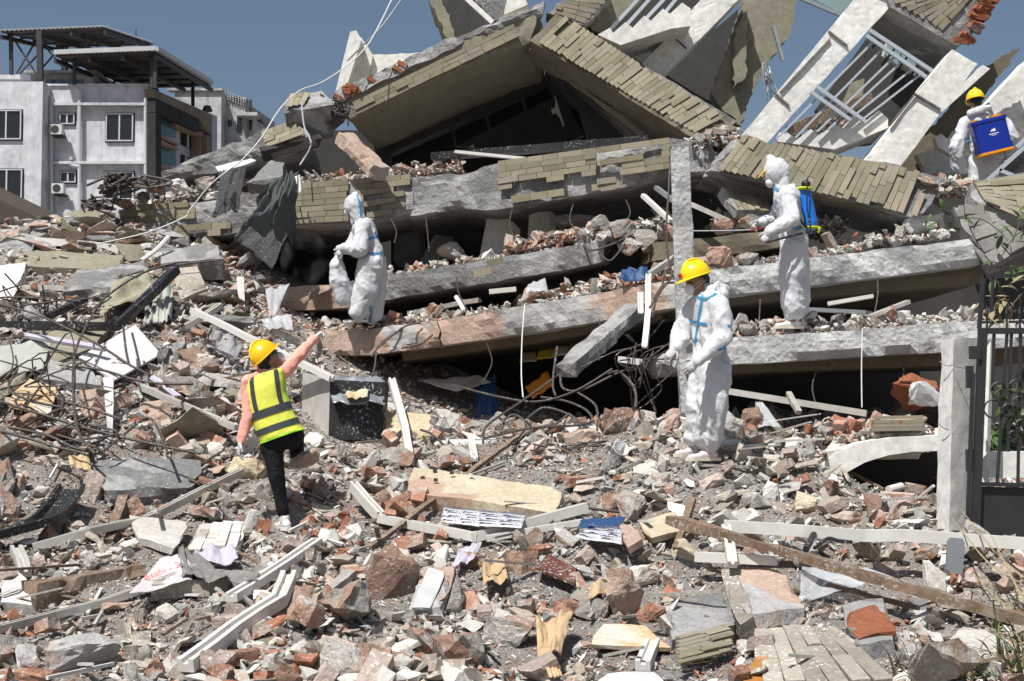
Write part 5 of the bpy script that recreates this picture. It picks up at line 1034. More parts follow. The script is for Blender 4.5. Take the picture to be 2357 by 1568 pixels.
# rebars
RB = [Zp(0, 1, (-60, 520, 15.4), (240, 600, 15), (500, 720, 14.6), (700, 830, 14.3), (870, 940, 14), (1010, 1010, 13.8)), Zp(0, 1, (1180, 260, 17), (950, 330, 16.4), (700, 500, 15.6), (560, 720, 14.6), (500, 900, 14), (495, 1150, 13.2), (530, 1400, 12.5), (640, 1540, 12.2)),
      Zp(0, 1, (-20, 1180, 13.2), (200, 1250, 13), (450, 1330, 12.9), (700, 1400, 12.7), (1000, 1470, 12.5), (1350, 1540, 12.3)), Zp(0, 1, (-20, 1380, 12.6), (200, 1440, 12.5), (400, 1500, 12.4), (600, 1545, 12.3)), Zp(0, 1, (-20, 1350, 12.8), (300, 1410, 12.7), (500, 1500, 12.5), (640, 1520, 12.4)),
      Zp(0, 1, (30, 1040, 13.8), (120, 960, 13.8), (60, 1100, 13.5), (200, 1180, 13.2), (420, 1230, 13)), Zp(0, 1, (200, 970, 13.9), (400, 1170, 13.4), (620, 1240, 13.1), (820, 1310, 12.9)), Zp(0, 1, (690, 1530, 12.4), (850, 1400, 12.7), (980, 1300, 12.9), (1050, 1350, 12.7), (1130, 1540, 12.3)),
      Zp(0, 1, (830, 680, 14.8), (850, 850, 14.3), (870, 940, 14.1)), Zp(0, 1, (890, 730, 14.8), (920, 850, 14.5), (945, 960, 14.3)), Zp(0, 1, (-20, 620, 16.8), (150, 590, 17), (330, 520, 17.2), (540, 450, 17.5), (1000, 300, 18), (1450, 240, 18.3)), Zp(0, 1, (0, 560, 17), (200, 520, 17.2), (420, 420, 17.5)),
      Zp(0, 1, (490, 950, 14), (700, 980, 13.9), (900, 1040, 13.7), (1100, 1070, 13.6), (1300, 1070, 13.5)), Zp(0, 1, (-10, 1110, 13.6), (160, 1060, 13.6), (240, 960, 13.8)), Zp(0, 1, (60, 760, 15), (90, 900, 14.4), (70, 1000, 14)), Zp(0, 2, (1140, 0, 13.2), (1150, 100, 12.9), (1220, 150, 12.7), (1350, 90, 12.9), (1480, 10, 13.2)),
      Zp(0, 2, (1690, 1150, 10.2), (1720, 1000, 10.4), (1790, 900, 10.7), (1890, 830, 10.9)), Zp(0, 2, (1610, 660, 11.6), (1700, 640, 11.6), (1780, 650, 11.5)), Zp(0, 2, (330, 1530, 9.2), (430, 1390, 9.6), (560, 1250, 10), (670, 1170, 10.3)),
      Zp(1, 1, (980, 1470, 14.2), (1010, 1350, 14.4), (1250, 1180, 14.8), (1500, 1000, 15.2)), Zp(1, 1, (840, 1095, 15.8), (1100, 1160, 15.2), (1350, 1190, 14.8), (1600, 1120, 14.6), (1850, 970, 14.6)), Zp(1, 1, (1500, 1000, 15.2), (1520, 1100, 14.8), (1650, 1110, 14.6), (1880, 1000, 14.6), (2050, 940, 14.7)),
      Zp(1, 1, (1280, 1300, 14.4), (1400, 1230, 14.5), (1600, 1300, 14.2), (1640, 1400, 14)), Zp(1, 1, (1370, 1160, 14.8), (1550, 1190, 14.6), (1690, 1260, 14.3), (1680, 1340, 14.1), (1300, 1370, 14), (980, 1440, 14)), Zp(1, 1, (1090, 1300, 14.6), (1150, 1350, 14.4), (1190, 1420, 14)), Zp(1, 1, (1100, 1400, 14.4), (1130, 1310, 14.6), (1200, 1280, 14.6), (1270, 1350, 14.3), (1180, 1480, 13.8)),
      Zp(1, 1, (1620, 1130, 14.6), (1740, 1220, 14.3), (1750, 1380, 13.9)), Zp(1, 1, (1200, 1480, 14), (1300, 1390, 14.2), (1430, 1350, 14.2), (1440, 1430, 14), (1380, 1520, 13.6)), Zp(1, 1, (2010, 1230, 13.9), (2000, 1100, 14.2), (1900, 990, 14.5), (1820, 1000, 14.6)), Zp(1, 1, (1190, 1500, 13.8), (1400, 1390, 14), (1560, 1270, 14.2)),
      Zp(1, 1, (230, 890, 17.9), (290, 800, 18), (400, 720, 18), (520, 670, 18.1)), Zp(1, 1, (260, 860, 17.8), (250, 960, 17.4), (230, 1020, 17.1)), Zp(1, 1, (270, 830, 17.7), (440, 690, 17.8), (560, 660, 17.9)), Zp(1, 1, (430, 830, 17.6), (560, 800, 17.6), (640, 740, 17.6)), Zp(1, 1, (1470, 1150, 14.8), (1450, 1060, 15), (1480, 820, 15.5)),
      Zp(1, 1, (2120, 620, 14.9), (2160, 470, 15), (2250, 350, 15.2), (2240, 260, 15.4), (2290, 190, 15.5)), Zp(1, 1, (2130, 500, 15), (2200, 400, 15.1), (2300, 390, 15.2)), Zp(1, 1, (2100, 560, 15), (2180, 440, 15.1), (2200, 330, 15.3), (2260, 260, 15.4)), Zp(1, 1, (1640, 960, 14.8), (1850, 860, 14.9), (2050, 800, 15), (2200, 640, 15.2)),
      Zp(1, 1, (1760, 180, 17.8), (1840, 240, 17.6), (1950, 100, 17.7)), Zp(1, 1, (1640, 80, 18), (1700, 170, 17.8), (1850, 130, 17.7), (1990, 60, 17.7)), Zp(1, 0, (2210, 1549, 16.6), (2230, 1300, 16.8), (2240, 1100, 17)), Zp(1, 1, (2215, 0, 15.6), (2220, 160, 15.5), (2240, 300, 15.3)),
      Zp(1, 2, (1355, 600, 11.4), (1430, 500, 11.7), (1540, 350, 12.0), (1600, 340, 12.0), (1680, 380, 11.9), (1900, 410, 11.9)), Zp(1, 2, (1150, 20, 13.7), (1250, 80, 13.4), (1400, 60, 13.4), (1480, 0, 13.7)), Zp(1, 2, (1000, 165, 13.2), (1100, 100, 13.4), (1180, 20, 13.8)), Zp(1, 2, (1460, 210, 12.6), (1520, 160, 12.8), (1400, 120, 13)),
      Zp(1, 0, (2210, 760, 20.5), (2240, 850, 20.2), (2320, 870, 20)), Zp(1, 1, (780, 1549, 13.7), (650, 1420, 14), (560, 1380, 14.2)), Zp(2, 2, (360, 370, 12.1), (440, 300, 12.3), (520, 210, 12.6)),
      Zp(2, 2, (600, 0, 12.6), (720, 130, 12.2), (810, 240, 11.9)), Zp(2, 2, (1640, 1050, 9.4), (1760, 1010, 9.5), (1900, 950, 9.6))]
where = ['at the far left of the slope', 'standing curved on the left slope', 'low on the left slope', 'at the left edge', 'among the left slope bars', 'beside the tan board', 'below the white board', 'bent up below the white strip', 'before the white board', 'upright before the white board', 'high on the left slope', 'short high on the left slope', 'across the concrete block', 'by the tan board edge', 'at the left margin', 'looped above the long bent profile', 'over the white double channel', 'right of the striped block', 'over the bottom left slab chunk',
         'rising from the tangle', 'sagging across the cavity', 'twisted at the leaning beam', 'looped low in the tangle', 'circling in the tangle', 'hooked left of the tangle', 'ringed left of the tangle', 'drooping right of the tangle', 'curled under the tangle', 'arched beside the post', 'straight through the tangle', 'at the broken joint of the pink slab', 'hanging from the broken joint', 'curled at the broken joint', 'low at the broken joint', 'upright over the tangle', 'looped beside the dangling profile', 'behind the dangling profile', 'bunched by the dangling profile', 'thin behind the leaning beam',
         'in the grey heap', 'across the grey heap', 'long beside the post top', 'beside the post middle', 'hooked over the white profiles', 'crossing behind the yellow slab', 'left behind the yellow slab', 'short right of the yellow slab', 'at the roof slab tip', 'by the yellow foam block', 'brown below the reddish block', 'slanting by the man in coverall', 'thin over the long timber']
for i, px in enumerate(RB):
    thin = i in (14, 18, 38, 51); mk('rebar', tube(PL(px, 0), .008 if thin else .013, 5, 6), M['wood'] if i in (49, 50) else M['rebar'], label='bent steel rod ' + where[i], cat='rebar', group='bent reinforcing rods')
# wire tangles
def tangle(x, y, w, h, Y, n, label, r=.008, mat='rebar'):
    g = G(); rnd = random.Random(int(x+y))
    for k in range(n):
        p = [P(x + rnd.gauss(0, w), y + rnd.gauss(0, h), Y + rnd.gauss(0, .2)) for _ in range(rnd.randint(4, 6))]; g.add(tube(p, r, 4, 5))
    mk('wire_tangle', g.geo(), M[mat], label=label, cat='wire', kind='stuff')
tangle(262, 425, 16, 14, 20.6, 16, 'black wire tangle against the pale block windows', .02)
tangle(215, 470, 20, 10, 20.6, 8, 'black wire tangle at the left end of the clad edge', .015)
tangle(30, 545, 30, 20, 21, 12, 'dark wires at the left edge before the shed', .012)
tangle(1300, 1040, 50, 14, 13.6, 9, 'thin wires lying under the rebar tangle')
tangle(780, 255, 16, 16, 20.6, 10, 'rebar tangle at the roof slab tip', .014)
tangle(1480, 850, 30, 40, 14.6, 6, 'black wires behind the coverall man')
tangle(1768, 190, 8, 30, 21.6, 6, 'bluish wires hanging from the khaki wall', .009, 'rail')
tangle(320, 420, 30, 10, 20.5, 7, 'curved black rods on the left heap', .018)
tangle(100, 900, 70, 50, 13.6, 4, 'thin wires across the left slope')
tangle(60, 980, 60, 40, 13.2, 4, 'bent thin rods low on the left slope', .010)
tangle(200, 1010, 80, 30, 12.9, 3, 'thin rods crossing below the white board', .010)
tangle(90, 700, 60, 30, 16.6, 9, 'dark wires on the upper left slope', .010)
for i, (x, y0, y1, Y) in enumerate(((1180, 480, 560, 18.6), (1320, 470, 545, 18.3), (1440, 460, 520, 17.9), (980, 500, 580, 19), (1050, 640, 720, 18.2), (1380, 735, 830, 17.0), (1120, 790, 880, 17.6), (1750, 690, 770, 15.6), (2020, 640, 720, 15.3), (1880, 850, 930, 14.2), (2080, 830, 930, 14.0), (900, 505, 560, 19.3))):
    mk('hanging_wire', tube([P(x, y0, Y), P(x+random.gauss(0, 6), (y0+y1)/2, Y-.05), P(x+random.gauss(0, 14), y1, Y-.1)], .009, 5), M['rebar'], label='thin dark wire hanging ' + ['under the clad edge beside the pale panels', 'over the dark concrete block', 'above the grey heap', 'behind the sack person', 'between the central slabs', 'below the long pink slab on the right', 'below the long pink slab on the left', 'in the gap left of the sprayer feet', 'in the gap right of the sprayer', 'under the pitted slab on the left', 'under the pitted slab by the boulder', 'right of the sack person'][i], cat='wire', group='wires hanging in the slab gaps')
# ------------------------------------------------------------------ cloth, films, cabinet, gate, plants
def sheet(name, c4, mat, label, cat, fold=.05, freq=3., seed=0, nu=26, nv=20, th=.006, dirf=(3, 1), ragged=.04, sag=0., parent=None, kind=None):
    c4 = fore(c4, .42) if parent is None else c4
    a, b, c, d = [P(*p) for p in c4]; n = (b-a).cross(d-a).normalized()
    if n.y > 0: n = -n
    fold *= max(.3, min(1, ((b-a).length + (d-a).length) / 1.8)); ragged *= .6
    v = []
    for j in range(nv+1):
        for i in range(nu+1):
            u, w = i/nu, j/nv; e = max(0, 1 - 8*min(u, 1-u, w, 1-w))
            u2 = u + e*ragged*noise.noise(Vector((u*9, w*9, seed))); w2 = w + e*ragged*noise.noise(Vector((u*9, w*9, seed+5)))
            p = a.lerp(b, u2).lerp(d.lerp(c, u2), w2)
            freq_ = freq*.5; k = noise.noise(Vector((u*dirf[0]*freq_, w*dirf[1]*freq_, seed))); k2 = abs(noise.noise(Vector((u*dirf[0]*freq_*2.1+4, w*dirf[1]*freq_*2.1, seed+9))))
            v.append(p + n * fold * (k*1.1 + .5*k2) - Vector((0, 0, sag * math.sin(math.pi*u))))
    m = len(v); v += [p - n*th for p in v]; f = []
    I = lambda i, j: j*(nu+1)+i
    for j in range(nv):
        for i in range(nu):
            q = (I(i, j), I(i+1, j), I(i+1, j+1), I(i, j+1)); f += [q, tuple(k+m for k in q[::-1])]
    for i in range(nu): f += [(I(i, 0), I(i, 0)+m, I(i+1, 0)+m, I(i+1, 0)), (I(i+1, nv), I(i+1, nv)+m, I(i, nv)+m, I(i, nv))]
    for j in range(nv): f += [(I(0, j+1), I(0, j+1)+m, I(0, j)+m, I(0, j)), (I(nu, j), I(nu, j)+m, I(nu, j+1)+m, I(nu, j+1))]
    return mk(name, (v, f), mat, parent, label=label, cat=cat, smooth=True, kind=kind)
sheet('drape', [(640, 412, 19.6), (694, 404, 19.5), (672, 560, 18.9), (538, 552, 19.2)], M['drape_g'], 'torn grey green drape hanging over the clad edge beside the sack person', 'drape', .24, 2.4, 1, 40, 30, dirf=(4.5, 1.2), ragged=.1)
sheet('drape', [(620, 500, 19.2), (672, 520, 18.9), (625, 618, 18.8), (540, 548, 19.1)], M['drape'], 'lower dark tail of the torn drape', 'drape', .14, 2.4, 7, 26, 20, dirf=(3, .8), ragged=.14)
sheet('drape', [(505, 396, 19.9), (566, 390, 19.9), (552, 480, 19.5), (490, 500, 19.5)], M['drape'], 'dark crumpled drape hanging left of the grey green one', 'drape', .16, 2.8, 2, 26, 24, dirf=(3, .8), ragged=.12)
sheet('white_rag', [(676, 408, 19.4), (690, 402, 19.4), (694, 440, 19.3), (672, 458, 19.3)], M['mask'], 'white rag knotted at the top of the drape', 'rag', .08, 3, 3, 12, 12)
sheet('olive_cloth', [(262, 655, 17.6), (340, 632, 17.8), (390, 690, 17.0), (230, 735, 16.6)], M['cl_olive'], 'olive cloth bunched under the black frame tube', 'cloth', .16, 2.6, 4, 30, 24, dirf=(1, 3))
sheet('curtain_bundle', [(340, 660, 17.4), (400, 650, 17.4), (395, 740, 16.5), (330, 748, 16.4)], M['cl_grey'], 'grey curtain bundle right of the black frame tube', 'cloth', .14, 3, 5, 30, 20, dirf=(4, .7))
sheet('tarp', [(-20, 800, 15.6), (120, 788, 15.6), (100, 850, 14.8), (-20, 880, 14.5)], M['cl_grey'], 'pale green tarp at the left edge of the slope', 'tarp', .12, 2, 6, 28, 18, dirf=(1, 3))
sheet('tarp', [(-20, 850, 14.9), (70, 828, 15.2), (60, 880, 14.4), (-20, 930, 14)], M['cl_olive'], 'darker fold of tarp below the pale green one', 'tarp', .12, 2, 16, 24, 16, dirf=(1, 3))
bn = sheet('banner', [(372, 1282, 11.0), (452, 1268, 11.05), (442, 1335, 10.45), (298, 1366, 10.2)], M['banner'], 'crumpled white banner with red lettering in the lower left', 'banner', .05, 1.6, 8, 30, 20, dirf=(2, 1), ragged=.06)
def tmat(x, y, Y, ang, back=-.02, lean=.9):
    """matrix for flat lettering facing the camera, tilted up by lean"""
    return Matrix.Translation(P(x, y, Y)) @ Euler((lean, 0, 0)).to_matrix().to_4x4() @ Matrix.Rotation(ang, 4, 'Z')
text_part('lettering', 'Asahi - 2', .075, tmat(372, 1316, MY(372, 1316)-.56, R(27)), M['red'], bn)
sheet('lilac_cloth', [(450, 1262, 11.1), (535, 1256, 11.1), (548, 1292, 10.75), (440, 1300, 10.7)], M['cl_lilac'], 'lilac cloth heap beside the crumpled banner', 'cloth', .12, 2.4, 9, 26, 18)
sheet('burnt_sheet', [(412, 1258, 10.85), (440, 1290, 10.6), (590, 1340, 10.3), (420, 1330, 10.2)], M['conc_dark'], 'burnt crumpled sheet below the lilac cloth', 'sheet', .14, 3, 10, 30, 20, ragged=.12)
sheet('beige_cloth', [(1232, 1420, 9.9), (1325, 1418, 9.9), (1290, 1500, 9.15), (1238, 1500, 9.15)], M['cl_beige'], 'beige cloth draped over rubble near the bottom centre', 'cloth', .16, 1.8, 11, 30, 26, dirf=(2, 1.6), ragged=.06)
sheet('beige_cloth', [(1240, 1490, 9.15), (1262, 1488, 9.15), (1296, 1556, 8.7), (1264, 1560, 8.65)], M['cl_beige'], 'twisted tail of the beige cloth at the bottom centre', 'cloth', .06, 3, 12, 16, 16, dirf=(4, .6))
sheet('beige_cloth', [(1110, 1300, 10.7), (1160, 1285, 10.8), (1172, 1340, 10.2), (1112, 1346, 10.2)], M['cl_beige'], 'beige cloth scrap below the bent white profiles', 'cloth', .1, 2.6, 13, 20, 16)
sheet('lilac_cloth', [(1058, 1262, 11.2), (1110, 1246, 11.3), (1090, 1290, 10.7), (1040, 1305, 10.7)], M['cl_lilac'], 'pale lilac rag below the bent white profiles', 'cloth', .08, 2.6, 14, 20, 16)
sheet('orange_paper', [(1360, 1345, 10.4), (1398, 1322, 10.6), (1400, 1362, 10.1), (1355, 1378, 10.0)], M['cl_beige'], 'folded orange and beige paper scrap right of centre', 'paper', .06, 2, 15, 12, 12)
sheet('yellow_bag', [(157, 1050, 13.0), (205, 1046, 13.0), (212, 1088, 12.6), (160, 1070, 12.7)], M['cl_beige'], 'yellowish plastic bag on the left slope', 'bag', .1, 2.6, 17, 16, 14)
sheet('clear_film', [(1845, 1305, 10.4), (1935, 1290, 10.5), (2025, 1335, 10.1), (1840, 1382, 9.8)], M['clear'], 'torn clear plastic film below the long timber', 'film', .09, 1.6, 18, 26, 18, th=.002)
sheet('clear_film', [(1930, 1296, 10.2), (2010, 1312, 10.1), (2165, 1365, 9.8), (2110, 1376, 9.7)], M['clear'], 'clear plastic film lying on the long timber', 'film', .03, 1.4, 19, 26, 10, th=.002)
sheet('clear_film', [(610, 664, 18.5), (668, 655, 18.5), (640, 720, 18.1), (622, 735, 18.0)], M['clear'], 'clear plastic film hanging on the brown slab left of the sack person', 'film', .1, 2.4, 20, 18, 18, th=.002, dirf=(3, .6))
sheet('clear_film', [(600, 735, 18.0), (670, 722, 18.1), (675, 760, 17.8), (610, 762, 17.7)], M['clear'], 'crumpled clear plastic bag on the slab left of the sack person', 'film', .14, 3, 21, 18, 18, th=.002)
sheet('clear_film', [(490, 755, 17.9), (570, 770, 17.7), (540, 830, 17.3), (475, 800, 17.5)], M['clear'], 'dirty clear film at the left end of the lowest slab', 'film', .1, 2, 22, 18, 18, th=.002)
sheet('blue_sheet', [(1340, 1194, 11.7), (1440, 1190, 11.7), (1425, 1212, 11.4), (1330, 1216, 11.4)], M['blue_sheet'], 'blue plastic sheet behind the printed film', 'sheet', .05, 2, 23, 18, 12)
sheet('blue_sheet', [(1090, 870, 18.6), (1140, 865, 18.6), (1150, 975, 18.2), (1095, 970, 18.2)], M['blue_sheet'], 'dark blue cloth hanging in the lower cavity', 'sheet', .1, 2, 24, 18, 18, ragged=.2)
sheet('blue_sheet', [(1430, 622, 17.1), (1490, 615, 17.1), (1495, 640, 16.9), (1425, 645, 16.9)], M['blue_sheet'], 'navy blue sack on the rubble left of the dangling profile', 'sack', .16, 3, 25, 18, 16)
sheet('orange_bag', [(1208, 890, 18.3), (1262, 855, 18.3), (1272, 888, 18.1), (1225, 918, 18.0)], cloth('bag_orange', (.75, .26, .03), .5, .3, 8, .4), 'orange and white plastic bag in the lower cavity', 'bag', .1, 2, 26, 16, 14)
for i, (x, y) in enumerate(((1200, 822), (1240, 815), (1275, 808), (1310, 800))):
    sheet('paper_scrap', [(x, y-8, 18.4), (x+32, y-14, 18.4), (x+36, y+8, 18.2), (x-4, y+12, 18.2)], [M['cl_beige'], cloth('paper_yellow', (.7, .5, .06), .7), M['shard'], M['cl_beige']][i], ['tan', 'yellow', 'pale', 'beige'][i] + ' paper scrap in the shade under the long pink slab', 'paper', .06, 2, 30+i, 10, 8)
sheet('white_rag', [(960, 876, 18.6), (1090, 864, 18.6), (1130, 880, 18.4), (1050, 900, 18.2)], M['shard'], 'pale sheet lying in the lower cavity', 'sheet', .06, 2, 28, 20, 14)
sheet('white_bag', [(1215, 655, 17.7), (1255, 640, 17.7), (1260, 668, 17.5), (1208, 676, 17.5)], M['clear'], 'grey plastic bag on the rubble of the pink slab', 'bag', .12, 3, 29, 14, 14)
sheet('white_bag', [(1738, 925, 13.8), (1752, 922, 13.8), (1800, 985, 13.2), (1745, 985, 13.2)], M['clear'], 'white plastic bag at the right of the coverall man', 'bag', .1, 3, 31, 14, 14)
sheet('fabric', [(690, 690, 19), (770, 650, 19.4), (766, 660, 19.2), (700, 700, 18.8)], M['wood'], 'rusty sheet edge behind the white sack', 'sheet', .06, 2, 33, 14, 8)
# printed films
def film(c4, label, seed, rows, cols):
    a, b, c, d = [P(*p) for p in fore(c4, .42)]; o = sheet('printed_film', c4, M['film'], label, 'film', .03, 1.2, seed, 24, 10, th=.003, dirf=(3, .6), ragged=.03)
    ex = (b-a).normalized(); n = ex.cross(d-a).normalized()
    if n.y > 0: n = -n
    ey = n.cross(ex); B = Matrix((ex, ey, n)).transposed().to_4x4(); W = (b-a).length / cols; Hh = (d-a).length / rows
    for r in range(rows):
        for k in range(cols):
            u = (k + .5 + .25*(r % 2)) / cols; w = (r+.5)/rows
            if u > .97: continue
            p = a.lerp(b, u).lerp(d.lerp(c, u), w) + n*.03
            T = Matrix.Translation(p) @ B
            text_part('print', 'N\u00b01', Hh*.5, T @ Matrix.Translation((W*.3, 0, 0)), M['ink'], o)
            L = bpy.data.objects.new('print_bar', UNIT(M['ink'])); COL.objects.link(L); put_m(L, T @ Matrix.Translation((-W*.12, 0, 0)) @ Matrix.Diagonal((W*.34, Hh*.2, .001, 1)), o)
            q = sweep([Vector((0, 0, 0)), Vector((0, 0, .001))], ring(Hh*.2, 10)); e = mk('print_dot', q, M['ink'], o); put_m(e, T @ Matrix.Translation((-W*.4, 0, 0)), o)
film([(1022, 1168, 12.4), (1108, 1178, 12.35), (1104, 1214, 11.95), (1015, 1200, 12.0)], 'white printed film strip with N°1 marks left of the white profiles', 41, 3, 2)
film([(1108, 1178, 12.3), (1210, 1186, 12.2), (1200, 1216, 11.9), (1104, 1212, 11.95)], 'white printed film strip with N°1 marks behind the white profiles', 42, 3, 2)
film([(1362, 1212, 11.6), (1432, 1222, 11.5), (1430, 1254, 11.1), (1320, 1236, 11.2)], 'white printed film with N°1 marks under the reddish slab', 43, 3, 2)
quadbox('red_slab', fore([(1420, 1206, 11.3), (1452, 1204, 11.4), (1480, 1240, 11.0), (1450, 1262, 10.9)], .45), .06, CP, label='reddish plaster slab lying on the printed film', cat='slab')
# cabinet
cab = thing('metal_cabinet', 'battered dark metal cabinet behind the pointing woman', 'cabinet', P(780, 1012, 14.4))
mk('side_panel', polyprism([(697, 856, 14.9), (760, 874, 14.3), (756, 1011, 14.2), (694, 960, 14.8)], 0, .05), M['alu'], cab)
mk('front_panel', polyprism([(760, 874, 14.29), (886, 880, 14.4), (876, 1014, 14.3), (756, 1012, 14.19)], 0, .5), M['black'], cab)
sheet('torn_lid', [(752, 868, 14.6), (882, 866, 14.7), (884, 930, 14.2), (765, 928, 14.15)], M['steel'], None, None, .08, 2.4, 44, 22, 16, parent=cab, ragged=.12)
sheet('lining', [(790, 890, 14.5), (850, 884, 14.5), (846, 915, 14.1), (800, 918, 14.1)], M['foam'], None, None, .06, 2.4, 45, 14, 10, parent=cab, ragged=.12)
quadbox('foam_block', [(884, 940, 14.6), (978, 946, 14.6), (985, 1000, 14.2), (892, 1034, 14.0)], .3, M['foam'], label='yellow foam block right of the battered cabinet', cat='foam', chip=.06, rough=.02)
# small objects
def bucket(x, y, Y, r, h, mat, label, tilt):
    v, f = [], []; prof = [(r*.8, 0), (r, h), (r*1.08, h), (r*1.08, h*.92), (r*.94, h*.95), (r*.74, .01)]; n = 18
    Mx = Matrix.Translation(P(x, y, Y)) @ Euler(tilt).to_matrix().to_4x4()
    for a, z in prof: v += [Mx @ Vector((a*math.cos(2*math.pi*i/n), a*math.sin(2*math.pi*i/n), z)) for i in range(n)]
    for k in range(len(prof)-1): f += [(k*n+i, k*n+(i+1) % n, (k+1)*n+(i+1) % n, (k+1)*n+i) for i in range(n)]
    f += [tuple(range(n))[::-1], tuple((len(prof)-1)*n+i for i in range(n))]
    return mk('bucket', (v, f), mat, label=label, cat='bucket', smooth=True)
bucket(1420, 1048, 12.9, .07, .12, M['white_c'], 'small white bucket lying near the feet of the coverall man', (.9, .5, 0))
mp = mk('metal_plate', polyprism([(2182, 1246), (2188, 1238), (2216, 1240), (2221, 1250), (2216, 1320), (2200, 1322), (2178, 1310)], 10.1, .03), M['steel'], label='upright grey metal plate in front of the long white profile', cat='plate')
mk('floor_drain', sweep([P(1792, 1213, 10.9), P(1798, 1214, 10.7)], ring(.04, 12)), M['white'], label='white pipe socket below the long white profile', cat='pipe')
mk('tap_lever', tube(PL([(1882, 1210, 10.6), (1868, 1240, 10.4), (1855, 1265, 10.2)], 0), .025, 8), M['black'], label='black lever handle under the long white profile', cat='handle')
mk('hose', tube(PL([(1875, 1262, 10.3), (1905, 1240, 10.4), (1930, 1245, 10.3), (1960, 1248, 10.2)], 0), .014, 7), M['black'], label='black hose under the long white profile', cat='hose')
mk('pipe_end', sweep([P(2045, 1128, 12.0), P(2075, 1120, 12.1)], ring(.035, 12)), M['white'], label='white pipe end on the bricks under the arch', cat='pipe')
bd = thing('stick_bundle', 'bundle of splintered brown sticks leaning in the bottom right', 'sticks', P(1990, 1560, 9))
for k in range(26):
    o = random.gauss(0, 9); mk('stick', tube([P(1888+o*.6, 1394+random.uniform(-10, 20), 9.9), P(1950+o, 1460, 9.5), P(2040+o*1.5, 1560+random.uniform(-10, 30), 8.7)], random.uniform(.006, .014), 4, 3), random.choice([M['wood'], M['wood_red'], M['wood_grey'], M['wood']]), bd)
beam3('plank', P(1795, 1402, 9.9), P(1910, 1345, 10.2), .07, .02, M['white'], label='white plank left of the stick bundle', cat='plank')
quadbox('gutter_piece', [(2090, 1480, 9.4), (2105, 1372, 9.9), (2140, 1376, 9.9), (2110, 1490, 9.4)], .05, M['alu'], label='curved grey gutter piece left of the thick white slab', cat='gutter', chip=.01)
def lath_label(x, Y, L):
    a, b = proj((x, Y, float(HN(x, Y)))); return ('long ' if L > .45 else 'short ' if L < .25 else 'middling ') + 'thin lath piece, ' + ('far left' if a < 380 else 'left' if a < 780 else 'left of centre' if a < 1180 else 'right of centre' if a < 1580 else 'right' if a < 1980 else 'far right') + (' along the bottom edge' if b > 1480 else ' in the lower foreground' if b > 1370 else ' below the long profiles' if b > 1265 else ' level with the long profiles' if b > 1175 else ' level with the yellow slab' if b > 1070 else ' on the far mound')
# sprinkled little sticks
for i in range(150):
    Y = 8.5 + 6.5*random.random(); x = random.uniform(-.37, .37)*Y; L = .15 + .75*random.random()**2; a = random.uniform(0, 6.3); p = Vector((x, Y, H(x, Y)+.05)); q = p + Vector((math.cos(a)*L, math.sin(a)*L, random.uniform(-.02, .14))); q.z = max(q.z, H(q.x, q.y)+.02)
    mk('wood_splinter', bar(p, q, random.uniform(.015, .04), random.uniform(.01, .025)), random.choice([M['wood'], M['wood_grey'], M['white'], M['wood_grey']]), label=lath_label(x, Y, L), cat='lath', group='loose lath pieces on the mound')
# ------------------------------------------------------------------ gate and pillar
gp_ = thing('gate_pillar', 'cracked white gate pillar at the right edge of the mound', 'pillar', P(2200, 1330, 11.2))
def vpoly(pts): return [P(x, y, Y) for x, y, Y in pts]
pl_b = [(2146, 1360, 11.25), (2180, 1362, 11.0), (2248, 1362, 11.2), (2214, 1360, 11.45)]; pl_t = [(2165, 781, 11.25), (2195, 779, 11.0), (2252, 779, 11.2), (2226, 781, 11.45)]
vb, vt = vpoly(pl_b), vpoly(pl_t)
mk('shaft', slabgeo([vb, vt], .012, .003), M['cream'], gp_)
for pts in ([(2163, 832), (2178, 842), (2194, 840)], [(2194, 842), (2212, 846), (2222, 848)], [(2160, 975), (2172, 985), (2184, 990)]):
    mk('crack', tube([P(x, y, 11.1 - .12*((x-2163)/31 if x < 2194 else 1)) for x, y in pts], .004, 4), M['conc_dark'], gp_)
gate = thing('iron_gate', 'black iron gate with scroll rings and solid lower panel', 'gate', P(2300, 1330, 10.9))
GY = 10.95
def gb(name, x0, y0, x1, y1, w, mat=None, Y=GY): return mk(name, bar(P(x0, y0, Y), P(x1, y1, Y), w, w), mat or M['gate'], gate)
gb('stile', 2262, 757, 2240, 1330, .06); gb('top_rail', 2252, 762, 2420, 762, .045); gb('hinge_rod', 2240, 860, 2226, 1235, .028, Y=10.9)
for (x0, y0, x1, y1) in ((2318, 768, 2295, 1112), (2328, 768, 2320, 1040), (2349, 768, 2343, 1112), (2366, 768, 2366, 1112), (2288, 768, 2284, 900)): gb('upright_bar', x0, y0, x1, y1, .02)
for (x, y, r) in ((2299, 898, 18), (2286, 941, 21), (2338, 890, 15), (2320, 944, 13), (2345, 925, 12), (2352, 980, 14), (2333, 1002, 10)):
    mk('scroll_ring', tube([P(x + r*math.cos(t), y + r*math.sin(t), GY-.02) for t in np.linspace(0, 2*math.pi, 15)], .0075, 5, 1), M['gate'], gate)
gb('mid_rail', 2246, 1114, 2420, 1118, .03)
mk('lower_panel', polyprism([(2244, 1120), (2420, 1124), (2420, 1330), (2236, 1330)], GY+.02, .01), M['gate'], gate)
for y in (868, 1060): mk('hinge', box(P(2232, y, 10.93), (.05, .05, .17)), M['gate'], gate)
mk('latch_box', box(P(2244, 812, 10.92), (.08, .05, .1)), M['gate'], gate)
for x in (2272, 2318, 2348): mk('spear', sweep([P(x, 757, GY), P(x-1, 722, GY), P(x-1, 700, GY)], ring(.012, 5), scale=[1, 1.2, .1]), M['gate'], gate)
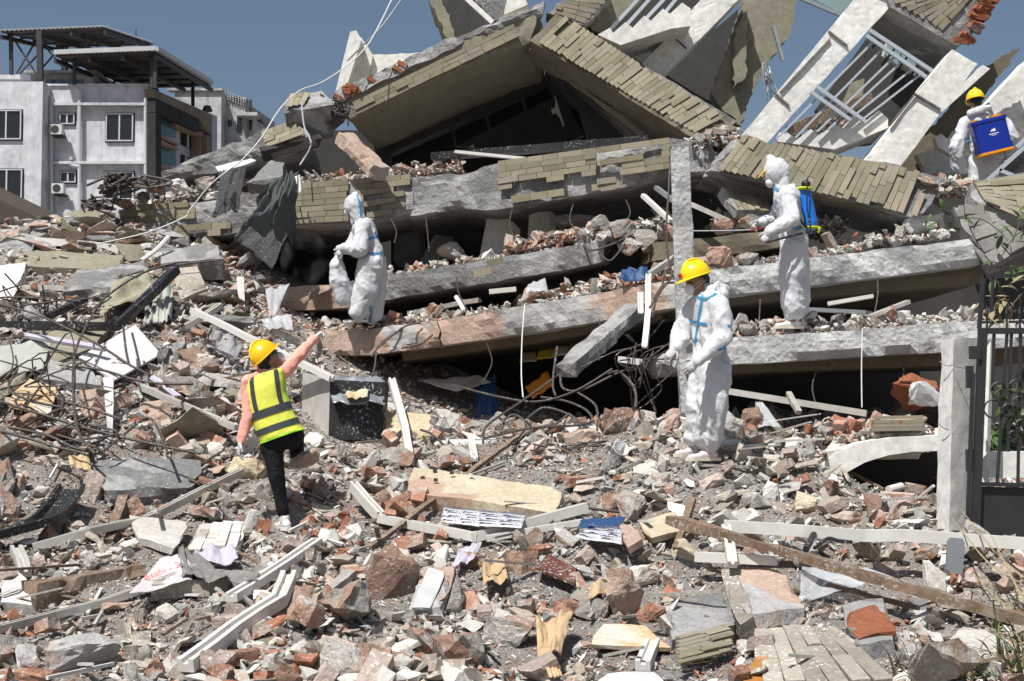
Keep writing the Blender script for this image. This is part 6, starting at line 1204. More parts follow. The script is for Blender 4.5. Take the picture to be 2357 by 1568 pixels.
gb('upper_frame', 2254, 756, 2263, 634, .03, Y=11.3); gb('upper_frame', 2263, 636, 2420, 633, .03, Y=11.3); gb('upper_frame', 2258, 742, 2420, 740, .02, Y=11.3); gb('upper_frame', 2286, 640, 2280, 740, .02, Y=11.3)
mk('slim_post', bar(P(2276, 785, 11.4), P(2264, 1120, 11.3), .06, .06), M['cream'], label='slim white post behind the iron gate', cat='post')
mk('low_wall', polyprism([(2262, 1040), (2420, 1040), (2420, 1100), (2262, 1100)], 11.6, .2), M['cream'], label='low white wall seen through the iron gate', cat='wall')
# ------------------------------------------------------------------ plants
def leafgeo(c, L, w, d, up, curl=.3):
    d = d.normalized(); s = d.cross(up)
    s = s.normalized() if s.length > 1e-4 else Vector((1, 0, 0)); u = s.cross(d)
    v = []; f = []; K_ = 4
    for i in range(K_+1):
        t = i/K_; p = c + d*L*t - u*curl*L*t*t; ww = w*math.sin(math.pi*min(1, .12+t*.88))*.5
        v += [p - s*ww, p + u*ww*.25, p + s*ww]
    for i in range(K_):
        a = i*3; f += [(a, a+1, a+4, a+3), (a+1, a+2, a+5, a+4)]
    return v, f
def plant(label, stems, Y, n, L, name='climbing_plant', leafmat='green', spread=.1):
    t = thing(name, label, 'plant', P(stems[0][0][0], stems[0][0][1], Y)); g = G(); lv = G()
    for st in stems:
        q = spline(PL(st, Y), 5); g.add(sweep(q, ring(.006, 5)))
        for k in range(n):
            p = random.choice(q) + Vector((random.gauss(0, spread), random.gauss(0, spread), random.gauss(0, spread)))*.6
            lv.add(leafgeo(p, L*random.uniform(.6, 1.2), L*.42, Vector((random.gauss(0, 1), random.gauss(-.3, .7), random.gauss(-.3, .6))), Vector((0, -.3, 1)), random.uniform(.1, .6)))
    mk('stem', g.geo(), M['vine'], t); mk('leaf_cluster', lv.geo(), M[leafmat], t, kind='stuff'); return t
plant('small leafy vine hanging from the clad wall piece at the right', [[(2165, 480), (2200, 500), (2260, 505), (2310, 540)], [(2172, 486), (2185, 500)]], 15.0, 6, .15)
plant('leafy green branch at the right edge above the gate', [[(2400, 520), (2340, 540), (2300, 600)], [(2390, 480), (2350, 510), (2330, 560)], [(2400, 600), (2340, 620)]], 13.5, 11, .15, spread=.12)
plant('dry climbing vine tangled in the frame above the gate', [[(2270, 730), (2290, 680), (2330, 650), (2380, 640)], [(2360, 750), (2320, 700), (2300, 650)], [(2300, 745), (2340, 690), (2370, 660)], [(2276, 690), (2320, 720), (2370, 700)], [(2290, 640), (2310, 690), (2350, 740)]], 11.35, 10, .1, leafmat='dry', spread=.1)
plant('green plant growing behind the iron gate', [[(2290, 1040), (2320, 960), (2350, 860)], [(2350, 1040), (2340, 980), (2310, 900)], [(2300, 1040), (2330, 1000), (2370, 960)]], 11.9, 14, .2, spread=.12)
def tuft(x, y, n, L, mat, label, name='grass_tuft', lean=0., w=.012):
    b = P(x, y, MY(x, y)); g = G()
    for k in range(n):
        a = random.gauss(0, .7) + lean; l = L*random.uniform(.5, 1.1); p = b + Vector((random.gauss(0, .12), random.gauss(0, .1), 0))
        pts = [p, p + Vector((math.sin(a)*l*.4, random.gauss(0, .1)*l, math.cos(a)*l*.55)), p + Vector((math.sin(a)*l*.95, random.gauss(0, .2)*l, math.cos(a)*l*.75))]
        g.add(sweep(spline(pts, 4), [(-w, 0), (0, w*.3), (w, 0), (0, -w*.3)], scale=list(np.linspace(1, .1, 9))))
    mk(name, g.geo(), M[mat], label=label, cat='grass', kind='stuff')
tuft(2335, 1550, 45, .4, 'dry', 'dry grass in the bottom right corner'); tuft(2230, 1568, 30, .3, 'dry', 'dry grass beside the thick white slab'); tuft(2110, 1560, 22, .3, 'dry', 'dry grass at the foot of the stick bundle')
tuft(2350, 1440, 24, .5, 'dry', 'dry straw behind the thick white slab', lean=-.5); tuft(2345, 1570, 24, .6, 'green', 'green palm leaves in the bottom right corner', lean=-.8, w=.02)
for i, px in enumerate(([(2357, 1330, 9.6), (2290, 1270, 10.0), (2210, 1170, 10.6)], [(2370, 1350, 9.6), (2280, 1300, 9.9), (2190, 1190, 10.5)], [(2380, 1420, 9.3), (2330, 1330, 9.6), (2280, 1230, 10.0)], [(2400, 1460, 9.2), (2300, 1380, 9.5), (2240, 1320, 9.8)])):
    mk('dry_frond', sweep(spline(PL(px, 0), 5), [(-.014, 0), (0, .005), (.014, 0), (0, -.005)], scale=list(np.linspace(1, .2, 11))), M['dry'], label='long dry frond blade arching in front of the gate, ' + ['topmost', 'second', 'inner', 'lowest'][i], cat='frond', group='dry fronds before the gate')

# ------------------------------------------------------------------ dust puff beside the sack
def dust_mat():
    m = bpy.data.materials.new('dust_in_air'); m.use_nodes = True; t = m.node_tree; t.nodes.clear(); o = t.nodes.new('ShaderNodeOutputMaterial'); v = t.nodes.new('ShaderNodeVolumePrincipled'); v.inputs['Color'].default_value = (.8, .78, .75, 1); v.inputs['Anisotropy'].default_value = .2
    tc = t.nodes.new('ShaderNodeTexCoord'); n = t.nodes.new('ShaderNodeTexNoise'); n.inputs['Scale'].default_value = 3.2; n.inputs['Detail'].default_value = 4; t.links.new(tc.outputs['Object'], n.inputs['Vector'])
    r = t.nodes.new('ShaderNodeMapRange'); r.inputs[1].default_value = .48; r.inputs[2].default_value = .75; r.inputs[3].default_value = 0; r.inputs[4].default_value = .9; t.links.new(n.outputs[0], r.inputs[0]); t.links.new(r.outputs[0], v.inputs['Density']); t.links.new(v.outputs[0], o.inputs['Volume']); return m
bm = bmesh.new(); bmesh.ops.create_icosphere(bm, subdivisions=2, radius=1)
mk('dust_cloud', (np.array([tuple(P(702, 600, 18.6) + Vector((v.co.x*.34, v.co.y*.3, v.co.z*.42))) for v in bm.verts]), [tuple(v.index for v in f.verts) for f in bm.faces]), dust_mat(), label='faint dust cloud in the air left of the white sack', cat='dust', kind='stuff'); bm.free()
# ------------------------------------------------------------------ loose rubble between the placed pieces
HB = np.array(HERO) if HERO else np.zeros((0, 5))
def free(X, Y, m=14):
    """true where a loose piece would not hide a placed one"""
    z = HN(X, Y); d = Y*cp_ + (z-CAMZ)*sp_; px = X/d*FPX + 1178.5; py = 784 - ((z-CAMZ)*cp_ - Y*sp_)/d*FPX; ok = np.ones(len(X), bool)
    for x0, y0, x1, y1, yy in HB:
        ok &= ~((px > x0) & (px < x1) & (py > y0+8) & (py < y1+m) & (Y < yy + .5))
    return ok
for nm, n, smin, smax, pw, lab in (('small_rubble', 74000, .010, .034, 1.3, 'fine crushed rubble and dust covering the whole mound'), ('mixed_rubble', 30000, .03, .09, 1.5, 'fist sized pieces of brick and concrete all over the mound'), ('coarse_rubble', 7000, .08, .15, 1.8, 'larger loose rubble pieces between the debris on the mound')):
    X, Y, s = field(n, 8.0, 21 if nm != 'small_rubble' else 16.5, -.385, .385, smin, smax, pw)
    if nm == 'small_rubble': s *= np.clip(Y/11, .8, 1.5)
    if nm != 'small_rubble':
        ok = free(X, Y, s/Y*FPX*.7) | (s < .05); X, Y, s = X[ok], Y[ok], s[ok]; n = len(X)
    if nm != 'small_rubble':
        m = 2600 if nm == 'mixed_rubble' else 2600; X2, Y2, s2 = field(m, 13.2, 22.8, -.385, -.17, smin*1.2, smax*1.15, pw); X, Y, s = np.append(X, X2), np.append(Y, Y2), np.append(s, s2); n = len(X)
    Z = Hn(X, Y) + s * np.random.uniform(-.1, .5, n)
    pile(nm, np.stack([X, Y, Z], 1), s, blend_cols(X, Y), lab, 'rubble', .55)
def zone(lab, x, Y, sc, kind):
    a, b = proj((x, Y, float(HN(x, Y)))); big = {'brick': 1.1, 'concrete_chunk': .26, 'plaster_shard': .25, 'tile_fragment': .3, 'slab_piece': .42}[kind]
    row = 'along the bottom edge' if b > 1480 else 'in the lower foreground' if b > 1370 else 'just below the long profiles' if b > 1265 else 'level with the long profiles' if b > 1175 else 'level with the yellow slab' if b > 1070 else 'on the far part of the mound' if b > 900 else 'high up the mound'
    colm = 'far left' if a < 380 else 'left' if a < 780 else 'left of centre' if a < 1180 else 'right of centre' if a < 1580 else 'right' if a < 1980 else 'far right'
    return ('larger ' if sc > big else 'smaller ') + {'brick': 'dusty broken brick', 'concrete_chunk': 'loose concrete chunk', 'plaster_shard': 'flat pale plaster shard', 'tile_fragment': 'narrow tan strip fragment', 'slab_piece': 'broken slab piece'}[kind] + ', ' + colm + ' ' + row
KINDS = {'brick': (215, 'broken dusty brick lying loose in the rubble', 'brick', 'loose bricks on the mound'), 'concrete_chunk': (150, 'loose concrete chunk lying in the rubble', 'chunk', 'loose concrete chunks on the mound'),
         'plaster_shard': (190, 'flat pale plaster shard lying in the rubble', 'shard', 'plaster shards on the mound'), 'tile_fragment': (190, 'narrow tan stone strip fragment lying in the rubble', 'tile', 'stone strip fragments on the mound')}
for kind, (n, lab, cat, grp) in KINDS.items():
    cnt = 0
    for i in range(n*4):
        Y = 8.3 + 8.2 * random.random()**1.25; x = random.uniform(-.375, .375) * Y
        sc = {'brick': random.uniform(.8, 1.35), 'concrete_chunk': .14 + .36*random.random()**1.8, 'plaster_shard': random.uniform(.14, .34), 'tile_fragment': random.uniform(.16, .42)}[kind]
        if cnt >= n: break
        if not free(np.array([x]), np.array([Y]), (sc if kind != 'brick' else .2)/Y*FPX*.8)[0]: continue
        cnt += 1
        if kind == 'brick' and x/Y*FPX+1178 > 1200 and Y > 12 and random.random() < .5: x -= 3
        o = bpy.data.objects.new(kind, random.choice(PROT[kind])); COL.objects.link(o)
        h = {'brick': .03, 'concrete_chunk': sc*.16, 'plaster_shard': .03, 'tile_fragment': .03}[kind]
        o.location = (x, Y, H(x, Y) + h + .02); o.scale = (sc,)*3
        t = .45 if kind != 'concrete_chunk' else 1.2
        o.rotation_euler = (random.gauss(0, t), random.gauss(0, t), random.uniform(0, 6.3)); _props(o, zone(lab, x, Y, sc, kind), cat, grp)

for i in range(420):
    Y = random.uniform(12.8, 21.5); x = random.uniform(-.38, -.19)*Y
    if not free(np.array([x]), np.array([Y]), 60)[0]: continue
    o = bpy.data.objects.new('slab_piece', random.choice(SLABS)); COL.objects.link(o); sc = .22 + .6*random.random()**1.7
    o.location = (x, Y, H(x, Y) + .06); o.scale = (sc,)*3; o.rotation_euler = (random.gauss(.25, .3), random.gauss(0, .3), random.uniform(0, 6.3)); _props(o, zone('', x, Y, sc, 'slab_piece'), 'slab', 'slab pieces on the left slope')

X, Y, s = field(4600, 8.2, 17.5, -.385, .385, .11, .36, 1.7); ok = free(X, Y, s/Y*FPX*.8); X, Y, s = X[ok], Y[ok], s[ok]
pile('chunk_rubble', np.stack([X, Y, Hn(X, Y) + s*.12], 1), s*.85, blend_cols(X, Y), 'countless head sized chunks of masonry across the mound', 'rubble', .7, protos2)
X, Y, s = field(900, 13.2, 22, -.385, -.18, .14, .42, 1.5); ok = free(X, Y, s/Y*FPX*.8); X, Y, s = X[ok], Y[ok], s[ok]
pile('slope_rubble', np.stack([X, Y, Hn(X, Y) + s*.12], 1), s*.85, colours(len(X), W_LEFT), 'crowded slab lumps covering the left slope', 'rubble', .6, protos2)
# ------------------------------------------------------------------ people
def caps(p0, r0, p1, r1, side=None, flat=1., n=14):
    """tapered limb piece with round ends; flat squeezes it across 'side'"""
    p0, p1 = Vector(p0), Vector(p1); d = p1-p0; L = d.length or 1e-4; d.normalize()
    s = (Vector(side) if side is not None else Vector((1, 0, 0))); s = s - d*s.dot(d)
    if s.length < 1e-3: s = d.orthogonal()
    s.normalize(); u = d.cross(s); rows = []
    for k in (-.98, -.8, -.45): rows.append((p0 + d*r0*k, r0*math.sqrt(1-k*k)))
    for t in (0, .33, .66, 1): rows.append((p0.lerp(p1, t), r0+(r1-r0)*t))
    for k in (.45, .8, .98): rows.append((p1 + d*r1*k, r1*math.sqrt(1-k*k)))
    v = []; f = []
    for c, r in rows: v += [c + (s*math.cos(a) + u*flat*math.sin(a))*r for a in (2*math.pi*i/n for i in range(n))]
    for k in range(len(rows)-1): f += [(k*n+i, k*n+(i+1) % n, (k+1)*n+(i+1) % n, (k+1)*n+i) for i in range(n)]
    f += [tuple(range(n))[::-1], tuple((len(rows)-1)*n+i for i in range(n))]
    return v, f
def chain(pts, rs, **k):
    g = G()
    for a, b, ra, rb in zip(pts[:-1], pts[1:], rs[:-1], rs[1:]): g.add(caps(a, ra, b, rb, **k))
    return g.geo()
def ell(c, r, rot=None, n=14, m=9):
    v = []; f = []; c = Vector(c)
    for j in range(m+1):
        t = math.pi*(.02+.96*j/m)
        for i in range(n):
            a = 2*math.pi*i/n; p = Vector((r[0]*math.sin(t)*math.cos(a), r[1]*math.sin(t)*math.sin(a), r[2]*math.cos(t)))
            v.append(c + (rot @ p if rot is not None else p))
    for j in range(m): f += [(j*n+i, (j+1)*n+i, (j+1)*n+(i+1) % n, j*n+(i+1) % n) for i in range(n)]
    f += [tuple(range(n)), tuple(m*n+i for i in range(n))[::-1]]
    return v, f
def fuse(name, geos, mat, parent, voxel=.012, smooth=6, wrinkle=0., wf=9., seed=0., label=None):
    """melt the pieces into one continuous surface"""
    g = G()
    for q in geos: g.add(q)
    me = bpy.data.meshes.new('tmp'); me.from_pydata(g.v, [], g.f); me.update(); t = bpy.data.objects.new('tmp', me); COL.objects.link(t)
    bm = bmesh.new(); bm.from_mesh(me); bmesh.ops.recalc_face_normals(bm, faces=bm.faces); bm.to_mesh(me); bm.free()
    md = t.modifiers.new('r', 'REMESH'); md.mode = 'VOXEL'; md.voxel_size = voxel; md.use_smooth_shade = True
    if smooth: ms = t.modifiers.new('s', 'SMOOTH'); ms.iterations = smooth; ms.factor = .5
    dg = bpy.context.evaluated_depsgraph_get(); m2 = bpy.data.meshes.new_from_object(t.evaluated_get(dg)); bpy.data.objects.remove(t)
    n = len(m2.vertices); co = np.zeros(n*3); no = np.zeros(n*3); m2.vertices.foreach_get('co', co); m2.vertex_normals.foreach_get('vector', no); co = co.reshape(-1, 3); no = no.reshape(-1, 3)
    if wrinkle:
        for i in range(n):
            p = Vector(co[i]); q = p + Vector(noise.noise_vector(p*3.2+Vector((seed, 0, 0))))*.10
            a = 1 - 2.4*abs(noise.noise(Vector((q.x*wf, q.y*wf, q.z*wf*.22+seed)))); b = 1 - 2.4*abs(noise.noise(Vector(((q.x+q.z*.6)*wf*1.3+7, q.y*wf*1.3, (q.z-q.x*.6)*wf*.6-seed))))
            dd, pp = noise.voronoi(q*wf*.95 + Vector((seed, 0, 0))); c = pp[0]; r = Vector((math.sin(c.x*91+c.y*37), math.sin(c.y*73+c.z*53), math.sin(c.z*61+c.x*29)))
            co[i] += no[i] * wrinkle * (.7*a + .45*b + .2*max(-.7, min(.7, (q*wf*.95+Vector((seed, 0, 0))-c).dot(r))) - .25)
    lo, hi = co.min(0), co.max(0); base = np.array([(lo[0]+hi[0])/2, (lo[1]+hi[1])/2, lo[2]])
    m2.vertices.foreach_set('co', (co-base).ravel()); m2.name = name; m2.materials.clear(); m2.materials.append(mat); m2.polygons.foreach_set('use_smooth', [True]*len(m2.polygons)); m2.update()
    o = bpy.data.objects.new(name, m2); COL.objects.link(o); put(o, Vector(base), parent)
    if label: o['label'] = label
    return o
def hand(parent, wrist, tip, palm_n, mat, curl=.5, thumb=1, name='glove', point=False, k=1.):
    """palm, four fingers and a thumb; tip gives the way the hand points, palm_n the way the palm looks"""
    w = Vector(wrist); d = (Vector(tip)-w).normalized(); n = Vector(palm_n); n = (n - d*n.dot(d)).normalized(); s = d.cross(n)*thumb
    g = [caps(w, .029*k, w+d*.03*k, .034*k, side=s, flat=.75), caps(w+d*.02*k, .036*k, w+d*.085*k, .042*k, side=s, flat=.5)]
    for i, (o, L) in enumerate(((.031, .072), (.011, .080), (-.011, .074), (-.030, .058))):
        b = w + d*.085*k + s*o*k; c = curl*(1 if not (point and i == 0) else 0); a = 0; p = b; L = L*k
        for sgm, fr in enumerate((.45, .32, .23)):
            a += c*(.7, 1., .7)[sgm]; q = p + (d*math.cos(a) + n*math.sin(a))*L*fr
            g.append(caps(p, .0098*k - .001*sgm*k, q, .0092*k - .001*sgm*k, n=8)); p = q
    tb = w + d*.03*k + s*.03*k; t1 = tb + (d*.55 + s*.75 + n*.25).normalized()*.042*k; t2 = t1 + (d*.85 + s*.2 + n*.45).normalized()*.032*k
    g += [caps(tb, .014*k, t1, .0115*k, n=8), caps(t1, .011*k, t2, .009*k, n=8)]
    return fuse(name, g, mat, parent, .0042, 2)
def basis(fwd, up):
    """columns: right-hand x, forward y, up z"""
    u = Vector(up).normalized(); f = Vector(fwd); f = (f-u*f.dot(u)).normalized(); r = f.cross(u); return Matrix((r, f, u)).transposed()
def head(parent, c, fwd, up, hair=True, skinm=None, full=True):
    """head in its own frame: x to its right, y forward, z up; c is the head centre"""
    B = basis(fwd, up); T = lambda x, y, z: Vector(c) + B @ Vector((x, y, z))
    g = [ell(T(0, -.012, .03), (.076, .094, .092), B), caps(T(0, .02, -.02), .062, T(0, .035, -.075), .043, side=B.col[0]), caps(T(0, -.02, -.04), .052, T(0, -.035, -.16), .056),
         caps(T(0, .088, .012), .011, T(0, .106, -.022), .014, n=8), ell(T(.077, -.005, .0), (.010, .02, .032), B), ell(T(-.077, -.005, .0), (.010, .02, .032), B),
         caps(T(-.024, .088, -.058), .008, T(.024, .088, -.058), .008, n=8), caps(T(-.03, .083, .03), .011, T(.03, .083, .03), .011, n=8)]
    o = fuse('body', g, skinm or M['skin'], parent, .006, 3)
    for s in (-1, 1): mk('eye', ell(T(s*.03, .084, .008), (.011, .008, .007), B, 10, 6), M['inkw'] if False else M['hair'], o, smooth=True)
    if hair:
        fuse('hair', [ell(T(0, -.03, .045), (.083, .09, .085), B), caps(T(0, -.075, .0), .05, T(0, -.07, -.06), .035, side=B.col[0])], M['hair'], parent, .008, 3)
    return T, B
def helmet(parent, T, B, mat, peak=.055, tilt=0., name='safety_helmet', lift=.055, k=1., rim=True, ridges=True):
    """shell, ridge, rim and peak in the head frame"""
    n = 36; v = []; f = []; rows = []
    Rx = Matrix.Rotation(tilt, 3, 'X'); TT = lambda x, y, z: T(*(Rx @ Vector((x*k, y*k, z*k)) + Vector((0, -.005, lift))))
    for t in (0, 8, 18, 30, 44, 58, 72, 84, 94):
        a = R(t); z = .135*math.cos(a) if t < 90 else -.012; rr = math.sin(a) if t < 90 else 1.0
        for i in range(n):
            b = 2*math.pi*i/n; x = .112*rr*math.cos(b); y = .138*rr*math.sin(b)
            rg = (max(0, 1-abs(x)/.022) * .007 + max(0, 1-abs(abs(x)-.045)/.014)*.003) * math.sin(a) if ridges and t < 80 else 0
            s = 1 + rg/.13; v.append(TT(x*s, y*s, z + rg*math.cos(a)*1.5))
    m = 9
    for j in range(m-1): f += [(j*n+i, (j+1)*n+i, (j+1)*n+(i+1) % n, j*n+(i+1) % n) for i in range(n)]
    f.append(tuple(range(n))[::-1])
    o = mk(name, (v, f), mat, parent, smooth=True)
    # brim with peak, a closed ring
    bv = []; bf = []
    for i in range(n):
        b = 2*math.pi*i/n; pk = max(0, math.sin(b))**2.2 * peak; w = .014 + pk
        for rr, z in ((0, .004), (w, -.002 - .25*pk), (w, -.008 - .25*pk), (0, -.010)): bv.append(TT((.110+rr*.55)*math.cos(b), (.136+rr)*math.sin(b), z))
    for i in range(n):
        j = (i+1) % n
        for q in range(4): bf.append((i*4+q, j*4+q, j*4+(q+1) % 4, i*4+(q+1) % 4))
    mk('peak', (bv, bf), mat, o, smooth=False)
    mk('ridge', chain([TT(0, .128*math.sin(a), .009+.135*math.cos(a)) for a in np.linspace(-1.25, 1.25, 9)], [.012]*9, n=8), mat, o, smooth=True)
    return o
def mask(parent, T, B, shape='cup'):
    g = [ell(T(0, .088, -.045), (.05, .042, .052), B)] + [caps(T(0, .11, -.02), .016, T(0, .115, -.065), .012, n=8)]
    o = fuse('face_mask', g, M['mask'], parent, .006, 3)
    for s in (-1, 1):
        mk('strap', tube([T(s*.045, .075, -.03), T(s*.07, .03, -.01), T(s*.08, -.012, .02)], .0022, 5), M['mask'], o); mk('strap', tube([T(s*.045, .07, -.06), T(s*.072, .03, -.04), T(s*.08, -.012, -.01)], .0022, 5), M['mask'], o)
    return o
def shoe(parent, ankle, toe_dir, sole_z, mat, solemat, L=.27, name='shoe', lace=True):
    d = Vector((toe_dir[0], toe_dir[1], 0)).normalized(); a = Vector(ankle); h = Vector((a.x, a.y, sole_z)) - d*.07; s = d.cross(Vector((0, 0, 1))); k = L/.27
    Q = lambda x, y, z: h + d*x*k + s*y*k + Vector((0, 0, z))
    o = fuse(name, [caps(Q(.03, 0, .05), .036, Q(.13, 0, .048), .036, side=s, flat=1.), caps(Q(.12, 0, .045), .036, Q(.225, 0, .032), .03, side=s, flat=.75), caps(Q(.06, 0, .06), .036, Q(.065, 0, .11), .039)], mat, parent, .007, 3)
    prof = [(.0, .0), (-.02, .02), (-.018, .034), (.06, .038), (.14, .042), (.21, .042), (.262, .022), (.27, 0), (.262, -.022), (.21, -.04), (.14, -.036), (.06, -.034), (-.018, -.03), (-.022, -.015)]
    lo = [Q(x, y, 0) for x, y in prof[1:]]; hi = [Q(x*.99, y*1.03, .028) for x, y in prof[1:]]; n = len(lo)
    mk('sole', (lo+hi, [tuple(range(n)), tuple(range(2*n-1, n-1, -1))] + [(i, i+n, (i+1) % n+n, (i+1) % n) for i in range(n)]), solemat, o)
    if lace:
        for t in (.09, .115, .14): mk('lace', tube([Q(t, -.02, .082-t*.12), Q(t+.004, 0, .1-t*.16), Q(t, .02, .082-t*.12)], .004, 5), solemat, o)
    return o
def drape_band(parent, surf, pts, w, mat, name='seam_tape', off=.006):
    """ribbon laid on a mesh part: world points are pulled to its surface"""
    from mathutils.bvhtree import BVHTree
    me = surf.data; b = ABS[surf]; bv = BVHTree.FromPolygons([v.co + b for v in me.vertices], [tuple(p.vertices) for p in me.polygons])
    s = spline(pts, 8); hit = []
    eye = Vector((0, 0, CAMZ))
    for p in s:
        c, n, _, dd = bv.ray_cast(eye, (p-eye).normalized())
        if c is None: c, n, _, dd = bv.find_nearest(p)
        if n.dot(eye-c) < 0: n = -n
        hit.append((c + n*off, n))
    v = []; f = []
    for i, (c, n) in enumerate(hit):
        t = (hit[min(i+1, len(hit)-1)][0] - hit[max(i-1, 0)][0]); t = t.normalized() if t.length > 1e-6 else Vector((0, 0, 1)); q = n.cross(t).normalized()
        for e in (-1, 1):
            v.append(c + q*e*w/2)
    m = len(v); v += [p - Vector((0, 0, 0)) for p in v]
    for i in range(len(hit)-1): f.append((i*2, i*2+1, i*2+3, i*2+2))
    return mk(name, (v[:m], f), mat, parent, smooth=True)
def J(Y0): return lambda x, y, dy=0.: P(x, y, Y0+dy)
# ---- man in coverall with yellow helmet, looking down to the left (stands in front)
j = J(12.1); W = M['suit']
p = thing('person', 'person in white taped coverall and yellow helmet looking down beside the concrete post', 'person', P(1610, 1058, 12.1), 'rescue workers')
fwd = Vector((-.8, -.6, 0)); lft = Vector((.6, -.8, 0))
neck = j(1624, 672); chest = j(1628, 730); waist = j(1634, 808); hip = j(1636, 852)
legL = [j(1646, 860, -.06), j(1640, 940, -.1), j(1632, 1010, -.05)]; legR = [j(1622, 860, .08), j(1612, 940, .05), j(1603, 1003, .1)]
shL = j(1656, 704, -.12); elL = j(1668, 776, -.2); wrL = j(1606, 830, -.36); shR = j(1597, 712, .12); elR = j(1570, 768, .1); wrR = j(1556, 800, -.02)
geo = [caps(neck, .07, chest, .15, side=lft, flat=.72), caps(j(1627, 705), .145, waist, .150, side=lft, flat=.78), caps(waist, .150, hip, .165, side=lft, flat=.85), chain([shL, elL, wrL], [.085, .078, .06]), chain([shR, elR, wrR], [.085, .076, .058]),
       caps(j(1628, 700), .1, shL, .085), caps(j(1628, 700), .1, shR, .082), chain([hip]+legL, [.14, .135, .125, .11]), chain([hip]+legR, [.14, .13, .12, .105]), caps(legL[2], .105, j(1631, 1022, -.05), .075), caps(legR[2], .1, j(1600, 1014, .1), .07)]
suit = fuse('coverall', geo, W, p, .0125, 5, .027, 7.5, 3.)
hood = fuse('hood', [caps(j(1636, 668, -.03), .055, j(1664, 678, -.02), .05), caps(j(1650, 662), .05, j(1672, 668, .05), .03), caps(j(1622, 682, -.05), .05, j(1650, 684, -.08), .045)], W, p, .01, 3, .014, 12, 5.)
T, B = head(p, j(1604, 648, -.02), Vector((-.93, -.34, -.3)), Vector((-.3, -.08, 1)))
hm = helmet(p, T, B, M['helmet'], .06, 0, lift=.05)
mk('badge', box(T(-.0, .138, .085), (.05, .012, .035), B), M['red'], hm)
mask(p, T, B)
for a in ((j(1617, 676, -.1), j(1609, 730, -.2), j(1600, 790, -.25)), (j(1586, 738, -.2), j(1604, 742, -.25), j(1628, 748, -.28)), (j(1652, 806, -.25), j(1664, 802, -.25), j(1676, 800, -.1)), (j(1606, 684, -.15), j(1626, 688, -.2), j(1648, 676, -.15)), (j(1674, 750, -.15), j(1682, 752, -.05))):
    drape_band(suit, suit, list(a), .022, M['tape'])
hand(p, wrL, j(1585, 852, -.4), Vector((-.3, .9, -.2)), M['glove'], .35, -1); hand(p, wrR, j(1536, 822, -.05), Vector((.5, .8, -.3)), M['glove'], .45, 1)
zs = j(1619, 1061, -.08).z; shoe(p, j(1634, 1040, -.06), (-1, -.25), zs, M['shoe_p'], M['sole'], .29); zs2 = j(1595, 1052, .08).z; shoe(p, j(1602, 1040, .1), (-1, -.25), zs2, M['shoe_p'], M['sole'], .28)
# ---- sprayer with light blue tank
Y0 = 14.35; j = J(Y0)
p = thing('person', 'person in white hooded coverall spraying to the left on the pitted slab', 'person', P(1828, 757, Y0), 'rescue workers')
neck = j(1797, 436); chest = j(1810, 468); waist = j(1822, 530); hip = j(1827, 562); lf = Vector((0, -1, 0))
legA = [j(1826, 570, -.09), j(1822, 650, -.1), j(1826, 710, -.08)]; legB = [j(1832, 570, .1), j(1834, 650, .1), j(1838, 710, .1)]
shA = j(1820, 452, -.17); elA = j(1822, 508, -.28); wrA = j(1773, 536, -.36); shB = j(1806, 456, .17); elB = j(1790, 508, .26); wrB = j(1753, 512, .12)
geo = [caps(neck, .075, chest, .15, side=lf, flat=.75), caps(j(1811, 455), .15, waist, .145, side=lf, flat=.85), caps(waist, .145, hip, .16, side=lf, flat=.9), chain([shA, elA, wrA], [.088, .08, .055]), chain([shB, elB, wrB], [.085, .078, .055]), caps(j(1812, 448), .1, shA, .088), caps(j(1808, 450), .1, shB, .085),
       chain([hip]+legA, [.135, .13, .115, .11]), chain([hip]+legB, [.135, .128, .115, .11]), caps(legA[2], .105, j(1824, 718, -.08), .085), caps(legB[2], .1, j(1836, 718, .1), .085)]
suit = fuse('coverall', geo, W, p, .0125, 5, .027, 7.5, 9.)
T, B = head(p, j(1785, 405), Vector((-1, -.1, -.42)), Vector((-.42, 0, 1)), hair=False)
mask(p, T, B)
fuse('hood', [ell(T(0, -.03, .035), (.115, .14, .14), B), caps(T(0, -.03, .10), .105, T(0, -.02, .19), .04), caps(T(0, -.045, -.06), .095, j(1800, 440), .1, side=lf, flat=.85)], W, p, .0115, 4, .014, 9, 11.)
mk('cap_peak', caps(T(0, .085, .085), .055, T(0, .15, .06), .045, side=B.col[0], flat=.16), M['helmet_o'], p, smooth=True)
mk('hair_front', ell(T(0, .072, .045), (.066, .03, .03), B), M['hair'], p, smooth=True)
for a in ((j(1772, 424, -.1), j(1785, 430, -.15), j(1812, 410, -.1)), (j(1770, 466, -.1), j(1785, 463, -.2)), (j(1835, 462, -.1), j(1846, 461, 0)), (j(1824, 525, -.2), j(1845, 525, -.05)), (j(1752, 500, .1), j(1764, 498, .05))): drape_band(suit, suit, list(a), .024, M['tape'])
hand(p, wrA, j(1752, 560, -.4), Vector((.1, .9, -.3)), M['glove'], .9, -1); hand(p, wrB, j(1730, 526, .1), Vector((.2, -.7, -.6)), M['glove'], .9, 1)
mk('ankle', chain([j(1826, 716, -.08), j(1826, 738, -.08)], [.045, .042]), M['skin'], p, smooth=True); mk('ankle', chain([j(1838, 716, .1), j(1840, 738, .1)], [.045, .042]), M['skin'], p, smooth=True)
z = j(1820, 758).z; shoe(p, j(1828, 740, -.08), (-1, -.12), z, M['shoe_w'], M['sole'], .29); shoe(p, j(1842, 740, .1), (-1, -.05), z+.01, M['shoe_w'], M['sole'], .28)
tk = thing('backpack_sprayer', 'light blue backpack sprayer tank with lime lid on the hooded person', 'sprayer', j(1864, 528))
j2 = J(Y0)
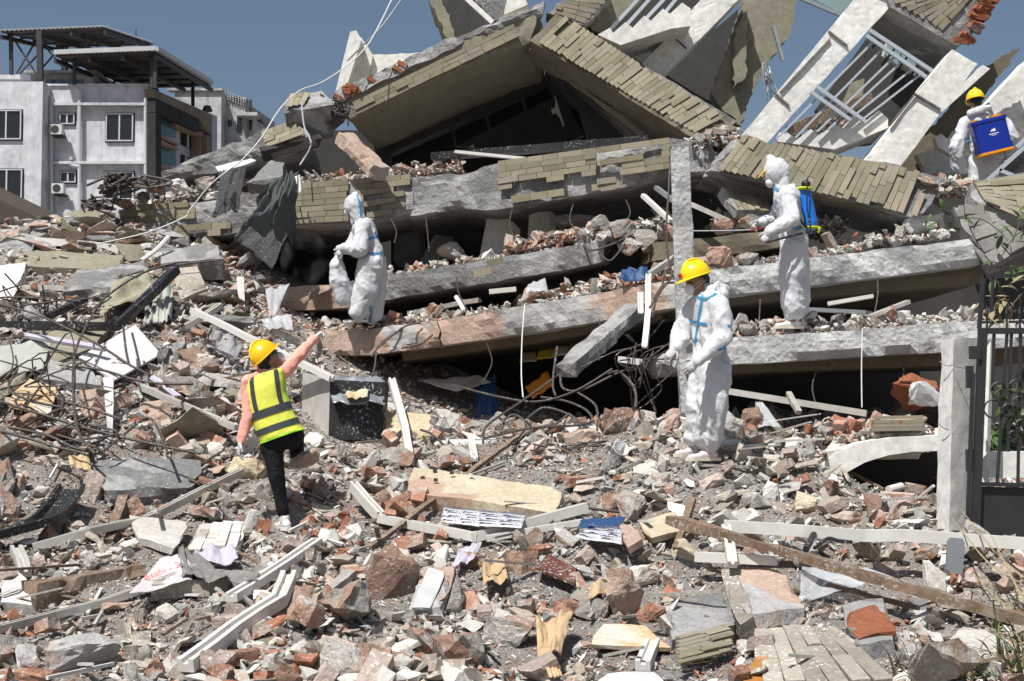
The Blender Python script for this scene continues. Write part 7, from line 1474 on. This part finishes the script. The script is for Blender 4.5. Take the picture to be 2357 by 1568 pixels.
fuse('tank', [caps(j(1851, 448), .085, j(1862, 515), .105, side=(0, 1, 0), flat=.85), caps(j(1852, 446), .08, j(1853, 450), .085, side=(0, 1, 0), flat=.85)] , M['blue'], tk, .01, 3)
fuse('collar', [caps(j(1838, 437, 0), .03, j(1862, 434, 0), .03, side=(0, 0, 1)), ell(j(1850, 436), (.095, .13, .022))], M['lime'], tk, .008, 2)
fuse('cap', [ell(j(1855, 424), (.05, .06, .04))], M['black'], tk, .008, 1)
fuse('base', [ell(j(1866, 526), (.115, .14, .02)), ell(j(1884, 530, -.1), (.02, .02, .035))], M['lime'], tk, .008, 1)
mk('strap', tube([j(1858, 430, -.14), j(1858, 480, -.16), j(1866, 527, -.15)], .008, 5), M['black'], tk); mk('strap', tube([j(1834, 490, -.2), j(1845, 510, -.18), j(1858, 525, -.14)], .012, 5), M['black'], tk)
mk('pump_lever', tube([j(1764, 558, -.42), j(1815, 545, -.36), j(1882, 529, -.14)], .013, 6, 2), M['black'], tk)
ln = thing('spray_lance', 'thin spray lance held forward by the hooded sprayer', 'lance', j(1700, 532, .1)); mk('rod', tube([j(1745, 528, .1), j(1690, 531, .1), j(1594, 532, .1)], .007, 6, 2), M['steel'], ln); mk('grip', tube([j(1752, 526, .1), j(1728, 530, .1)], .016, 7), M['red'], ln); mk('hose', tube([j(1752, 527, .08), j(1775, 524, -.05), j(1800, 520, -.2), j(1845, 524, -.15)], .009, 6), M['black'], ln)
# ---- person with sack
Y0 = 18.2; j = J(Y0)
p = thing('person', 'person in white hooded coverall seen from the side holding a white sack', 'person', P(840, 746, Y0), 'rescue workers')
neck = j(823, 504); chest = j(838, 530); waist = j(860, 578); hip = j(859, 602); lf = Vector((.25, -1, 0))
legA = [j(852, 610, -.1), j(842, 668, -.12), j(826, 718, -.1)]; legB = [j(866, 612, .1), j(864, 668, .1), j(858, 724, .08)]
shA = j(836, 522, -.16); elA = j(828, 574, -.26); wrA = j(792, 572, -.28); shB = j(830, 524, .16); elB = j(812, 568, .2); wrB = j(786, 574, -.08)
geo = [caps(neck, .075, chest, .155, side=lf, flat=.8), caps(chest, .16, waist, .14, side=lf, flat=.85), caps(waist, .14, hip, .165, side=lf, flat=.9), chain([shA, elA, wrA], [.095, .095, .055]), chain([shB, elB, wrB], [.09, .085, .055]), caps(j(838, 522), .1, shA, .095), caps(j(836, 522), .1, shB, .09),
       chain([hip]+legA, [.15, .15, .145, .125]), chain([hip]+legB, [.15, .14, .13, .12]), caps(legA[2], .12, j(825, 722, -.1), .1), caps(legB[2], .115, j(857, 730, .08), .1)]
suit = fuse('coverall', geo, W, p, .014, 5, .028, 6.5, 21.)
T, B = head(p, j(812, 478), Vector((-.9, .5, -.12)), Vector((-.12, 0, 1)), hair=False); mask(p, T, B)
hood = fuse('hood', [ell(T(0, -.02, .03), (.112, .135, .135), B), caps(T(0, -.05, .1), .085, T(0, -.06, .155), .045), caps(T(0, -.04, -.06), .098, j(826, 510), .1)], W, p, .0125, 4, .012, 9, 14.)
drape_band(hood, hood, [j(822, 450, -.12), j(828, 470, -.15), j(830, 498, -.15)], .024, M['tape'])
for a in ((j(808, 512, -.1), j(820, 502, -.15), j(836, 496, -.1)), (j(844, 554, -.2), j(860, 546, -.15), j(872, 545, -.05)), (j(850, 584, -.2), j(866, 584, -.15), j(880, 582, 0)), (j(852, 705, -.15), j(853, 722, -.1), j(851, 742, -.05))): drape_band(suit, suit, list(a), .03, M['tape'])
hand(p, wrA, j(779, 584, -.3), Vector((.2, .9, -.2)), M['glove'], .9, -1); hand(p, wrB, j(776, 586, -.1), Vector((.2, -.9, -.2)), M['glove'], .9, 1)
z = j(820, 743).z; shoe(p, j(830, 728, -.1), (-1, .1), z, M['shoe_k'], M['inkw'], .3, lace=False); shoe(p, j(862, 735, .08), (-1, .3), z, M['shoe_k'], M['shoe_k'], .28, lace=False)
sk = fuse('sack', [caps(j(779, 582, -.18), .03, j(775, 612, -.18), .095), caps(j(774, 610, -.18), .1, j(780, 650, -.18), .12, side=(1, 0, 0), flat=.8), caps(j(781, 650, -.18), .12, j(791, 690, -.18), .085, side=(1, 0, 0), flat=.7), caps(j(792, 690, -.18), .06, j(799, 703, -.18), .02)], M['sack'], None, .012, 4, .022, 7, 33.)
_props(sk, 'limp white sack held by the hooded person on the slab', 'sack')
# ---- far sprayer with deep blue tank
Y0 = 18.7; j = J(Y0)
p = thing('person', 'person in yellow helmet seen from behind carrying a deep blue tank', 'person', P(2258, 480, Y0), 'rescue workers')
neck = j(2246, 258); chest = j(2258, 300); waist = j(2262, 358); hip = j(2262, 388); sx = Vector((1, 0, 0))
geo = [caps(neck, .08, chest, .19, side=sx, flat=.65), caps(j(2256, 285), .18, waist, .17, side=sx, flat=.7), caps(waist, .17, hip, .19, side=sx, flat=.75), chain([j(2222, 284), j(2203, 338, -.05), j(2204, 388, .02)], [.1, .1, .075]), chain([j(2304, 282), j(2330, 318, -.02), j(2318, 350, .12)], [.1, .095, .07]),
       chain([j(2250, 395), j(2246, 440), j(2244, 480)], [.12, .115, .11]), chain([j(2276, 395), j(2280, 440), j(2280, 480)], [.12, .115, .11])]
suit = fuse('coverall', geo, W, p, .014, 5, .028, 6.5, 41.)
fuse('hood', [caps(j(2234, 262, -.1), .05, j(2262, 252, -.12), .055), caps(j(2255, 254, -.12), .05, j(2278, 246, -.1), .03)], W, p, .012, 3, .012, 10, 5.)
drape_band(suit, suit, [j(2222, 325, -.2), j(2235, 322, -.2)], .025, M['tape'])
T, B = head(p, j(2246, 238), Vector((.05, 1, -.12)), Vector((-.08, .1, 1))); helmet(p, T, B, M['helmet'], .05, lift=.055, k=1.04)
hand(p, j(2204, 396, .02), j(2205, 420, .05), Vector((1, 0, 0)), M['skin'], .4, 1, name='bare_hand'); hand(p, j(2318, 354, .12), j(2312, 372, .2), Vector((-1, 0, 0)), M['glove'], .4, -1)
tk = thing('backpack_sprayer', 'deep blue backpack sprayer tank with orange lid on the far person', 'sprayer', P(2285, 352, Y0-.3))
tq = [P(2226, 283, Y0-.34), P(2313, 262, Y0-.34), P(2330, 345, Y0-.34), P(2250, 361, Y0-.34)]; cen = sum(tq, Vector())/4
ex = (tq[1]-tq[0]).normalized(); ez = (tq[0]-tq[3]); ez = (ez - ex*ez.dot(ex)).normalized(); ey = ez.cross(ex); TB = Matrix((ex, ey, ez)).transposed()
Q = lambda x, y, z: cen + TB @ Vector((x, y, z))
def rbox(hw, hd, r, z0, z1, n=5):
    pr = []
    for cx, cy, a0 in ((hw-r, hd-r, 0), (-hw+r, hd-r, 90), (-hw+r, -hd+r, 180), (hw-r, -hd+r, 270)):
        for k in range(n+1): a = R(a0+90*k/n); pr.append((cx+r*math.cos(a), cy+r*math.sin(a)))
    m = len(pr); v = [Q(x, y, z0) for x, y in pr] + [Q(x, y, z1) for x, y in pr]
    return v, [tuple(range(m))[::-1], tuple(range(m, 2*m))] + [(i, (i+1) % m, (i+1) % m+m, i+m) for i in range(m)]
tank = mk('tank', rbox(.225, .12, .07, -.21, .2), M['navy'], tk, smooth=False); mk('shoulder_rim', rbox(.24, .13, .07, .17, .212), M['navy'], tk); mk('foot_rim', rbox(.235, .128, .07, -.215, -.15), M['navy'], tk); mk('base', rbox(.24, .135, .07, -.245, -.215), M['orange'], tk)
mk('lid', sweep([Q(.13, 0, .212), Q(.13, 0, .245)], ring(.085, 16)), M['orange'], tk); mk('strap_lug', sweep([Q(-.17, 0, .212), Q(-.17, 0, .24)], ring(.06, 16)), M['orange'], tk)
em = [Q(x, -.1225, z) for x, z in ((-.03, .035), (.0, .06), (.035, .075), (.04, .035))]; mk('emblem', (em, [(0, 1, 2, 3)]), M['inkw'], tk); mk('emblem', ([Q(x, -.1227, z) for x, z in ((-.035, .042), (-.005, .065), (.01, .068), (-.02, .04))], [(0, 1, 2, 3)]), M['inkw'], tk)
mk('print_line', ([Q(x, -.1225, z) for x, z in ((-.06, .01), (.07, .01), (.07, .0), (-.06, .0))], [(0, 1, 2, 3)]), M['inkw'], tk); mk('print_line', ([Q(x, -.1225, z) for x, z in ((-.03, -.012), (.04, -.012), (.04, -.018), (-.03, -.018))], [(0, 1, 2, 3)]), M['inkw'], tk)
# ---- woman in vest
Y0 = 12.1; j = J(Y0)
p = thing('person', 'person in yellow hi-vis vest and amber helmet pointing at the ruin', 'person', P(650, 1221, Y0), 'rescue workers')
hipc = j(640, 1000, .02); waist = j(632, 955, 0); chest = j(614, 895, 0); neck = j(607, 852, .02); sx = Vector((.94, .1, .33))
shL = j(572, 880, -.01); elL = j(573, 955, -.04); wrL = j(555, 1016, -.06); shR = j(655, 856, .05); elR = j(690, 816, .22); wrR = j(722, 781, .4)
fuse('shirt', [caps(neck, .052, j(609, 868), .08), caps(j(611, 880), .125, waist, .12, side=sx, flat=.68), caps(j(610, 872), .075, shL, .062), caps(j(612, 868), .075, shR, .062), chain([shL, elL, wrL], [.062, .05, .036]), chain([shR, elR, wrR], [.06, .048, .035])], M['pink'], p, .0095, 4, .013, 11, 51.)
fuse('trousers', [caps(waist, .11, hipc, .138, side=sx, flat=.8), caps(j(626, 1010), .098, j(622, 1030), .092), chain([j(626, 1018), j(636, 1095, -.02), j(652, 1180)], [.094, .068, .048]), caps(hipc, .135, j(668, 1008, .05), .105), chain([j(668, 1008, .05), j(680, 1004, .42), j(684, 1062, .52)], [.1, .078, .055])], M['trouser'], p, .01, 4, .008, 12, 61.)
# vest: lofted shell with flared hem
rows = [(j(609, 858), .15, .075), (j(609, 866), .17, .10), (j(611, 890), .172, .125), (j(617, 925), .170, .128), (j(630, 965), .178, .135), (j(647, 1000), .192, .145), (j(650, 1006), .194, .147)]
nv = 40
def vestp(t, a, off=0.):
    t = max(0, min(len(rows)-1.001, t)); k = int(t); u = t-k; c = rows[k][0].lerp(rows[k+1][0], u); rx = rows[k][1]*(1-u)+rows[k+1][1]*u + off; ry = rows[k][2]*(1-u)+rows[k+1][2]*u + off
    ax = sx.normalized(); dn = (rows[min(k+1, 6)][0]-rows[k][0]).normalized(); ay = dn.cross(ax).normalized()
    if ay.y > 0: ay = -ay
    ww = .006*noise.noise(Vector((math.cos(a)*3, math.sin(a)*3, t*1.3)))
    return c + ax*(rx+ww)*math.cos(a) + ay*(ry+ww)*math.sin(a)
vv = []; ff = []; NT = 24
for i in range(NT+1):
    for k in range(nv): vv.append(vestp(6*i/NT, 2*math.pi*k/nv))
for i in range(NT):
    for k in range(nv): ff.append((i*nv+k, i*nv+(k+1) % nv, (i+1)*nv+(k+1) % nv, (i+1)*nv+k))
for i in range(nv): pass
ff.append(tuple(range(nv)))
vest = mk('hi_vis_vest', (vv, ff), M['vest'], p, smooth=True)
def patch(name, t0, t1, a0, a1, mat, off=.005, nt=8, na=24, shear=0.):
    v = []; f = []
    for i in range(nt+1):
        for k in range(na+1): a = R(a0+(a1-a0)*k/na); v.append(vestp(t0+(t1-t0)*i/nt + shear*math.cos(a), a, off))
    for i in range(nt):
        for k in range(na): f.append((i*(na+1)+k, i*(na+1)+k+1, (i+1)*(na+1)+k+1, (i+1)*(na+1)+k))
    return mk(name, (v, f), mat, vest, smooth=True)
patch('reflective_band', 3.35, 3.78, 0, 360, M['stripe'], nt=3, na=48); patch('reflective_band', 4.35, 4.72, 0, 360, M['stripe'], nt=3, na=48)
for a in (51, 129): patch('shoulder_band', .2, 3.4, a-8, a+8, M['stripe'], .0045, 14, 4)
patch('hem', 5.35, 6., 0, 360, M['vest_g'], .0035, 3, 48)
for a0, a1 in ((-20, 26), (154, 200)): patch('side_edge', .3, 3.35, a0, a1, M['vest_g'], .003, 12, 8)
patch('collar_tag', .02, .5, 84, 96, M['vest_g'], .007, 3, 4)
T, B = head(p, j(620, 828, .03), Vector((.72, .62, .25)), Vector((-.66, -.2, .72)))
hm = helmet(p, T, B, M['helmet_o'], .045, 0, lift=.05, k=1.0, ridges=False)
mk('cap_visor', caps(T(0, .11, .055), .05, T(0, .185, .04), .045, side=B.col[0], flat=.14), M['cl_lilac'], p, smooth=True)
mask(p, T, B); mk('glasses', tube([T(.078, -.0, .02), T(.07, .07, .02), T(.03, .102, .015), T(-.03, .102, .015), T(-.07, .07, .02)], .006, 6), M['black'], p)
hand(p, wrL, j(550, 1044, -.06), Vector((1, .2, 0)), M['glove'], .4, 1); hand(p, wrR, j(742, 764, .52), Vector((.1, -.6, -.7)), M['glove_w'], 1.1, 1, point=True)
z = j(652, 1221).z; mk('sock', chain([j(652, 1178), j(654, 1200)], [.042, .038]), M['shoe_w'], p, smooth=True); shoe(p, j(656, 1200), (-.55, .75), z, M['shoe_w'], M['shoe_w'], .27)
shoe(p, j(684, 1064, .52), (0, 1), j(684, 1080, .52).z, M['shoe_w'], M['shoe_w'], .26)
